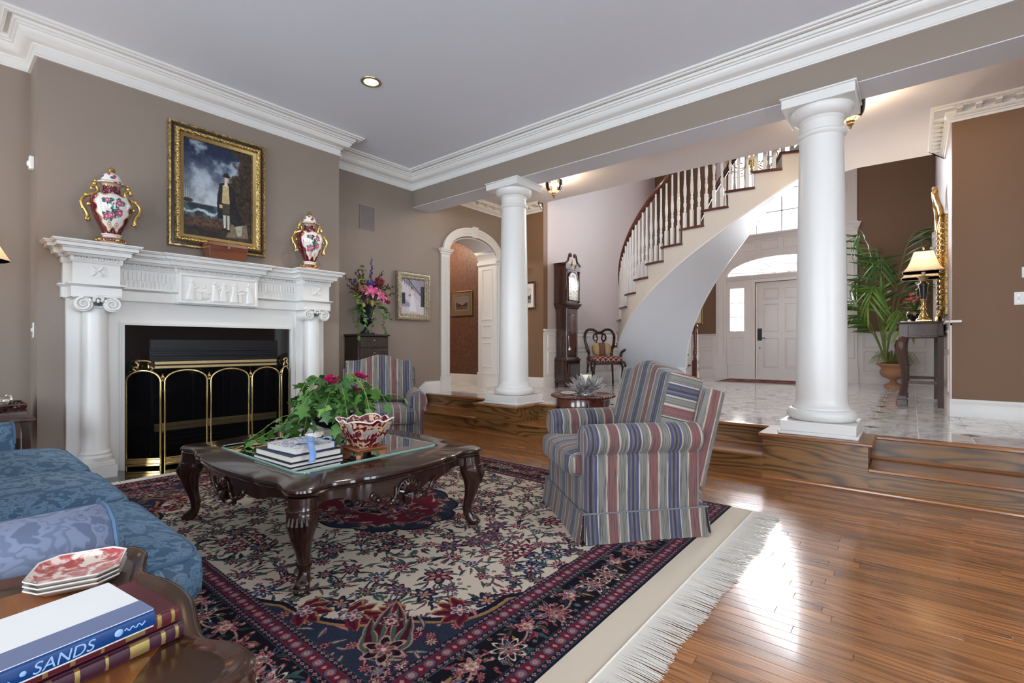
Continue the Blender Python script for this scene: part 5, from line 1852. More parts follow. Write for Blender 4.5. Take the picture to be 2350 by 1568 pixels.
def side_off(t_, h):
    """serpentine edge: projecting corner ears, hollow, notch, swelling centre (t_ -1..1)"""
    a_ = abs(t_)
    o = -.030 * math.exp(-((a_ - .72) / .12) ** 2) + .035 * math.exp(-(t_ / .42) ** 2) - .012 * math.exp(-((a_ - .46) / .04) ** 2)
    if a_ > .88: o -= .030 * ((a_ - .88) / .12) ** 2
    return o


def outline(ins_=0.0, n=44):
    P = []
    for (ax, sg) in (('y', -1), ('x', 1), ('y', 1), ('x', -1)):
        for i in range(n):
            t_ = -1 + 2 * i / n
            if ax == 'y':
                o = side_off(t_, hx)
                P.append((-sg * -1 * t_ * (hx - .02 - ins_) * (1 if sg < 0 else -1) if False else (t_ if sg < 0 else -t_) * (hx - .02 - ins_), sg * (hy + o - ins_)))
            else:
                o = side_off(t_, hy)
                P.append((sg * (hx + o - ins_), (t_ if sg > 0 else -t_) * (hy - .02 - ins_)))
    return P


def loft(m, rings, caps=True):
    n = len(rings[0])
    vs = [p for r_ in rings for p in r_]
    fs = [(j * n + i, j * n + (i + 1) % n, (j + 1) * n + (i + 1) % n, (j + 1) * n + i) for j in range(len(rings) - 1) for i in range(n)]
    if caps: fs += [tuple(range(n))[::-1], tuple(range((len(rings) - 1) * n, len(rings) * n))]
    return m.add(vs, fs)


gl = [(x, y) for x, y in [(-.455 + .06 * (1 - math.cos(a)) if False else 0, 0) for a in (0,)]]
gx, gy = .475, .425
def rrect(x, y, r, k=6):
    P = []
    for cx, cy, a0 in ((x - r, -y + r, -90), (x - r, y - r, 0), (-x + r, y - r, 90), (-x + r, -y + r, 180)):
        P += [(cx + r * math.cos(R(a0 + 90 * i / k)), cy + r * math.sin(R(a0 + 90 * i / k))) for i in range(k + 1)]
    return P
# rim: moulded edge loft (outer) with the opening for the glass
m = MB()
edge = [(.030, TT - .045), (.012, TT - .040), (.004, TT - .030), (.010, TT - .024), (0, TT - .016), (.002, TT - .006), (.012, TT)]
rings = [[(x, y, z) for x, y in outline(i_)] for i_, z in edge]
loft(m, rings, False)
O = outline(.012)
N_ = len(O)
G = []
for x, y in O:                                  # matching points on the glass opening
    s_ = min(gx / max(abs(x), 1e-6), gy / max(abs(y), 1e-6))
    G.append((x * s_, y * s_))
m.add([(x, y, TT) for x, y in O] + [(x, y, TT) for x, y in G] + [(x, y, TT - .03) for x, y in G], [(i, (i + 1) % N_, N_ + (i + 1) % N_, N_ + i) for i in range(N_)] + [(N_ + i, N_ + (i + 1) % N_, 2 * N_ + (i + 1) % N_, 2 * N_ + i) for i in range(N_)])
m.build('top_rim', 'mahogany', ct)
gp = MB().prism(rrect(gx - .0, gy - .0, .05), TT - .004, TT + .006).build('glass_top', 'table_glass', ct, bevel=0)
MB().tube([(x, y, TT + .003) for x, y in rrect(gx, gy, .05)], .0055, 6, True).build('glass_bevel', 'glass_edge', gp)
# apron with shaped lower edge, carved shell and scrolls in the middle of each side
def low(t_):
    a_ = abs(t_)
    return TT - .10 - .075 * math.exp(-(t_ / .20) ** 2) - .020 * math.exp(-((a_ - .42) / .10) ** 2) + .012 * math.exp(-((a_ - .66) / .12) ** 2) - .03 * max(0, (a_ - .82) / .18)
for ax, sg in (('y', -1), ('x', 1), ('y', 1), ('x', -1)):
    ap = []
    h_, d_ = (hx, hy) if ax == 'y' else (hy, hx)
    n = 48
    vs, fs = [], []
    for i in range(n + 1):
        t_ = -.93 + 1.86 * i / n
        o = d_ + side_off(t_, h_) - .045
        for dd, z in ((0, TT - .04), (0, low(t_)), (-.022, low(t_)), (-.022, TT - .04)):
            p = (t_ * (h_ - .03), sg * (o + dd), z)
            vs.append(p if ax == 'y' else (p[1], p[0], p[2]))
    for i in range(n):
        for j in range(4): fs.append((i * 4 + j, i * 4 + (j + 1) % 4, i * 4 + 4 + (j + 1) % 4, i * 4 + 4 + j))
    fs += [(0, 1, 2, 3), tuple(n * 4 + j for j in (3, 2, 1, 0))]
    ao = MB().add(vs, fs).build('apron', 'mahogany', ct)
    # carving in apron space (u along, w outwards, z)
    cv = MB()
    def P3(u_, w_, z):
        p = (u_, sg * (d_ + side_off(u_ / h_, h_) - .045 + w_), z)
        return p if ax == 'y' else (p[1], p[0], p[2])
    for k in range(9):
        an = R(90 + (k - 4) * 19)
        cv.tube([P3(.012 * math.cos(an), .006, TT - .128 + .012 * math.sin(an)), P3(.040 * math.cos(an), .016, TT - .128 + .044 * math.sin(an)), P3(.056 * math.cos(an), .008, TT - .128 + .064 * math.sin(an))], [.004, .009, .005], 6)
    for k in range(5):
        cv.tube([P3((k - 2) * .012, .01, TT - .135), P3((k - 2) * .010, .014, TT - .16), P3((k - 2) * .004, .008, TT - .19)], [.006, .008, .003], 6)
    cv.tube([P3(x, .006, z) for x, z in arc(0, TT - .128, .062, -10, 190, 16)], .005, 6)
    for s_ in (-1, 1):
        q = [(.07, TT - .09), (.075, TT - .135), (.10, TT - .155), (.14, TT - .145), (.17, TT - .11), (.195, TT - .10), (.20, TT - .12), (.185, TT - .122)]
        cv.tube([P3(s_ * a_, .006, z) for a_, z in smoothpath(q, 4)], .007, 6)
        q = [(.06, TT - .19), (.085, TT - .175), (.11, TT - .178), (.13, TT - .165)]
        cv.tube([P3(s_ * a_, .006, z) for a_, z in smoothpath(q, 3)], .006, 6)
        for k in range(5): cv.ball(P3(s_ * (.10 + .022 * k), .006, TT - .165 + .010 * k), .007, .007, .009, 6, 5)
    tag(cv.build('shell_carving', 'mahogany', ao), kind='stuff')
# cabriole legs
for sx in (-1, 1):
    for sy in (-1, 1):
        dx_, dy_ = sx * .7071, sy * .7071
        cxx, cyy = sx * (hx - .075), sy * (hy - .075)
        q = [(0, TT - .045, .062), (.004, TT - .09, .063), (.010, TT - .125, .066), (.018, TT - .165, .060), (.016, TT - .22, .045), (.004, TT - .28, .032), (-.010, TT - .335, .026), (-.010, TT - .375, .025), (.008, TT - .41, .030), (.030, TT - .428, .034), (.040, TT - .4365, .026)]
        sp_ = smoothpath(q, 4)
        lg = MB().tube([(cxx + dx_ * a_, cyy + dy_ * a_, z) for a_, z, r_ in sp_], [r_ for _, _, r_ in sp_], 14).build('leg', 'mahogany_z', ct)
        cv = MB()
        for k in range(5):
            an = (k - 2) * .32
            ux, uy = dx_ * math.cos(an) - dy_ * math.sin(an), dx_ * math.sin(an) + dy_ * math.cos(an)
            cv.tube([(cxx + dx_ * .018 + ux * .058, cyy + dy_ * .018 + uy * .058, TT - .115), (cxx + dx_ * .022 + ux * .062, cyy + dy_ * .022 + uy * .062, TT - .145), (cxx + dx_ * .018 + ux * .050, cyy + dy_ * .018 + uy * .050, TT - .19 - .01 * (2 - abs(k - 2)))], [.004, .010, .004], 6)
        cv.lathe([(.060, 0), (.068, .004), (.068, .014), (.060, .018)], 18, (cxx + dx_ * .006, cyy + dy_ * .006, TT - .108))
        cv.lathe([(.023, 0), (.031, .003), (.031, .010), (.024, .013)], 14, (cxx - dx_ * .010, cyy - dy_ * .010, TT - .35))
        for k in (-1, 0, 1):
            an = k * .5
            ux, uy = dx_ * math.cos(an) - dy_ * math.sin(an), dx_ * math.sin(an) + dy_ * math.cos(an)
            cv.ball((cxx + dx_ * .03 + ux * .024, cyy + dy_ * .03 + uy * .024, .016), .013, .013, .014, 8, 6)
        tag(cv.build('leg_carving', 'mahogany_z', lg), kind='stuff')

# ================================================================ STRIPED ARMCHAIRS   (local front is -y)
def armchair(loc, rz, label):
    t = thing('armchair', label, 'armchair', loc, rz, 'striped club armchairs')
    F = 'stripe_fabric'
    uw = lambda co, n_: (co.z + co.y, co.x) if abs(n_.x) > .8 else (co.x, co.z)                       # stripes run up/over, vary across the width
    ud = lambda co, n_: (co.x, co.z) if abs(n_.y) > .75 else (co.y + .08, co.z)                 # vary along the depth (sides, arms)
    us = lambda co, n_: (co.y, co.z) if abs(n_.x) > .8 else (co.x, co.y + co.z)
    w2, yf, yb = .385, -.40, .38
    # body: front rail panel and side panels
    MB().box(-w2 + .07, w2 - .07, yf + .058, yf + .14, .10, .34, .025).build('front_rail', F, t, uv=uw)
    bodym = MB().box(-w2 + .03, w2 - .03, yf + .09, yb - .02, .13, .30, .01)
    bodym.build('seat_base', F, t, uv=uw)
    for s in (-1, 1):
        # rolled arm: inner wall, roll, outer wall; extruded along y
        cz, r = .535, .082
        pr = [(.235, .15), (.235, .47)] + [(.315 - .0 + r * math.cos(R(a)) + .012, cz + r * math.sin(R(a))) for a in range(200, -61, -12)] + [(.362, .455), (.362, .15)]
        poly = [(s * a_, z) for a_, z in pr]
        yfr, ybk = yf + .07, yb - .05
        m = MB()
        n = len(poly)
        ys = [yfr, yfr + .02, yfr + .05] + [yfr + .05 + (ybk - yfr - .05) * i / 8 for i in range(1, 9)]
        rings = []
        for j, y in enumerate(ys):
            k = (.94, .985, 1)[min(j, 2)]
            rings.append([(s * .30 + (x - s * .30) * k, y, .4 + (z - .4) * k) for x, z in poly])
        loft(m, rings)
        a_ = m.build('arm', F, t, uv=ud, smooth=50)
        pp_ = [(s * .30 + (x - s * .30) * .95, yfr - .002, .4 + (z - .4) * .95) for x, z in poly[1:-1]]
        MB().tube(pp_, .005, 6).build('arm_piping', 'piping_grey', a_)
        MB().box(s * .356, s * .378, yf + .10, yb - .06, .14, .46, .008).build('side_panel', F, t, uv=ud)
    # skirt: four flared panels with open pleats at the corners
    def skirt(x0, y0, x1, y1, nx, ny, u_):
        m = MB()
        n = 10
        vs, fs = [], []
        for i in range(n + 1):
            k = i / n
            for j, (z, o) in enumerate(((.155, .0), (.10, .006), (.05, .014), (.004, .022), (.004, .016), (.155, -.006))):
                wv = .004 * math.sin(k * 9) * (1 - z / .16)
                fl_ = 1 + (.03 * (1 - z / .155))
                kk = .5 + (k - .5) * fl_
                vs.append((x0 + (x1 - x0) * kk + nx * (o + wv), y0 + (y1 - y0) * kk + ny * (o + wv), z))
        for i in range(n):
            for j in range(6): fs.append((i * 6 + j, i * 6 + (j + 1) % 6, i * 6 + 6 + (j + 1) % 6, i * 6 + 6 + j))
        fs += [tuple(range(6)), tuple(n * 6 + j for j in range(5, -1, -1))]
        m.add(vs, fs).build('skirt_panel', F, t, uv=u_)
    MB().box(-w2 + .012, w2 - .012, yf + .062, yb - .024, .006, .156).build('skirt_lining', F, t, uv=ud)
    skirt(-w2 + .01, yf + .05, w2 - .01, yf + .05, 0, -1, uw)
    skirt(w2, yf + .07, w2, yb - .03, 1, 0, ud)
    skirt(-w2, yf + .07, -w2, yb - .03, -1, 0, ud)
    skirt(-w2 + .01, yb - .01, w2 - .01, yb - .01, 0, 1, uw)
    MB().tube([(-w2, yf + .048, .157), (w2, yf + .048, .157), (w2 + .004, yb - .01, .157), (-w2 - .004, yb - .01, .157)], .0045, 6, True).build('skirt_welt', 'piping_grey', t)
    # frame back: camel shaped, leaning, with soft sides
    def backshape(hw, h0, h1, hc):
        P = [(-hw, h0)]
        for i in range(25):
            k = -1 + 2 * i / 24
            P.append((k * hw, h1 + (hc - h1) * (.5 + .5 * math.cos(PI * min(1, abs(k) / .78)))))
        return P + [(hw, h0)]
    lean = R(14)
    T = Matrix.Translation((0, yb - .20, .30)) @ Matrix.Rotation(-lean, 4, 'X')
    def slab(name, hw, h0, h1, hc, y0, y1, puff, u_, par=t):
        P = backshape(hw, h0, h1, hc)
        cx_, cz_ = 0, (h0 + h1) / 2
        rings = []
        n = 8
        for j in range(n + 1):
            a = -PI / 2 + PI * j / n
            k = 1 - puff * (1 - max(0, math.cos(a)) ** .45)
            y = (y0 + y1) / 2 + (y1 - y0) / 2 * math.sin(a)
            rings.append([tuple(T @ Vector((cx_ + (x - cx_) * k, y, cz_ + (z - cz_) * k))) for x, z in P])
        return loft(MB(), rings).build(name, F, par, uv=u_, smooth=60), P
    Ti = T.inverted()
    ucu = lambda co, n_: ((Ti @ co).z, co.x) if abs(n_.x) > .6 else (co.x, co.z)
    ufr = lambda co, n_: ((Ti @ co).y, co.z) if abs(n_.x) > .6 else (co.x, co.z)
    slab('back_frame', .365, .0, .54, .59, .055, .20, .12, ufr)
    bo, P = slab('back_cushion', .335, .16, .585, .645, -.145, .075, .15, ucu)
    for yy in (-.105, .035):
        MB().tube([tuple(T @ Vector((x * .965, yy, .35 + (z - .35) * .965))) for x, z in P], .0055, 6, True).build('cushion_piping', 'piping_grey', bo)
    # seat cushion: T-shaped, bulging towards the front
    def fn(x, y, z):
        if y > yf * .55: x *= .86
        z = z * (1 - .12 * (abs(x) / .34) ** 3)
        return (x, y, z)
    so = MB().cushion(.62, .66, .165, (0, yf + .325, .395), .16, .42, 64, 16, fn=lambda x, y, z: (x * (.80 if y > -.19 else .80 + .20 * min(1, (-.19 - y) / .05)), y, z)).build('seat_cushion', F, t, uv=us, smooth=60)
    for zz in (.345, .447):
        pts = []
        for i in range(64):
            tt = 2 * PI * i / 64
            c_, s_ = math.cos(tt), math.sin(tt)
            x = .31 * .955 * math.copysign(abs(c_) ** .16, c_); y = .33 * .965 * math.copysign(abs(s_) ** .16, s_)
            x *= .80 if y > -.19 else .80 + .20 * min(1, (-.19 - y) / .05)
            pts.append((x, y + yf + .325, zz))
        MB().tube(pts, .005, 6, True).build('cushion_piping', 'piping_grey', so)
    for sx in (-1, 1):
        for sy in (yf + .1, yb - .08): MB().box(sx * .33 - .02, sx * .33 + .02, sy - .02, sy + .02, 0, .14).build('leg', 'espresso', t)
    return t


def facing(dx, dy): return math.atan2(dy, dx) + PI / 2       # rotation so that local -y points to (dx,dy)


armchair((-1.395, 2.70, .0095), facing(-.64, -.77), 'striped club armchair by the rug fringe, its side turned to the camera')
armchair((-3.95, 2.80, .0095), facing(.83, -.56), 'striped club armchair facing the coffee table, below the flower arrangement')

# ================================================================ SOFA  (front +Y)
sf = thing('sofa', 'blue damask three-seat sofa in the lower corner of the room', 'sofa', (-2.75, -.06, .002), PI)
SX0, SX1 = -1.18, 1.18                                   # local x is flipped: near arm at local -x
D = 'damask_blue'
for i, (a, b) in enumerate(((-1.02, -.335), (-.33, .335), (.34, 1.02))):
    c = MB().cushion(b - a + (.14 if i != 1 else .0), .80, .20, ((a + b) / 2 + (-.07 if i == 0 else .07 if i == 2 else 0), -.20, .365), .16, .46, 64, 18, fn=lambda x, y, z: (x * .985, y, z + (.045 * max(0, 1 - (x / .36) ** 2) * max(0, 1 - (y / .42) ** 2) if z > 0 else 0))).build('seat_cushion', D, sf, smooth=70)
    pts = []
    for k in range(64):
        tt = 2 * PI * k / 64
        hw = (b - a + (.14 if i != 1 else 0)) / 2
        pts.append(((a + b) / 2 + (-.07 if i == 0 else .07 if i == 2 else 0) + hw * .95 * math.copysign(abs(math.cos(tt)) ** .16, math.cos(tt)), -.20 + .40 * .955 * math.copysign(abs(math.sin(tt)) ** .16, math.sin(tt)), .432))
    MB().tube(pts, .006, 6, True).build('cushion_piping', 'piping_blue', c)
MB().box(-1.12, 1.12, -.56, .42, .05, .29, .03).build('seat_base', D, sf)
MB().cushion(2.36, .30, .85, (0, .44, .50), .12, .3).build('back', D, sf, smooth=60)
for i, (a, b) in enumerate(((-1.0, -.335), (-.33, .33), (.335, 1.0))):
    MB().cushion(b - a, .22, .44, ((a + b) / 2, .24, .66), .25, .55, T=Matrix.Rotation(R(0), 4, 'X')).build('back_cushion', D, sf, smooth=60)
for s, mt in ((-1, 'damask_lilac'), (1, D)):
    pr = [(s * x, z) for x, z in [(.97, .06), (.97, .52), (.98, .57), (1.01, .605), (1.06, .622), (1.12, .622), (1.18, .60), (1.215, .55), (1.215, .44), (1.20, .06)]]
    rings = []
    for y, k in ((-.37, .97), (-.362, 1.0), (-.2, 1), (.1, 1), (.45, 1)):
        rings.append([(s * 1.09 + (x - s * 1.09) * k, y, .33 + (z - .33) * k) for x, z in pr])
    o = loft(MB(), rings).build('arm', mt, sf, smooth=60)
    MB().tube([(s * 1.09 + (x - s * 1.09), -.368, .33 + (z - .33)) for x, z in pr[1:-1]], .006, 6).build('arm_piping', 'piping_blue', o)
for sx in (-1, 1):
    for sy in (-.5, .38): MB().box(sx * 1.05 - .03, sx * 1.05 + .03, sy - .03, sy + .03, 0, .06).build('leg', 'mahogany_z', sf)

# ================================================================ HALL FURNITURE
# ---- tall case clock facing +X
ck = thing('grandfather_clock', 'tall dark mahogany case clock with swan-neck top and arched white dial', 'clock', (-4.55, 7.005, HP), R(90))
CW = 'clock_wood'
for sx in (-1, 1):
    for sy in (-1, 1): MB().lathe([(0, 0), (.022, 0), (.034, .018), (.034, .034), (.022, .05), (.026, .06), (0, .06)], 12, (sx * .19, sy * .095, 0)).build('foot', CW, ck)
b_ = MB().box(-.225, .225, -.13, .125, .055, .10, .005).box(-.215, .215, -.12, .12, .10, .44, .004).build('base', CW, ck)
MB().plan([(-.15, .15), (.15, .15), (.15, .39), (-.15, .39)], [(0, 0), (.003, .006), (.012, .006), (.015, 0)], True).rx().xf(Matrix.Translation((0, -.12, 0))).build('base_panel', 'mahogany_red', b_)
MB().plan([(.185, .12), (.185, -.10), (-.185, -.10), (-.185, .12)], [(.0, .50), (.008, .49), (.02, .47), (.032, .455), (.035, .44), (0, .44)]).build('waist_moulding', CW, ck)
tk = MB().box(-.175, .175, -.095, .11, .44, 1.37, .006).build('trunk', CW, ck)
MB().prism([(-.12, .56), (.12, .56), (.12, 1.20), (.06, 1.23), (0, 1.215), (-.06, 1.23), (-.12, 1.20)], -.108, -.095, 'y').build('trunk_door', 'mahogany_red', tk)
for s in (-1, 1): MB().lathe([(0, .46), (.016, .46), (.014, .5), (.014, 1.3), (.018, 1.33), (0, 1.33)], 10, (s * .158, -.09, 0)).build('quarter_column', CW, tk)
MB().lathe([(0, 0), (.028, .0), (.030, .02), (.018, .04), (.01, .06), (0, .06)], 12, (-.12, -.118, .62)).tube([(-.12, -.118, .68), (-.14, -.118, .80), (-.142, -.118, .86)], .004, 6).build('key_tassel', 'silver', tk)
MB().plan([(.19, .12), (.19, -.105), (-.19, -.105), (-.19, .12)], [(-.01, 1.32), (.0, 1.33), (.01, 1.355), (.035, 1.385), (.04, 1.40), (.04, 1.415), (-.01, 1.415)]).build('throat_moulding', CW, ck)
hd = MB().box(-.215, .215, -.105, .125, 1.41, 2.05, .004).build('hood', CW, ck)
for s in (-1, 1): MB().lathe([(0, 1.43), (.018, 1.43), (.014, 1.46), (.012, 1.47), (.011, 1.93), (.017, 1.95), (.02, 1.97), (0, 1.97)], 12, (s * .195, -.115, 0)).build('hood_column', CW, hd)
dr = [(-.15, 1.46), (.15, 1.46), (.15, 1.80)] + arc(0, 1.80, .15, 0, 180, 14)[1:]
MB().prism(dr, -.118, -.105, 'y').build('hood_door', CW, hd)
def dial():
    h_, w_ = 240, 150
    Y, X = np.mgrid[0:h_, 0:w_] / 150.0
    X = X - .5; Yc = Y - 1.08
    im = np.zeros((h_, w_, 3)) + np.array((222, 214, 198.))
    r = np.hypot(X, Yc); a = np.arctan2(X, -Yc)
    ring = (r > .30) & (r < .45)
    num = (np.abs(((a / (2 * PI) * 12) + .5) % 1 - .5) < .13) & (r > .33) & (r < .43)
    im[ring] = (236, 230, 218); im[num] = (40, 36, 34); im[(r > .445) & (r < .455)] = (60, 50, 40); im[(r > .295) & (r < .302)] = (90, 80, 60)
    co = (np.abs(X) > .33) & (np.abs(Yc) > .33); im[co] = (196, 170, 110)
    for an, l, wd in ((2.1, .24, .018), (-.35, .36, .012)):
        u_ = X * math.sin(an) - Yc * math.cos(an); v_ = X * math.cos(an) + Yc * math.sin(an)
        im[(u_ > -.04) & (u_ < l) & (np.abs(v_) < wd)] = (24, 22, 22)
    top = Y < .55
    m2 = np.hypot(X, Y - .38); im[top & (m2 < .26)] = (150, 170, 190); im[top & (m2 < .12)] = (226, 206, 150)
    return im
imgmat('clock_dial', dial(), .25, 0, .5, .5)
MB().prism([(x * .9, 1.80 + (z - 1.80) * .9 if z > 1.8 else 1.475 + (z - 1.46) * (1.80 - 1.475) / .34) for x, z in dr], -.1205, -.118, 'y').build('dial', 'clock_dial', hd, uv=lambda co, n_: (co.x / .27 + .5, (co.z - 1.475) / .46))
MB().tube([(x, -.121, z) for x, z in dr], .008, 6, True).build('dial_bezel', 'mahogany_red', hd)
MB().prism([(-.22, 1.98), (.22, 1.98), (.22, 2.06), (.16, 2.10), (.10, 2.06), (.06, 2.0), (-.06, 2.0), (-.10, 2.06), (-.16, 2.10), (-.22, 2.06)], -.115, -.09, 'y').build('tympanum', CW, hd)
MB().plan([(.215, .12), (.215, -.105), (.21, -.105)], [(0, 2.03), (.012, 2.05), (.03, 2.075), (.03, 2.085), (0, 2.085)]).plan([(-.21, -.105), (-.215, -.105), (-.215, .12)], [(0, 2.03), (.012, 2.05), (.03, 2.075), (.03, 2.085), (0, 2.085)]).box(-.215, .215, -.1, .12, 2.05, 2.085).build('hood_cornice', CW, hd)
for s in (-1, 1):
    q = [(.235, 2.07), (.20, 2.085), (.15, 2.12), (.12, 2.19), (.10, 2.235), (.065, 2.25), (.045, 2.225), (.06, 2.205), (.075, 2.22)]
    sp_ = smoothpath(q, 4)
    MB().tube([(s * x, -.105, z) for x, z in sp_], [.020] * 8 + [.017] * (len(sp_) - 8), 8).build('swan_neck', CW, hd)
MB().lathe([(0, 2.0), (.02, 2.0), (.012, 2.03), (.03, 2.07), (.018, 2.10), (.01, 2.13), (0, 2.15)], 12, (0, -.10, 0)).build('finial', 'brass_old', hd)

# ---- carved armchair with trellis seat
sc_ = thing('side_chair', 'carved mahogany open armchair with maroon trellis seat beside the clock', 'chair', (-4.17, 7.60, HP), facing(.70, -.714))
sc_.scale = (1.1, 1.1, 1.03)
MW = 'mahogany_z'
for s in (-1, 1):
    q = [(0, .40, .042), (.016, .37, .045), (.026, .32, .040), (.014, .24, .028), (.0, .15, .020), (-.002, .07, .018), (.012, .03, .024), (.020, .012, .032), (.022, 0, .026)]
    sp_ = smoothpath(q, 4)
    MB().tube([(s * .225 + s * a_ * .8, -.215 - a_, z) for a_, z, r_ in sp_], [r_ for _, _, r_ in sp_], 12).build('leg', MW, sc_)
    q = [(.20, .22, .42, .022), (.205, .235, .30, .019), (.215, .25, .15, .015), (.225, .27, .02, .016), (.225, .27, 0, .015)]
    sp_ = smoothpath(q, 4)
    MB().tube([(s * a, b, z) for a, b, z, r_ in sp_], [r_ for *_, r_ in sp_], 10).build('leg', MW, sc_)
    q = [(.20, .22, .40), (.19, .24, .55), (.235, .265, .72), (.245, .285, .86), (.20, .30, .945), (.12, .305, .96), (.06, .30, .93), (.03, .30, .90)]
    sp_ = smoothpath(q, 5)
    MB().tube([(s * a, b, z) for a, b, z in sp_], .024, 9).build('back_post', MW, sc_)
    q = [(.235, .255, .66), (.27, .12, .665), (.30, -.02, .655), (.31, -.09, .64), (.30, -.10, .60), (.27, -.06, .56), (.255, -.05, .50), (.25, -.05, .42)]
    sp_ = smoothpath(q, 5)
    MB().tube([(s * a, b, z) for a, b, z in sp_], .021, 9).build('arm', MW, sc_)
    for q in ([(.0, .89), (.09, .87), (.10, .79), (.05, .72), (.075, .64), (.05, .56), (.04, .46)], [(.0, .92), (.05, .88), (.035, .80), (.06, .74), (.02, .68), (.03, .56), (.02, .46)]):
        MB().tube([(s * a, .292 - (.93 - z) * .11, z) for a, z in smoothpath(q, 5)], .0135, 7).build('splat_strap', MW, sc_)
MB().box(-.245, .245, -.235, .235, .36, .42, .015).build('seat_rail', MW, sc_)
MB().cushion(.50, .48, .12, (0, 0, .445), .3, .6).build('seat_pad', 'seat_trellis', sc_, smooth=60)
pc = tag(MB().cushion(.34, .11, .24, (0, 0, 0), .3, .7).build('throw_pillow', 'tapestry', smooth=60, loc=(-4.17 - .70 * .175, 7.60 + .714 * .175, HP + .63), rot=(R(-14), 0, facing(.70, -.714))), 'small tan tapestry pillow propped on the trellis-seat chair', 'pillow')

# ---- console table with lamps, flowers
cs = thing('console_table', 'dark walnut console table with carved front legs against the foyer wall', 'console table', (.085, 7.68, HP), R(-90))
cl_, cd = .60, .19                                  # half length, half depth (local x along the wall, front -y)
MB().box(-cl_ - .035, cl_ + .035, -cd - .035, cd + .0, .945, .965, .006).build('top', 'walnut', cs)
for i in range(44): pass
m = MB()
for i in range(46): m.ball((-cl_ - .03 + (2 * cl_ + .06) * i / 45, -cd - .034, .955), .010, .007, .010, 6, 5)
for i in range(14):
    for s in (-1, 1): m.ball((s * (cl_ + .034), -cd - .03 + (2 * cd + .02) * i / 13, .955), .007, .010, .010, 6, 5)
tag(m.build('top_beading', 'walnut', cs), kind='stuff')
MB().box(-cl_ + .01, cl_ - .01, -cd + .01, cd - .01, .80, .945).build('apron', 'walnut', cs)
MB().box(-cl_, cl_, -cd - .004, cd, .79, .808, .004).build('apron_bead', 'walnut', cs)
for s in (-1, 1):
    for f in (-1, 1):
        if f < 0:
            L = MB().box(s * (cl_ - .035) - .04, s * (cl_ - .035) + .04, -cd - .01, -cd + .075, .79, .945, .004)
            q = [(0, .80, .040), (-.020, .74, .048), (-.026, .66, .048), (-.012, .56, .040), (.006, .45, .034), (.012, .30, .029), (.004, .20, .027), (-.006, .12, .030)]
            sp_ = smoothpath(q, 4)
            L.tube([(s * (cl_ - .035), -cd + .035 + a_, z) for a_, z, r_ in sp_], [r_ * 1.15 for _, _, r_ in sp_], 8)
            L.box(s * (cl_ - .035) - .042, s * (cl_ - .035) + .042, -cd - .02, -cd + .06, .075, .13, .004).box(s * (cl_ - .035) - .055, s * (cl_ - .035) + .055, -cd - .035, -cd + .07, .015, .085, .006)
            o = L.build('front_leg', 'walnut_z', cs)
            m = MB()
            m.lathe([(0, 0), (.02, 0), (.028, .008), (.02, .012), (0, .010)], 16, T=Matrix.Translation((s * (cl_ + .010), -cd + .01, .70)) @ Matrix.Rotation(s * R(90), 4, 'Y'), sx=1.8)
            for k in range(5): m.tube([(s * (cl_ - .055 + .010 * k), -cd - .03, .76), (s * (cl_ - .055 + .010 * k), -cd - .045, .70), (s * (cl_ - .045 + .006 * k), -cd - .03, .62)], [.004, .008, .003], 5)
            tag(m.build('leg_carving', 'walnut_z', o), kind='stuff')
        else:
            MB().box(s * (cl_ - .03) - .03, s * (cl_ - .03) + .03, cd - .055, cd - .005, .01, .945, .003).build('rear_leg', 'walnut_z', cs)
MB().box(-cl_ + .02, cl_ - .02, -cd + .05, -cd + .085, .27, .30).box(-cl_ + .02, cl_ - .02, cd - .04, cd - .01, .27, .30).build('stretcher', 'walnut', cs)
for s in (-1, 1): MB().box(s * (cl_ - .05) - .02, s * (cl_ - .05) + .02, -cd + .05, cd - .01, .265, .30).build('stretcher', 'walnut', cs)


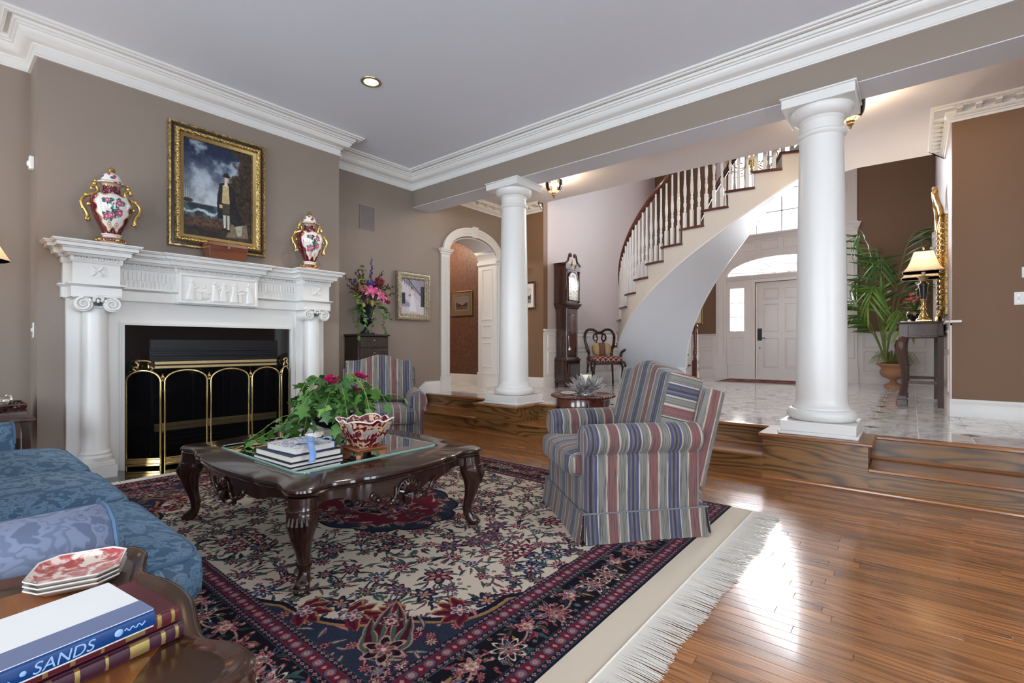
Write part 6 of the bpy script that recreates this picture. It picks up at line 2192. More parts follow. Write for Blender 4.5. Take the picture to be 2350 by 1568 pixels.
def lamp(loc, label, watts):
    t = thing('table_lamp', label, 'lamp', loc, 0, 'brass table lamps on the console')
    MB().box(-.085, .085, -.085, .085, 0, .012, .004).box(-.075, .075, -.075, .075, .012, .03, .004).build('foot', 'brass', t)
    MB().lathe([(0, .03), (.07, .03), (.065, .045), (.05, .055), (.045, .075), (.030, .10), (.024, .12), (.022, .14), (.030, .15), (.030, .16), (.022, .17), (.021, .25), (.028, .26), (.026, .275), (0, .275)], 20).build('stem', 'brass', t)
    MB().lathe([(0, .27), (.026, .27), (.030, .30), (.040, .40), (.044, .43), (.046, .44), (0, .44)], 20).build('black_column', 'ebony', t)
    MB().lathe([(0, .44), (.05, .44), (.046, .45), (.030, .46), (.022, .48), (.032, .50), (.050, .525), (.056, .535), (.05, .537), (0, .537)], 20).build('cup', 'brass_old', t)
    MB().lathe([(0, .535), (.018, .535), (.018, .60), (0, .60)], 12).build('candle_sleeve', 'candle_wax', t)
    # bell shade with cut corners
    prof = [(.205, .585), (.190, .60), (.160, .64), (.135, .69), (.115, .75), (.100, .80), (.095, .815)]
    def oct_(a, r, z):
        k = abs(math.cos(4 * a)) ** .6
        sq = 1 / max(abs(math.cos(a)), abs(math.sin(a)))
        return min(sq, 1.22)* .92
    MB().lathe(prof + [(p[0] - .004, p[1]) for p in prof[::-1]], 48, fn=oct_).build('shade', 'lamp_fabric', t, smooth=30)
    MB().tube([(.205 * oct_(a, 0, 0) * math.cos(a), .205 * oct_(a, 0, 0) * math.sin(a), .585) for a in [2 * PI * i / 48 for i in range(48)]], .006, 6, True).build('shade_trim', 'lamp_fabric', t)
    MB().lathe([(0, .60), (.022, .62), (.028, .655), (.018, .69), (0, .70)], 12).build('bulb', 'bulb', t)
    MB().lathe([(0, .80), (.004, .80), (.004, .845), (.010, .85), (.008, .87), (0, .88)], 8).build('finial', 'brass', t)
    l = bpy.data.lights.new('lamp_light', 'POINT'); l.energy = watts; l.color = (1, .86, .66); l.shadow_soft_size = .05
    lo = bpy.data.objects.new('lamp_light', l); COL.objects.link(lo); lo.parent = t; lo.location = (0, 0, .73)
    return t


lamp((.105, 7.36, HP + .965), 'brass and black table lamp with cream bell shade, nearer of the pair on the console', 9)
lamp((.085, 8.02, HP + .965), 'brass and black table lamp with cream bell shade, farther of the pair on the console', 9)

pot = thing('flower_pot', 'black and gold pot of coral flowers between the two console lamps', 'potted plant', (.03, 7.66, HP + .965))
MB().lathe([(0, 0), (.05, 0), (.056, .01), (.07, .05), (.082, .10), (.080, .125), (.066, .145), (.060, .15), (.062, .155), (.05, .15), (0, .14)], 24).build('pot', 'onyx', pot)
MB().lathe([(.0801, .108), (.0815, .118), (.0715, .143), (.066, .147)], 24).build('gold_band', 'gold_dim', pot)
random.seed(21)
lf = fl_s = None
for i in range(34):
    an = random.uniform(0, 2 * PI); el = R(random.uniform(10, 75)); L_ = random.uniform(.14, .22)
    if lf is None:
        m = MB(); n = 6
        vs = []
        for k in range(n + 1):
            u_ = k / n; wd = .010 * math.sin(PI * min(1, u_ * .9 + .08))
            z = -.10 * u_ * u_
            vs += [(u_, -wd, z), (u_, wd, z)]
        m.add(vs, [(2 * k, 2 * k + 2, 2 * k + 3, 2 * k + 1) for k in range(n)])
        lf = m.build('leaf', 'palm_leaf', pot, loc=(0, 0, .14), rot=(0, -el, an)); lf.scale = (L_, 1, L_)
    else: inst(lf, 'leaf', pot, (0, 0, .14), (0, -el, an), (L_, 1, L_))
for i in range(30):
    an = random.uniform(0, 2 * PI); rr = random.uniform(.02, .17); z = .33 + random.uniform(-.07, .07) - rr * .5
    p = (rr * math.cos(an), rr * math.sin(an), z)
    if i % 3 == 0: MB().tube([(0, 0, .14), (p[0] * .4, p[1] * .4, .14 + (z - .14) * .6), p], .0022, 5).build('stem', 'stem_green', pot)
    if fl_s is None:
        m = MB()
        for k in range(5):
            a = 2 * PI * k / 5
            m.add([(0, 0, 0), (.022 * math.cos(a - .4), .022 * math.sin(a - .4), .006), (.034 * math.cos(a), .034 * math.sin(a), .004), (.022 * math.cos(a + .4), .022 * math.sin(a + .4), .006)], [(0, 1, 2, 3)])
        fl_s = m.build('flower', 'petal_coral', pot, loc=p, rot=(random.uniform(-.8, .8), random.uniform(-.8, .8), an))
    else: inst(fl_s, 'flower', pot, p, (random.uniform(-.8, .8), random.uniform(-.8, .8), an))
tag(MB().box(-.07, .07, -.03, .03, 0, .012, .003).ball((.01, 0, .02), .018, .016, .014, 8, 6).build('trinket_dish', 'porcelain_white', loc=(-.03, 7.24, HP + .9655), rot=.5), 'small white trinket on the console table edge', 'trinket')

# ---- gilt mirror on the foyer wall
mi = thing('mirror', 'tall gilt wall mirror with a scrolled crest above the console table', 'mirror', (XR - .001, 7.72, 1.96), R(-90))
MB().plan(rect(.96, 1.12), [(0, 0), (0, .02), (.012, .035), (.03, .04), (.05, .03), (.055, .02), (.07, .02), (.07, 0)], True).rx().build('frame', 'ornate_gilt', mi)
MB().box(-.42, .42, -.012, -.004, -.5, .5).build('mirror_glass', 'silver', mi)
m = MB()
for s in (-1, 1):
    for i in range(17): m.ball((s * .45, -.05, -.5 + .0625 * i), .026, .022, .03, 8, 6)
for i in range(15):
    m.ball((-.42 + .06 * i, -.05, -.53), .026, .02, .024, 8, 6); m.ball((-.42 + .06 * i, -.05, .53), .026, .02, .024, 8, 6)
tag(m.build('leaf_ornament', 'gold_bright', mi), kind='stuff')
for s in (-1, 1):
    m = MB()
    m.tube([(s * a, -.05 - .03 * k_, z) for a, z, k_ in smoothpath([(.46, .56, 0), (.36, .66, .3), (.24, .72, .6), (.14, .80, 1), (.06, .90, 1.4), (.10, .95, 1.6), (.14, .90, 1.5)], 5)], .028, 8)
    MB().tube([(s * a, -.06, z) for a, z in smoothpath([(.40, -.56), (.28, -.62), (.14, -.64), (.04, -.68)], 5)], .022, 8).build('lower_scroll', 'gold_bright', mi)
    m.build('crest_scroll', 'gold_bright', mi)
m = MB()
m.ball((0, -.09, .88), .06, .035, .09, 10, 8)
MB().ball((0, -.06, -.66), .05, .03, .05, 10, 8).build('drop_ornament', 'gold_bright', mi)
for k in range(7): m.tube([(0, -.08, .70), (.06 * math.sin(R(-60 + 20 * k)), -.10, .70 + .12 * math.cos(R(-60 + 20 * k)))], [.008, .016], 6)
m.build('crest', 'gold_bright', mi)

# doorway casing farther along the same wall
cz_ = thing('trim_13', 'white doorway casing beyond the gilt mirror', None, (XR, 9.75, 0), R(-90), kind='structure')
for s in (-1, 1):
    MB().box(s * .52 - .07, s * .52 + .07, -.045, 0, HP, 2.45).build('casing', 'door_paint', cz_)
    MB().box(s * .52 - .085, s * .52 + .085, -.065, 0, 2.45, 2.58, .006).box(s * .52 - .095, s * .52 + .095, -.085, 0, 2.58, 2.62, .004).box(s * .52 - .08, s * .52 + .08, -.06, 0, 2.62, 2.86, .02).build('casing_block', 'door_paint', cz_)
MB().box(-.45, .45, -.04, 0, 2.45, 2.58).build('casing', 'door_paint', cz_)
MB().box(-.45, .45, -.012, 0, HP, 2.45).build('door_leaf', 'door_paint', cz_)

# ---- palm in a stone urn
ur = thing('garden_urn', 'weathered tan stone urn with trailing grass beside the panelled wainscot', 'urn', (-.24, 10.45, HP))
MB().lathe([(0, 0), (.13, 0), (.13, .03), (.11, .04), (.07, .06), (.045, .09), (.05, .12), (.09, .14), (.15, .17), (.185, .22), (.19, .26), (.17, .29), (.165, .31), (.185, .34), (.235, .37), (.24, .39), (.22, .395), (.17, .37), (0, .36)], 32).build('urn_body', 'terracotta', ur)
MB().ball((0, 0, .38), .19, .19, .05, 14, 6).build('moss', 'moss', ur)
m = MB()
random.seed(8)
for i in range(110):
    an = random.uniform(0, 2 * PI); r = random.uniform(.15, .33); h_ = random.uniform(.10, .24)
    p = [(.05 * math.cos(an), .05 * math.sin(an), .40), (r * .5 * math.cos(an), r * .5 * math.sin(an), .40 + h_), (r * .85 * math.cos(an), r * .85 * math.sin(an), .40 + h_ * .75), (r * 1.1 * math.cos(an), r * 1.1 * math.sin(an), .40 + h_ * .2 - .05)]
    m.tube(p, [.003, .003, .0025, .001], 4)
tag(m.build('grass', 'grass_leaf', ur), kind='stuff')

pm = thing('palm', 'tall green kentia palm with arching fronds behind the console table', 'palm', (-.34, 10.30, HP + .40))
pm.scale = (1.0, 1.0, 1.12)
random.seed(14)
m = MB(); n = 7; vs = []
for k in range(n + 1):
    u_ = k / n; wd = .016 * math.sin(PI * (u_ * .93 + .05)) ** .7
    z = -.30 * u_ ** 2
    vs += [(u_, -wd, z - .004), (u_, 0, z), (u_, wd, z - .004)]
lfm = MB().add(vs, [f for k in range(n) for f in ((3 * k, 3 * k + 3, 3 * k + 4, 3 * k + 1), (3 * k + 1, 3 * k + 4, 3 * k + 5, 3 * k + 2))])
lsrc = {}
def frond(base_h, an, reach, rise, droop, mat_, nl=11):
    pts = []
    for i in range(13):
        u_ = i / 12
        r = reach * u_ ** 1.15
        z = rise * math.sin(min(1.0, u_ * 1.02) * PI * .5 * (1 + droop)) 
        pts.append((r, 0, z))
    f = MB().tube(pts, [.011 * (1 - .8 * i / 12) for i in range(13)], 6).build('frond', 'stem_green', pm, loc=(0, 0, base_h), rot=an)
    for i in range(nl):
        u_ = .30 + .69 * i / (nl - 1)
        k = u_ * 12; a, b = pts[int(min(k, 11))], pts[int(min(k, 11)) + 1]
        fr = k - int(min(k, 11))
        p = [a[j] + (b[j] - a[j]) * fr for j in range(3)]
        ang = math.atan2(b[2] - a[2], b[0] - a[0])
        L_ = (.26 + .20 * math.sin(PI * (i + 1) / (nl + 1))) * (reach / .6) ** .5
        for s in ((-1, 1) if i < nl - 1 else (0,)):
            yaw = s * R(62 - 30 * i / nl)
            M_ = Matrix.Rotation(-ang, 4, 'Y') @ Matrix.Rotation(yaw, 4, 'Z') @ Matrix.Rotation(R(random.uniform(10, 34)), 4, 'Y')
            e_ = M_.to_euler()
            key_ = mat_
            if key_ not in lsrc:
                o = lfm.build('leaflet', mat_, f, loc=p, rot=tuple(e_)); lsrc[key_] = o; o.scale = (L_, 1, L_)
            else: inst(lsrc[key_], 'leaflet', f, p, tuple(e_), (L_, 1, L_))
CAMDIR = math.atan2(-10.6, .24)
# angle 180 is towards -X (left in the view), 0 towards +X, -90 towards the camera
for bh, an, rc, rs, dp, mt_, nl in ((.0, 178, .80, 1.02, .30, 'palm_leaf', 13), (.0, 200, .72, .72, .42, 'palm_leaf', 13), (.0, 160, .55, 1.35, .35, 'palm_leaf', 13), (.0, 12, .50, 1.95, .12, 'palm_leaf', 13), (.0, 120, .45, 1.78, .35, 'palm_leaf', 13),
                                    (.0, 215, .55, 1.95, .25, 'palm_leaf', 13), (.0, -60, .55, .78, .55, 'palm_light', 12), (.0, 250, .60, 1.15, .5, 'palm_light', 12), (.0, 5, .5, 1.25, .3, 'palm_leaf', 12), (.0, 192, .85, .95, .45, 'palm_leaf', 13), (.0, -95, .5, 1.55, .4, 'palm_leaf', 13)):
    frond(bh, R(an), rc, rs, dp, mt_, nl)

# ---- entrance mat
def mat_img():
    h_, w_ = 160, 320
    Y, X = np.mgrid[0:h_, 0:w_]
    e = np.minimum(np.minimum(X, w_ - 1 - X), np.minimum(Y, h_ - 1 - Y))
    n2 = fbm(h_, w_, 20, 4, 3)
    im = lerp3(np.clip((n2 - .4) * 4, 0, 1), (96, 40, 44), (150, 110, 100))
    im[e < 26] = lerp3(np.clip((n2 - .4) * 4, 0, 1), (60, 40, 50), (130, 70, 66))[e < 26]
    im[e < 5] = (190, 170, 150)
    return im
imgmat('mat_weave', mat_img(), .95)
dm = thing('entrance_mat', 'small red oriental mat in front of the front door', 'rug', (-2.0, 10.25, HP + .001))
MB().box(-.95, .95, -.52, .52, 0, .008).build('pile', 'mat_weave', dm, uv=lambda co, n_: (co.x / 1.9 + .5, co.y / 1.04 + .5))
m = MB()
for s in (-1, 1):
    for i in range(120): m.box(s * .95, s * .99, -.52 + 1.04 * i / 120, -.516 + 1.04 * i / 120, 0, .004)
tag(m.build('fringe', 'rug_fringe', dm, smooth=0), kind='stuff')

# ---- bell-jar ceiling lanterns
def lantern(loc, label):
    t = thing('ceiling_lantern', label, 'lantern', loc, 0, 'glass bell lanterns on the hall ceiling')
    MB().lathe([(0, 0), (.07, 0), (.068, -.012), (.05, -.02), (.012, -.026), (.010, -.05), (0, -.05)], 20).build('canopy', 'brass_old', t)
    MB().lathe([(.120, -.045), (.118, -.10), (.108, -.15), (.085, -.19), (.05, -.215), (.03, -.222)], 28).build('bell_glass', 'lamp_glass', t)
    MB().lathe([(0, -.20), (.03, -.205), (.036, -.22), (.026, -.235), (.032, -.25), (.016, -.262), (.012, -.27), (.016, -.28), (0, -.295)], 16).build('finial', 'brass_old', t)
    MB().tube([(0, 0, -.04), (0, 0, -.20)], .006, 6).build('rod', 'brass_old', t)
    for k in range(3):
        a = R(20 + 120 * k)
        MB().lathe([(0, -.19), (.012, -.19), (.012, -.13), (0, -.13)], 8, (.036 * math.cos(a), .036 * math.sin(a), 0)).build('candle_sleeve', 'candle_wax', t)
        MB().lathe([(0, -.13), (.009, -.12), (.012, -.10), (.006, -.075), (0, -.06)], 8, (.036 * math.cos(a), .036 * math.sin(a), 0)).build('bulb', 'bulb', t)
    l = bpy.data.lights.new('lantern_light', 'POINT'); l.energy = 26; l.color = (1, .80, .58); l.shadow_soft_size = .05
    lo = bpy.data.objects.new('lantern_light', l); COL.objects.link(lo); lo.parent = t; lo.location = (0, 0, -.10)
    return t


lantern((-3.86, 5.6, ZH), 'lit glass bell lantern on the hall ceiling beside the farther column')
lantern((-.45, 5.6, ZH), 'lit glass bell lantern half hidden behind the nearer column')

# ---- wall plates and speaker
def plate(loc, rz, w_, h_, label, cat, toggles, name='wall_switch'):
    t = thing(name, label, cat, loc, rz)
    MB().box(-w_ / 2, w_ / 2, -.007, 0, -h_ / 2, h_ / 2, .003).build('plate', 'plate_white', t)
    for x in toggles: MB().box(x - .006, x + .006, -.018, -.006, -.014, .014, .003).build('toggle', 'plate_white', t)
    for x in toggles:
        for z in (-.03, .03): MB().lathe([(0, 0), (.004, 0), (.003, .002), (0, .002)], 8, T=Matrix.Translation((x, -.007, z)) @ Matrix.Rotation(R(90), 4, 'X')).build('screw', 'silver', t)
    return t
plate((.80, YH1 - .0005, 1.49), 0, .12, .12, 'white double light switch on the brown wall', 'switch', (-.03, .03))
plate((.84, YH1 - .0005, 1.73), 0, .10, .10, 'blank cream wall keypad above the double light switch', 'keypad', (), 'wall_keypad')
plate((XL + .2, YB0 - .0005, 1.17), 0, .075, .12, 'white light switch on the side of the chimney breast', 'switch', (0,))
sn = thing('motion_sensor', 'small white motion sensor high on the chimney breast corner', 'sensor', (XL + .215, YB0 - .0005, 2.47))
MB().prism([(-.03, -.05), (.03, -.05), (.03, .05), (-.03, .05)], -.03, 0, 'y').build('sensor_body', 'plate_white', sn, bevel=.006)
MB().ball((0, -.032, -.008), .02, .012, .024, 10, 8).build('lens', 'porcelain_white', sn)
sg = thing('speaker_grille', 'grey rectangular in-wall speaker grille high on the taupe wall', 'speaker', (XL + .001, 3.688, 2.72), R(90))
MB().plan(rect(.225, .315), [(0, 0), (0, .008), (.012, .010), (.014, .004), (.014, 0)], True).rx().build('frame', 'wall_taupe', sg)
m = MB().box(-.098, .098, -.006, -.001, -.143, .143)
for i in range(30): m.box(-.098, .098, -.0085, -.006, -.14 + .0095 * i, -.1355 + .0095 * i)
m.build('grille', 'grille_grey', sg)
dl = thing('downlight', 'round recessed ceiling light with brass trim', 'downlight', (-3.827, 2.607, ZC))
MB().lathe([(.062, -.001), (.066, -.008), (.078, -.010), (.090, -.006), (.092, -.0005), (.062, -.001)], 36).build('trim_ring', 'brass_old', dl)
MB().lathe([(0, -.002), (.063, -.002), (.063, -.0005), (0, -.0005)], 32).build('lens', 'downlight', dl)
l = bpy.data.lights.new('downlight_light', 'SPOT'); l.energy = 30; l.color = (1, .9, .75); l.spot_size = R(110); l.spot_blend = .6; l.shadow_soft_size = .05
lo = bpy.data.objects.new('downlight_light', l); COL.objects.link(lo); lo.parent = dl; lo.location = (0, 0, -.02)

# ================================================================ PICTURES
def bride():
    h_, w_ = 300, 210
    Y, X = np.mgrid[0:h_, 0:w_] / np.array([h_, w_], float)[:, None, None]
    n2 = fbm(h_, w_, 6, 5, 4)
    im = lerp3(n2, (120, 116, 130), (176, 172, 182))
    fl_ = Y > .80
    im[fl_] = lerp3(n2, (186, 180, 186), (216, 210, 214))[fl_]
    st_ = (Y > .10 + .62 * X + .04 * np.floor(X * 12) % .04) & (Y < .3 + .62 * X)
    im[(Y > .55 * X + .02) & (Y < .55 * X + .5) & (X > .02)] = (206, 202, 208)
    k = (np.abs((X * 11) % 1 - .5) < .09) & (Y > .75 * X - .2) & (Y < .75 * X + .06); im[k] = (60, 56, 66)
    k = np.abs(Y - (.78 * X - .22)) < .014; im[k] = (48, 40, 46)
    im[(X > .84) & (Y > .18) & (Y < .78)] = (54, 52, 58)
    im[(X < .16) & (Y > .40) & (Y < .72)] = (46, 46, 52)
    def ell(cx, cy, rx, ry, col):
        kk = soft(((X - cx) / rx) ** 2 + ((Y - cy) / ry) ** 2 - 1, .3)[..., None]
        im[:] = im * (1 - kk) + np.array(col, float) * kk
    dw = soft(np.abs(X - .47 - .06 * np.clip(Y - .5, 0, 1)) - (.05 + .28 * np.clip(Y - .42, 0, 1) ** 1.3), .05) * (Y > .34) * (Y < .93)
    im[:] = im * (1 - dw[..., None]) + np.array((228, 222, 230.)) * dw[..., None]
    ell(.43, .27, .035, .035, (206, 160, 140)); ell(.445, .245, .035, .028, (70, 48, 40)); ell(.50, .40, .022, .07, (206, 164, 146)); ell(.36, .46, .06, .04, (190, 120, 136))
    return im


def landscape(sd, gray=False):
    h_, w_ = 160, 200
    Y, X = np.mgrid[0:h_, 0:w_] / np.array([h_, w_], float)[:, None, None]
    n1, n2 = fbm(h_, w_, 4, sd, 4), fbm(h_, w_, 10, sd + 1, 3)
    im = lerp3(np.clip(Y * 2, 0, 1), (186, 196, 206), (226, 220, 206))
    mt = Y > .55 - .35 * np.abs(X - .5) - (n1 - .5) * .3
    im[mt] = lerp3(n2, (40, 44, 46), (120, 116, 108))[mt]
    g = Y > .72 + (n1 - .5) * .1
    im[g] = lerp3(n2, (110, 104, 84), (176, 160, 128))[g]
    ed = np.minimum(np.minimum(X, 1 - X), np.minimum(Y, 1 - Y)) < .08
    im[ed] = (234, 228, 216)
    if gray: im = im.mean(2, keepdims=True) * np.array((1, .97, .92))
    return im


imgmat('bride_photo', bride(), .3, 0, .4, .3)
imgmat('mountain_print', landscape(31), .6)
imgmat('etching_print', landscape(47, True), .6)
framed('picture', 'bride photograph in a wide antique silver frame beside the arch', (XL + .001, 4.437, 1.745), R(90), .60, .68, [(0, 0), (0, .028), (.012, .045), (.03, .05), (.05, .042), (.058, .03), (.075, .032), (.085, .026), (.095, .020), (.095, 0)], 'ornate_silver', 'bride_photo', lumps=(.03, .032, .046, .010, 'silver_leaf'))
framed('picture', 'matted mountain landscape print on the damask wallpaper beyond the arch', (-6.47, 6.379, 1.83), 0, .56, .46, [(0, 0), (0, .02), (.01, .026), (.022, .02), (.024, 0)], 'gold_dim', 'mountain_print', mats=((.075, 'mat_board'),), glass=True)
framed('picture', 'small dark-framed etching on the brown end wall behind the column', (-5.02, YH1 - .001, 1.89), 0, .35, .46, [(0, 0), (0, .02), (.012, .028), (.03, .022), (.032, 0)], 'mahogany_red', 'etching_print', mats=((.05, 'mat_cream'),))
framed('picture', 'gilt-framed print on the wall beyond the stair newel', (-3.86, YD - .001, 2.0), 0, .58, .98, [(0, 0), (0, .02), (.015, .03), (.04, .022), (.045, 0)], 'gold_dim', 'etching_print', mats=((.09, 'mat_cream'),))

# ================================================================ NARROW CHEST AND FLOWER ARRANGEMENT
cst = thing('narrow_chest', 'narrow dark wooden chest of drawers in the recess beside the mantel', 'chest', (-5.335, 3.575, 0), R(90))
MB().box(-.225, .225, -.145, .155, .0, 1.165, .012).build('carcass', 'espresso', cst)
MB().box(-.235, .235, -.16, .16, 1.165, 1.19, .006).build('top', 'espresso', cst)
for i in range(7):
    z = 1.02 - .158 * i
    if z < .02: break
    dw = MB().box(-.19, .19, -.155, -.14, z, z + .135, .006).build('drawer', 'espresso', cst)
    MB().tube([(.022 * math.cos(a), -.160, z + .068 + .026 * math.sin(a)) for a in [2 * PI * k / 16 for k in range(16)]], .0035, 6, True).build('ring_pull', 'ring_brass', dw)
    MB().ball((0, -.158, z + .096), .008, .006, .008, 8, 6).build('pull_boss', 'ring_brass', dw)

fa = thing('flower_arrangement', 'tall mixed silk flower arrangement with pink lilies in a black urn on the chest', 'flower arrangement', (-5.33, 3.56, 1.1905))
MB().box(-.075, .075, -.075, .075, 0, .02, .003).lathe([(0, .02), (.07, .02), (.068, .035), (.035, .055), (.022, .08), (.022, .10), (.04, .12), (.085, .15), (.10, .19), (.095, .21), (.075, .225), (.085, .26), (.10, .32), (.12, .36), (.125, .37), (.11, .37), (0, .36)], 28).build('urn', 'vase_black', fa)
random.seed(33)
def leafmesh(l=1.0, wd=.32, cup=.12):
    vs = []; n = 5
    for k in range(n + 1):
        u_ = k / n; w0 = wd * math.sin(PI * (u_ * .92 + .06)) ** .8
        vs += [(u_ * l, -w0, -cup * u_ * u_ - .05 * w0), (u_ * l, 0, -cup * u_ * u_), (u_ * l, w0, -cup * u_ * u_ - .05 * w0)]
    return MB().add(vs, [f for k in range(n) for f in ((3 * k, 3 * k + 3, 3 * k + 4, 3 * k + 1), (3 * k + 1, 3 * k + 4, 3 * k + 5, 3 * k + 2))])
SRC = {}
def put(kind, par, name, maker, mat_, loc, rot, sc):
    k = (kind, mat_)
    if k not in SRC:
        SRC[k] = maker().build(name, mat_, par, loc=loc, rot=rot); SRC[k].scale = (sc,) * 3
        return SRC[k]
    return inst(SRC[k], name, par, loc, rot, sc)
def ivymesh():
    P = [(0, 0), (.18, -.34), (.42, -.20), (.60, -.48), (.70, -.14), (1.0, 0), (.70, .14), (.60, .48), (.42, .20), (.18, .34)]
    vs = [(x, y, -.10 * x * x - .12 * abs(y)) for x, y in P] + [(.45, 0, .02)]
    return MB().add(vs, [(i, (i + 1) % 10, 10) for i in range(10)])
def sprayer(n_, rmin, rmax):
    pass
# trailing ivy: strands with leaves
def strand(par, pts, every, size, mats_, stemmat='stem_green', rad=.002, jit=.6, frame=None):
    sp_ = smoothpath(pts, 5)
    MB().tube(sp_, rad, 5).build('vine', stemmat, par)
    acc = 0
    for i in range(1, len(sp_)):
        a, b = Vector(sp_[i - 1]), Vector(sp_[i])
        acc += (b - a).length
        if acc > every:
            acc = 0
            d = (b - a).normalized()
            yaw = math.atan2(d.y, d.x) + random.choice((-1, 1)) * random.uniform(.3, 1.6)
            put('ivy', par, 'leaf', ivymesh, random.choice(mats_), tuple(b), (random.uniform(-jit, jit), random.uniform(.15, 1.35), yaw), size * random.uniform(.75, 1.25))
for pts in ([(.04, -.05, .36), (.10, -.12, .33), (.16, -.13, .22), (.19, -.13, .10), (.26, -.14, .04)], [(.0, -.08, .36), (.02, -.17, .32), (.04, -.20, .2), (.06, -.19, .10)], [(.05, -.10, .36), (.12, -.17, .26), (.10, -.16, .12), (.13, -.19, .02), (.15, -.21, -.05)],
            [(.06, .06, .36), (.10, .14, .33), (.12, .17, .22), (.11, .18, .12), (.13, .20, .03), (.16, .22, .0)], [(.03, .10, .36), (.07, .22, .36), (.08, .28, .28), (.09, .29, .18)], [(.08, .02, .34), (.13, .03, .26), (.14, .02, .18), (.12, .0, .08)], [(.06, .10, .37), (.12, .20, .34), (.12, .22, .22)]):
    strand(fa, pts, .022, .055, ('ivy_dark', 'ivy_leaf'))
# lilies
def lilymesh():
    m = MB()
    for k in range(6):
        a = 2 * PI * k / 6
        T = Matrix.Rotation(a, 4, 'Z')
        vs = []; n = 5
        for j in range(n + 1):
            u_ = j / n; w0 = .22 * math.sin(PI * (u_ * .9 + .08)) ** .9
            z = .35 * math.sin(u_ * 2.2) - .25 * u_ ** 3
            vs += [(.08 + .92 * u_, -w0, z + .05), (.08 + .92 * u_, 0, z), (.08 + .92 * u_, w0, z + .05)]
        m.add([T @ Vector(p) for p in vs], [f for j in range(n) for f in ((3 * j, 3 * j + 3, 3 * j + 4, 3 * j + 1), (3 * j + 1, 3 * j + 4, 3 * j + 5, 3 * j + 2))])
    return m
@define('lily')
def _(nm):
    t = NT(nm)
    sp = t.n('SeparateXYZ', i_0=t.coord('Object'))
    r = t.math('SQRT', t.math('ADD', t.math('POWER', sp.outputs[0], 2), t.math('POWER', sp.outputs[1], 2)))
    t.pbr(Base_Color=t.ramp(r, [(0, srgb(210, 220, 130)), (.22, srgb(226, 96, 156)), (.6, srgb(204, 44, 120)), (1, srgb(240, 176, 204))]), Roughness=.5)
    return t.m
for p, ry, rz_ in (((.16, -.035, .52), 1.0, -.3), ((.17, .085, .475), 1.15, .25)):
    lo_ = put('lily', fa, 'lily', lilymesh, 'lily', p, (0, ry, rz_), .105)
    MB().tube([(.02, 0, .36), p], .004, 6).build('stem', 'stem_green', fa)
for k in range(5): MB().tube([(.17, .085, .475), (.24 + .01 * k, .08 + .012 * (k - 2), .50 + .012 * k)], .0016, 4).build('stamen', 'leaf_yellow', fa)
MB().ball((.16, -.02, .385), .022, .022, .045, 10, 7).build('lily_bud', 'leaf_yellow', fa)
# big yellow-green leaves
for i in range(26):
    y = random.choice((-1, 1)) * random.uniform(.05, .22); z = random.uniform(.38, .72)
    put('bigleaf', fa, 'leaf', lambda: leafmesh(1, .34, .2), random.choice(('leaf_yellow', 'palm_light')), (random.uniform(.02, .10), y * .75, z), (random.uniform(-.5, .5), random.uniform(-.4, .9), math.atan2(y, .12) + random.uniform(-.5, .5)), random.uniform(.06, .10))
for y, z in ((-.10, .80), (-.06, .84), (-.02, .80), (.12, .60), (.22, .56), (.25, .53), (.28, .62)): put('bigleaf', fa, 'leaf', leafmesh, 'leaf_yellow', (.04, y, z), (random.uniform(-.5, .5), random.uniform(-.3, .3), R(90 if y > 0 else -90) + random.uniform(-.4, .4)), .08)
# dried dark sprays fanning out
for i in range(34):
    s = -1 if i % 2 else 1
    th_ = R(random.uniform(12, 74)); L_ = random.uniform(.26, .44)
    dx_ = random.uniform(-.02, .14)
    e_ = (dx_, s * L_ * math.cos(th_) * .86, .42 + L_ * math.sin(th_))
    pts = smoothpath([(0.02, 0, .36), (dx_ * .5, e_[1] * .45, .36 + (e_[2] - .36) * .6), e_], 5)
    MB().tube(pts, .0018, 4).build('stem', 'stem_brown', fa)
    m = MB()
    for j in range(3, len(pts)):
        for q in range(2): m.ball((pts[j][0] + random.uniform(-.014, .014), pts[j][1] + random.uniform(-.018, .018), pts[j][2] + random.uniform(-.014, .014)), .007, .007, .011, 5, 4)
    tag(m.build('dried_buds', 'dried_plum', fa), kind='stuff')
# clusters
def cluster():
    m = MB()
    for k in range(26):
        a = random.uniform(0, 2 * PI); b = random.uniform(-1, 1); r = (1 - b * b) ** .5
        m.ball((r * math.cos(a) * .8, r * math.sin(a) * .8, b * .8), .3, .3, .3, 6, 4)
    return m
for p, mt_, sz in (((.10, .13, .66), 'petal_red', .062), ((.10, -.0, .64), 'petal_violet', .055), ((.11, -.12, .56), 'petal_dusky', .05), ((.08, .21, .44), 'petal_red', .03), ((.10, .26, .42), 'petal_red', .028), ((.05, .07, .60), 'petal_violet', .04), ((.06, -.20, .66), 'petal_violet', .025)):
    put('cluster', fa, 'blossom', cluster, mt_, p, (0, 0, random.uniform(0, 6)), sz)
for i in range(9): put('floret', fa, 'blossom', cluster, 'petal_violet', (.05 + .004 * i, .03 + random.uniform(-.012, .012), .72 + .028 * i), (0, 0, i), .018 - .0009 * i)
for i in range(3): put('floret', fa, 'blossom', cluster, 'leaf_yellow', (.08, .02 + random.uniform(-.008, .008), .95 + .018 * i), (0, 0, i), .010)

# ================================================================ ON THE COFFEE TABLE
TZ = .009 + TT + .0065
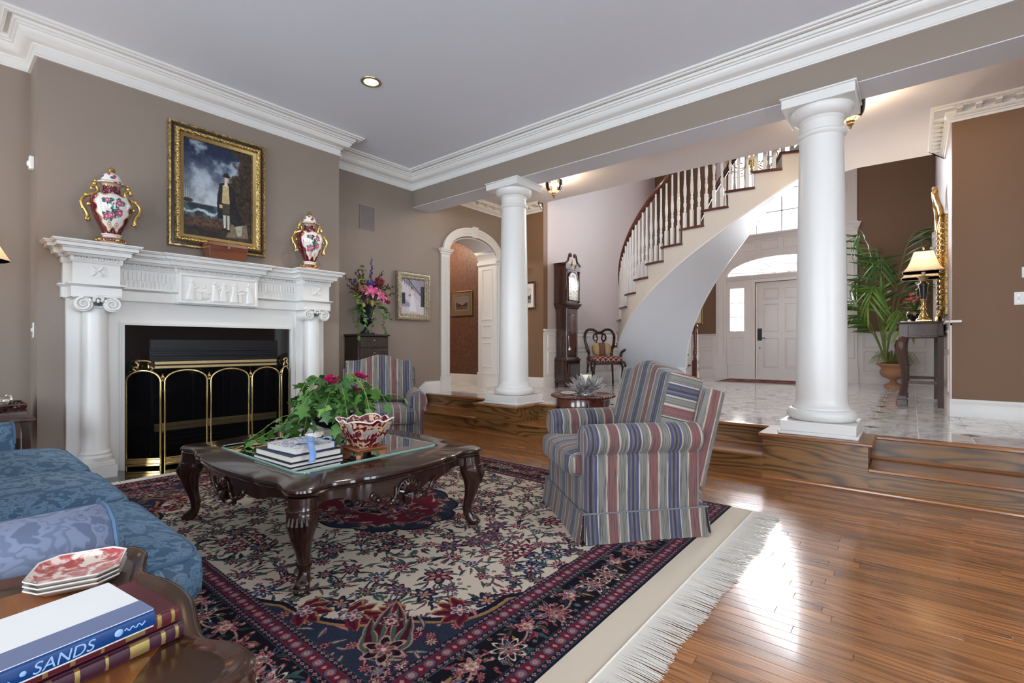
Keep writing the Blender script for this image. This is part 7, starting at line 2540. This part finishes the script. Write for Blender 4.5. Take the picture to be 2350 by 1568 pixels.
# ivy in a footed black bowl
iv = thing('ivy_bowl', 'bushy green ivy with magenta blossoms in a footed black bowl on the coffee table', 'potted plant', (-2.77, 1.62, TZ))
MB().lathe([(0, 0), (.075, 0), (.075, .008), (.05, .018), (.016, .03), (.012, .055), (.02, .07), (.07, .085), (.12, .11), (.150, .15), (.155, .155), (.145, .155), (0, .14)], 32).build('bowl', 'vase_black', iv)
random.seed(77)
for i in range(32):
    an = 2 * PI * i / 32 + random.uniform(-.12, .12)
    r = random.uniform(.20, .36); top_ = random.uniform(.24, .41)
    end = random.uniform(.02, .22)
    c_, s_ = math.cos(an), math.sin(an)
    strand(iv, [(0.02 * c_, .02 * s_, .15), (.10 * c_, .10 * s_, top_), (.75 * r * c_, .75 * r * s_, top_ * .85), (r * c_, r * s_, max(.02, end))], .046, .088, ('ivy_leaf', 'ivy_dark', 'ivy_leaf'), rad=.0022)
for i in range(84):
    an = random.uniform(0, 2 * PI); r = random.uniform(0, .24)
    put('ivy', iv, 'leaf', ivymesh, random.choice(('ivy_leaf', 'ivy_dark')), (r * math.cos(an), r * math.sin(an), .25 + random.uniform(0, .12) - r * .25), (random.uniform(-.6, .6), random.uniform(.2, 1.2), an + random.uniform(-1.2, 1.2)), .085 * random.uniform(.8, 1.25))
# long runner trailing towards the books
strand(iv, [(-.10, -.10, .16), (-.16, -.24, .16), (-.20, -.34, .09), (-.26, -.40, .03)], .032, .078, ('ivy_leaf', 'ivy_dark'))
strand(iv, [(-.08, -.12, .16), (-.10, -.28, .12), (-.16, -.38, .05), (-.20, -.44, .02)], .032, .078, ('ivy_leaf', 'ivy_dark'))
strand(iv, [(.08, .12, .2), (.20, .26, .28), (.26, .36, .24)], .03, .055, ('ivy_leaf',))
def ruffle():
    m = MB()
    for k in range(9):
        a = 2 * PI * k / 9; e_ = .35 + .25 * (k % 3)
        T = Matrix.Rotation(a, 4, 'Z') @ Matrix.Rotation(-e_, 4, 'Y')
        m.add([T @ Vector(p) for p in [(0, 0, 0), (.5, -.35, .05), (1, -.25, -.05), (1.05, .1, .12), (.95, .35, -.02), (.5, .3, .08)]], [(0, 1, 2, 3), (0, 3, 4, 5)])
    return m
for p in ((.07, -.07, .375), (.10, -.05, .36), (.03, .13, .385), (.06, .16, .375), (-.05, -.10, .33), (.12, .10, .31)): put('ruffle', iv, 'blossom', ruffle, 'petal_magenta', p, (random.uniform(-.3, .3), .5, random.uniform(0, 6)), .042)
put('bigleaf2', iv, 'leaf', leafmesh, 'petal_edge', (.05, -.14, .355), (0, .3, -1.2), .07)

# books with a ribbon
bk_x, bk_y, bz = -2.49, 1.25, TZ
BA = R(2)
def book(label, name, wx, wy, th, cover, z, ang=0.0, dx=0.0, dy=0.0, cat='book', group='books stacked on the coffee table', topmat=None):
    t = thing(name, label, cat, (bk_x + dx, bk_y + dy, z), ang, group)
    MB().box(-wx / 2, wx / 2, -wy / 2, wy / 2, 0, .003, .001).build('back_cover', cover, t)
    MB().box(-wx / 2, wx / 2, -wy / 2, wy / 2, th - .003, th, .001).build('front_cover', topmat or cover, t)
    MB().box(-wx / 2 + .006, wx / 2 - .006, -wy / 2 + .006, wy / 2 - .002, .003, th - .003).build('pages', 'paper', t)
    MB().box(-wx / 2, wx / 2, wy / 2 - .003, wy / 2, 0, th).build('spine', cover, t)
    return t
book('thin navy book at the bottom of the coffee table stack', 'book', .385, .29, .020, 'book_navy', bz, BA)
book('dark maroon hardback in the middle of the coffee table stack', 'book', .37, .275, .032, 'book_dark', bz + .0205, BA, .0, .0)
book('patterned blue gift album on top of the coffee table stack', 'book', .27, .225, .034, 'book_blue', bz + .053, BA + .05, .03, .0, topmat='toile_blue')
rb = thing('ribbon', 'pale blue satin ribbon bow tied round the top album', 'ribbon', (bk_x + .125, bk_y + .005, bz + .088), BA)
rb.scale = (1.15, 1.15, 1.15)
def strip(pts, wd, wdir):
    m = MB(); sp_ = smoothpath(pts, 6); vs = []
    for p in sp_: vs += [(p[0] - wdir[0] * wd / 2, p[1] - wdir[1] * wd / 2, p[2] - wdir[2] * wd / 2), (p[0] + wdir[0] * wd / 2, p[1] + wdir[1] * wd / 2, p[2] + wdir[2] * wd / 2)]
    m.add(vs, [(2 * i, 2 * i + 2, 2 * i + 3, 2 * i + 1) for i in range(len(sp_) - 1)])
    return m
def rbuild(m, n_):
    o = m.build(n_, 'ribbon_blue', rb, smooth=60)
    s_ = o.modifiers.new('solid', 'SOLIDIFY'); s_.thickness = .0012
    return o
rbuild(strip([(0, 0, 0), (-.03, .02, .012), (-.06, .03, .02), (-.07, .03, .010), (-.03, .01, .0)], .028, (.5, .85, 0)), 'bow_loop')
rbuild(strip([(0, 0, 0), (.035, .03, .025), (.07, .05, .03), (.075, .045, .012), (.03, .015, .0)], .03, (-.6, .8, 0)), 'bow_loop')
rbuild(strip([(0, 0, .004), (-.03, -.03, .006), (-.07, -.05, -.01), (-.10, -.075, -.012)], .026, (-.6, .8, 0)), 'bow_tail')
rbuild(strip([(0, 0, .004), (.05, -.03, .010), (.10, -.05, -.02), (.11, -.06, -.055)], .028, (.55, .8, .1)), 'bow_tail')
rbuild(strip([(0, -.005, .0), (.0, -.045, -.01), (.01, -.055, -.05), (.05, -.07, -.083), (.11, -.05, -.0835)], .010, (1, .1, 0)), 'bow_tail')

# footed square porcelain bowl on a wooden stand
pb = thing('porcelain_bowl', 'maroon and gold square porcelain bowl with scalloped rim on a small stand', 'bowl', (-2.295, 1.525, TZ + .045), R(-4))
def sqb(a, r, z):
    k = (abs(math.cos(a)) ** 5 + abs(math.sin(a)) ** 5) ** (-1 / 5)
    return k
n = 64
rings = []
for (r, z, rim) in ((.062, 0, 0), (.068, .012, 0), (.090, .05, 0), (.108, .09, .2), (.120, .118, .7), (.127, .135, 1), (.123, .136, 1), (.112, .115, .7), (.098, .085, .2), (.070, .04, 0), (.045, .022, 0)):
    ring = []
    for i in range(n):
        a = 2 * PI * i / n
        k = sqb(a, 0, 0)
        lift = (.022 * abs(math.sin(2 * a)) ** 2.2 + .022 * max(0, math.cos(4 * a)) ** 3 - .006) * rim
        ring.append((r * k * math.cos(a), r * k * math.sin(a), z + lift))
    rings.append(ring)
bo_ = loft(MB(), rings).build('bowl_body', 'imari_bowl', pb, smooth=50)
MB().tube([(x * 1.0, y * 1.0, z + .001) for x, y, z in rings[5]], .0038, 6, True).build('white_rim', 'porcelain_white', pb)
sd_ = thing('bowl_stand', 'small carved wooden stand under the porcelain bowl', 'stand', (-2.295, 1.525, TZ), R(-4))
MB().box(-.085, .085, -.085, .085, .026, .044, .004).box(-.092, .092, -.092, .092, .036, .0445, .003).build('stand_top', 'stand_wood', sd_)
for sx in (-1, 1):
    for sy in (-1, 1): MB().prism([(-.022, .026), (.022, .026), (.018, .016), (.024, .0), (-.012, .0), (-.02, .01)], -.012, .012, 'y', T=Matrix.Translation((sx * .07, sy * .07, 0)) @ Matrix.Rotation(R(45) if sx * sy > 0 else R(-45), 4, 'Z')).build('stand_foot', 'stand_wood', sd_)

# ================================================================ ROUND SIDE TABLE
rt_ = thing('round_side_table', 'round mahogany side table with gadrooned edge between the armchair and the steps', 'side table', (-2.10, 3.47, .009))
MB().lathe([(0, .618), (.245, .618), (.252, .622), (.252, .630), (.240, .636), (0, .636)], 48).build('top', 'mahogany_red', rt_)
m = MB()
for i in range(56):
    a = 2 * PI * i / 56
    m.ball((0, 0, 0), .012, .020, .011, 7, 5, T=Matrix.Translation((.252 * math.cos(a), .252 * math.sin(a), .628)) @ Matrix.Rotation(a + .5, 4, 'Z'))
tag(m.build('gadroon_edge', 'mahogany_red', rt_), kind='stuff')
MB().lathe([(.212, .545), (.225, .545), (.228, .55), (.225, .556), (.225, .618), (.2, .618)], 40).build('apron', 'mahogany_red', rt_)
for k in range(4):
    a = R(45 + 90 * k + 84)
    MB().lathe([(0, 0), (.011, 0), (.014, .03), (.012, .05), (.010, .06), (.016, .20), (.020, .34), (.016, .36), (.022, .375), (.014, .39), (.020, .41), (.022, .53), (.020, .60), (0, .60)], 14, (.205 * math.cos(a), .205 * math.sin(a), 0)).build('leg', 'mahogany_z', rt_)
lo_t = thing('lotus_candle_holder', 'clear crystal lotus candle holder on the round side table', 'candle holder', (-2.085, 3.50, .009 + .6365))
lo_t.scale = (1.45,) * 3
MB().lathe([(0, 0), (.055, 0), (.055, .006), (.03, .012), (.05, .022), (.052, .028), (0, .03)], 20).build('crystal_base', 'crystal', lo_t)
ps = None
for ring_, (nn, tilt, L_, z0) in enumerate(((12, 16, .10, .022), (11, 40, .098, .028), (9, 64, .09, .03))):
    for i in range(nn):
        a = 2 * PI * i / nn + ring_ * .3
        if ps is None:
            vs = [(0, 0, 0), (.55, -.17, .05), (1, 0, .12), (.55, .17, .05), (.5, 0, .16), (.5, 0, -.05)]
            ps = MB().add(vs, [(0, 1, 4), (1, 2, 4), (2, 3, 4), (3, 0, 4), (1, 0, 5), (2, 1, 5), (3, 2, 5), (0, 3, 5)]).build('petal', 'crystal', lo_t, loc=(.03 * math.cos(a), .03 * math.sin(a), z0), rot=(0, -R(tilt), a), smooth=0)
            ps.scale = (L_,) * 3
        else: inst(ps, 'petal', lo_t, (.03 * math.cos(a), .03 * math.sin(a), z0), (0, -R(tilt), a), L_)
tag(MB().lathe([(0, 0), (.042, 0), (.043, .003), (.043, .112), (.040, .115), (.033, .108), (0, .106)], 24).build('candle', 'candle_wax', loc=(-2.085, 3.50, .009 + .6365 + .045)), 'short ivory pillar candle in the crystal lotus holder', 'candle')
dsh = thing('small_dish', 'small red and white china dish on the round side table', 'dish', (-2.17, 3.36, .009 + .6365), .6)
MB().lathe([(0, 0), (.03, 0), (.05, .008), (.066, .018), (.066, .020), (.05, .011), (.03, .004), (0, .004)], 24, fn=lambda a, r, z: 1 + .03 * math.cos(8 * a)).build('dish_body', 'porcelain_white', dsh)
MB().lathe([(0, .0045), (.03, .0045), (.048, .0112), (.060, .0168)], 24, fn=lambda a, r, z: 1 + .03 * math.cos(8 * a)).build('printed_face', 'transferware', dsh)

# ================================================================ NEAR END TABLE
EZ = .555
et = thing('end_table', 'glossy brown end table with scalloped piecrust rim in the near corner', 'end table', (-1.115, .0, 0))
def et_out(ins_=0.0, n=36):
    """half sizes .36 x .33 with scroll-cut corners"""
    P = []
    hx_, hy_ = .350, .326
    seg = [(-.20, -1.0), (0, -1.02), (.20, -1.0), (.44, -.93), (.60, -.97), (.80, -1.03), (.95, -1.0), (1.02, -.90), (1.0, -.76), (.92, -.62), (.94, -.45)]
    Q = []
    for q in range(4):
        for x, y in seg:
            for _ in range(q): x, y = -y, x
            Q.append((x, y))
    pts = smoothpath(Q, 4, True)
    return [(x * (hx_ - ins_), y * (hy_ - ins_)) for x, y in pts]
rings = [[(x, y, z) for x, y in et_out(i_)] for i_, z in ((.03, EZ - .04), (.006, EZ - .032), (0, EZ - .022), (.004, EZ - .010), (.0, EZ + .004), (.006, EZ + .012), (.014, EZ + .012), (.026, EZ + .004), (.034, EZ))]
m = loft(MB(), rings, False)
m.build('rim', 'endtable_rim', et, smooth=60)
MB().prism(et_out(.03), EZ - .02, EZ + .0005).build('top', 'endtable_rim', et)
MB().prism([(.16, -.25), (.21, -.21), (.255, -.18), (.255, .18), (.21, .21), (.16, .25), (-.16, .25), (-.255, .18), (-.255, -.18), (-.16, -.25)], EZ, EZ + .0012).build('top_inlay', 'endtable_inlay', et)
MB().box(-.26, .26, -.25, .25, EZ - .13, EZ - .02, .01).build('apron', 'endtable_wood', et)
for sx in (-1, 1):
    for sy in (-1, 1):
        q = [(0, EZ - .03, .04), (.02, EZ - .12, .042), (.01, EZ - .25, .026), (-.01, EZ - .40, .018), (.01, .04, .024), (.02, .0, .022)]
        sp_ = smoothpath(q, 4)
        MB().tube([(sx * (.25 + a_), sy * (.24 + a_), z) for a_, z, r_ in sp_], [r_ for *_, r_ in sp_], 10).build('leg', 'mahogany_z', et)

# octagonal transfer-printed dishes
for k in range(3):
    p = thing('octagonal_dish', ('uppermost' if k == 2 else 'middle' if k == 1 else 'lowest') + ' red transfer-printed octagonal dish of the stack on the end table', 'dish', (-1.345, .205, EZ + .0015 + .009 * k), R(-20), 'octagonal dishes on the end table')
    o8 = [(.076, -.045), (.076, .045), (.046, .074), (-.046, .074), (-.076, .045), (-.076, -.045), (-.046, -.074), (.046, -.074)]
    loft(MB(), [[(x * s_, y * s_, z) for x, y in o8] for s_, z in ((.62, 0), (.80, .004), (1.0, .016), (1.0, .019), (.94, .0165), (.82, .009), (.60, .006))]).build('dish_body', 'porcelain_white', p, smooth=25)
    if k == 2: loft(MB(), [[(x * s_, y * s_, z) for x, y in o8] for s_, z in ((.95, .0175), (.82, .0095), (.60, .0065), (.01, .0065))], False).build('printed_face', 'transferware', p, smooth=25)

# books on the end table
def hardback(label, loc, ang, wx, wy, th, cover, spine, top=None, bands=None):
    t = thing('book', label, 'book', loc, ang, 'books on the end table')
    MB().box(-wx / 2, wx / 2, -wy / 2, wy / 2, 0, .003, .001).build('back_cover', cover, t)
    MB().box(-wx / 2, wx / 2, -wy / 2 + .001, wy / 2, th - .003, th, .001).build('front_cover', top or cover, t)
    MB().box(-wx / 2 + .005, wx / 2 - .005, -wy / 2 + .005, wy / 2 - .005, .003, th - .003).build('pages', 'paper', t)
    MB().prism([(-wy / 2 + .004, 0), (-wy / 2 - .002, th * .15), (-wy / 2 - .004, th * .5), (-wy / 2 - .002, th * .85), (-wy / 2 + .004, th)], -wx / 2, wx / 2, 'x').build('spine', spine, t)
    if bands:
        for x, w_ in bands:
            MB().prism([(-wy / 2 + .004, .0003), (-wy / 2 - .0032, th * .15), (-wy / 2 - .0052, th * .5), (-wy / 2 - .0032, th * .85), (-wy / 2 + .004, th - .0003)], x - w_ / 2, x + w_ / 2, 'x').build('gilt_band', 'gilt_print', t)
    return t
bnd = [(.125, .005), (.105, .006), (.072, .026), (.03, .004), (-.005, .006), (-.035, .006), (-.07, .005), (-.105, .006)]
EA = R(98.6)
hardback('maroon leather book with gilt bands at the bottom of the end table pile', (-1.018, .132, EZ + .0015), EA, .27, .17, .026, 'book_plum', 'book_plum', None, bnd)
hardback('maroon leather book with gilt bands in the middle of the end table pile', (-1.022, .128, EZ + .028), EA, .27, .168, .026, 'book_maroon', 'book_maroon', None, bnd)
bb_ = hardback('white and blue jacketed book on top of the end table pile', (-.978, .088, EZ + .0545), EA, .26, .165, .028, 'plate_white', 'book_spine_blue')
MB().box(-.130, .130, -.0822, -.035, .0275, .0285).build('jacket_band', 'book_slate', bb_)
def text(body, size, mat_, parent, loc, rot, name='spine_lettering', shear=.25):
    c = bpy.data.curves.new(name, 'FONT'); c.body = body; c.size = size; c.extrude = .0003; c.shear = shear; c.align_x = 'LEFT'
    o = bpy.data.objects.new(name, c); COL.objects.link(o); o.parent = parent; o.location = loc; o.rotation_euler = rot
    c.materials.append(MAT(mat_))
    bpy.context.view_layer.update()
    me = bpy.data.meshes.new_from_object(o.evaluated_get(bpy.context.evaluated_depsgraph_get()))
    q = bpy.data.objects.new(name, me); COL.objects.link(q); q.parent = parent; q.location = loc; q.rotation_euler = rot
    bpy.data.objects.remove(o)
    return q
text('SANDS', .021, 'lettering_pale', bb_, (-.012, -.0872, .007), (R(86), 0, 0))
# brush-script author line and publisher mark, as strokes
m = MB(); random.seed(2)
pts = [(-.118 + .0034 * i, -.0868, .012 + .005 * math.sin(i * 1.25) * (1 if i % 7 else 1.6)) for i in range(26)]
m.tube(smoothpath(pts, 3), .0013, 5)
m.build('script_lettering', 'lettering_pale', bb_)
MB().ball((-.020, -.0866, .014), .0035, .001, .0035, 8, 6).build('spine_dot', 'lettering_pale', bb_)
m = MB().tube(smoothpath([(.090 + .0022 * i, -.0866, .0145 + .0022 * math.sin(i * 1.7)) for i in range(13)], 3), .0009, 5)
m.build('publisher_lettering', 'lettering_pale', bb_)
MB().ball((.083, -.0866, .0148), .0055, .001, .0055, 10, 6).build('publisher_mark', 'lettering_pale', bb_)

# ================================================================ FAR LAMP TABLE BEYOND THE SOFA
lt = thing('lamp_table', 'dark wooden lamp table beyond the far arm of the sofa', 'side table', (-4.97, .17, 0))
MB().box(-.33, .33, -.32, .32, .53, .555, .006).build('top', 'tray_wood', lt)
MB().box(-.30, .30, -.29, .29, .42, .53).build('apron', 'tray_wood', lt)
for sx in (-1, 1):
    for sy in (-1, 1): MB().box(sx * .28 - .025, sx * .28 + .025, sy * .27 - .025, sy * .27 + .025, 0, .53, .003).build('leg', 'mahogany_z', lt)
tr = thing('tray', 'dark pierced-gallery wooden tray on the lamp table', 'tray', (-5.07, .33, .5555))
MB().box(-.17, .17, -.14, .14, 0, .012).build('tray_base', 'tray_wood', tr)
for (xa, xb, ya, yb) in ((-.17, .17, -.14, -.13), (-.17, .17, .13, .14), (-.17, -.16, -.13, .13), (.16, .17, -.13, .13)):
    MB().box(xa, xb, ya, yb, .065, .078, .002).box(xa, xb, ya, yb, .012, .022).build('gallery_rail', 'tray_wood', tr)
    n = max(4, int(max(xb - xa, yb - ya) / .05))
    m = MB()
    for i in range(n):
        u0, u1 = i / n, (i + 1) / n
        for (p, q) in ((.02, .067), (.067, .02)):
            m.tube([(xa + (xb - xa) * u0 if xb - xa > .05 else (xa + xb) / 2, ya + (yb - ya) * u0 if yb - ya > .05 else (ya + yb) / 2, p), (xa + (xb - xa) * u1 if xb - xa > .05 else (xa + xb) / 2, ya + (yb - ya) * u1 if yb - ya > .05 else (ya + yb) / 2, q)], .004, 5)
    m.build('fretwork', 'tray_wood', tr)
tp = thing('silver_server', 'domed silver serving pot with looped handle on the tray', 'serving pot', (-5.09, .31, .568))
MB().lathe([(0, 0), (.07, 0), (.10, .02), (.115, .05), (.112, .075), (.118, .08), (0, .08)], 28).build('pot_body', 'pewter', tp)
MB().lathe([(.118, .08), (.112, .095), (.08, .115), (.03, .128), (.012, .132), (.016, .14), (.02, .15), (.010, .158), (0, .162)], 28).build('pot_lid', 'silver', tp)
MB().tube(smoothpath([(.10, .05, .04), (.15, .07, .06), (.17, .08, .10), (.15, .07, .135), (.12, .06, .12)], 5), .008, 8).build('pot_handle', 'silver', tp)
ll = thing('corner_lamp', 'table lamp with pale bell shade at the far edge of the sofa', 'lamp', (-4.80, .145, .5555))
ll.scale = (1, 1, 1.31)
MB().lathe([(0, 0), (.08, 0), (.08, .02), (.04, .04), (.03, .1), (.06, .2), (.08, .32), (.06, .42), (.03, .50), (.02, .56), (.015, .80), (0, .80)], 24).build('base', 'vase_black', ll)
pr_ = [(.235, .815), (.21, .85), (.17, .91), (.145, .98), (.135, 1.06)]
MB().lathe(pr_ + [(p[0] - .004, p[1]) for p in pr_[::-1]], 40).build('shade', 'lamp_fabric', ll)
MB().lathe([(0, .84), (.03, .87), (.035, .90), (.02, .94), (0, .95)], 12).build('bulb', 'bulb', ll)
l = bpy.data.lights.new('lamp_light', 'POINT'); l.energy = 2.5; l.color = (1, .88, .72); l.shadow_soft_size = .05
lo = bpy.data.objects.new('lamp_light', l); COL.objects.link(lo); lo.parent = ll; lo.location = (0, 0, .97)

cl = thing('corridor_fill_fixture', 'unseen brass ceiling light added to brighten the corridor beyond the arch', 'ceiling light', (-6.9, 5.4, 3.2))  # added out of view to brighten the corridor wallpaper
MB().lathe([(0, 0), (.10, 0), (.10, -.02), (.06, -.03), (0, -.03)], 24).build('canopy', 'brass_old', cl)
MB().lathe([(.10, -.03), (.12, -.06), (.09, -.11), (.03, -.13), (0, -.132)], 24).build('bowl_glass', 'lamp_glass', cl)
MB().ball((0, 0, -.07), .03, .03, .035).build('bulb', 'bulb', cl)
l = bpy.data.lights.new('corridor_fill', 'POINT'); l.energy = 45; l.color = (1, .82, .62); l.shadow_soft_size = .06
lo = bpy.data.objects.new('corridor_fill', l); COL.objects.link(lo); lo.parent = cl; lo.location = (0, 0, -.16)
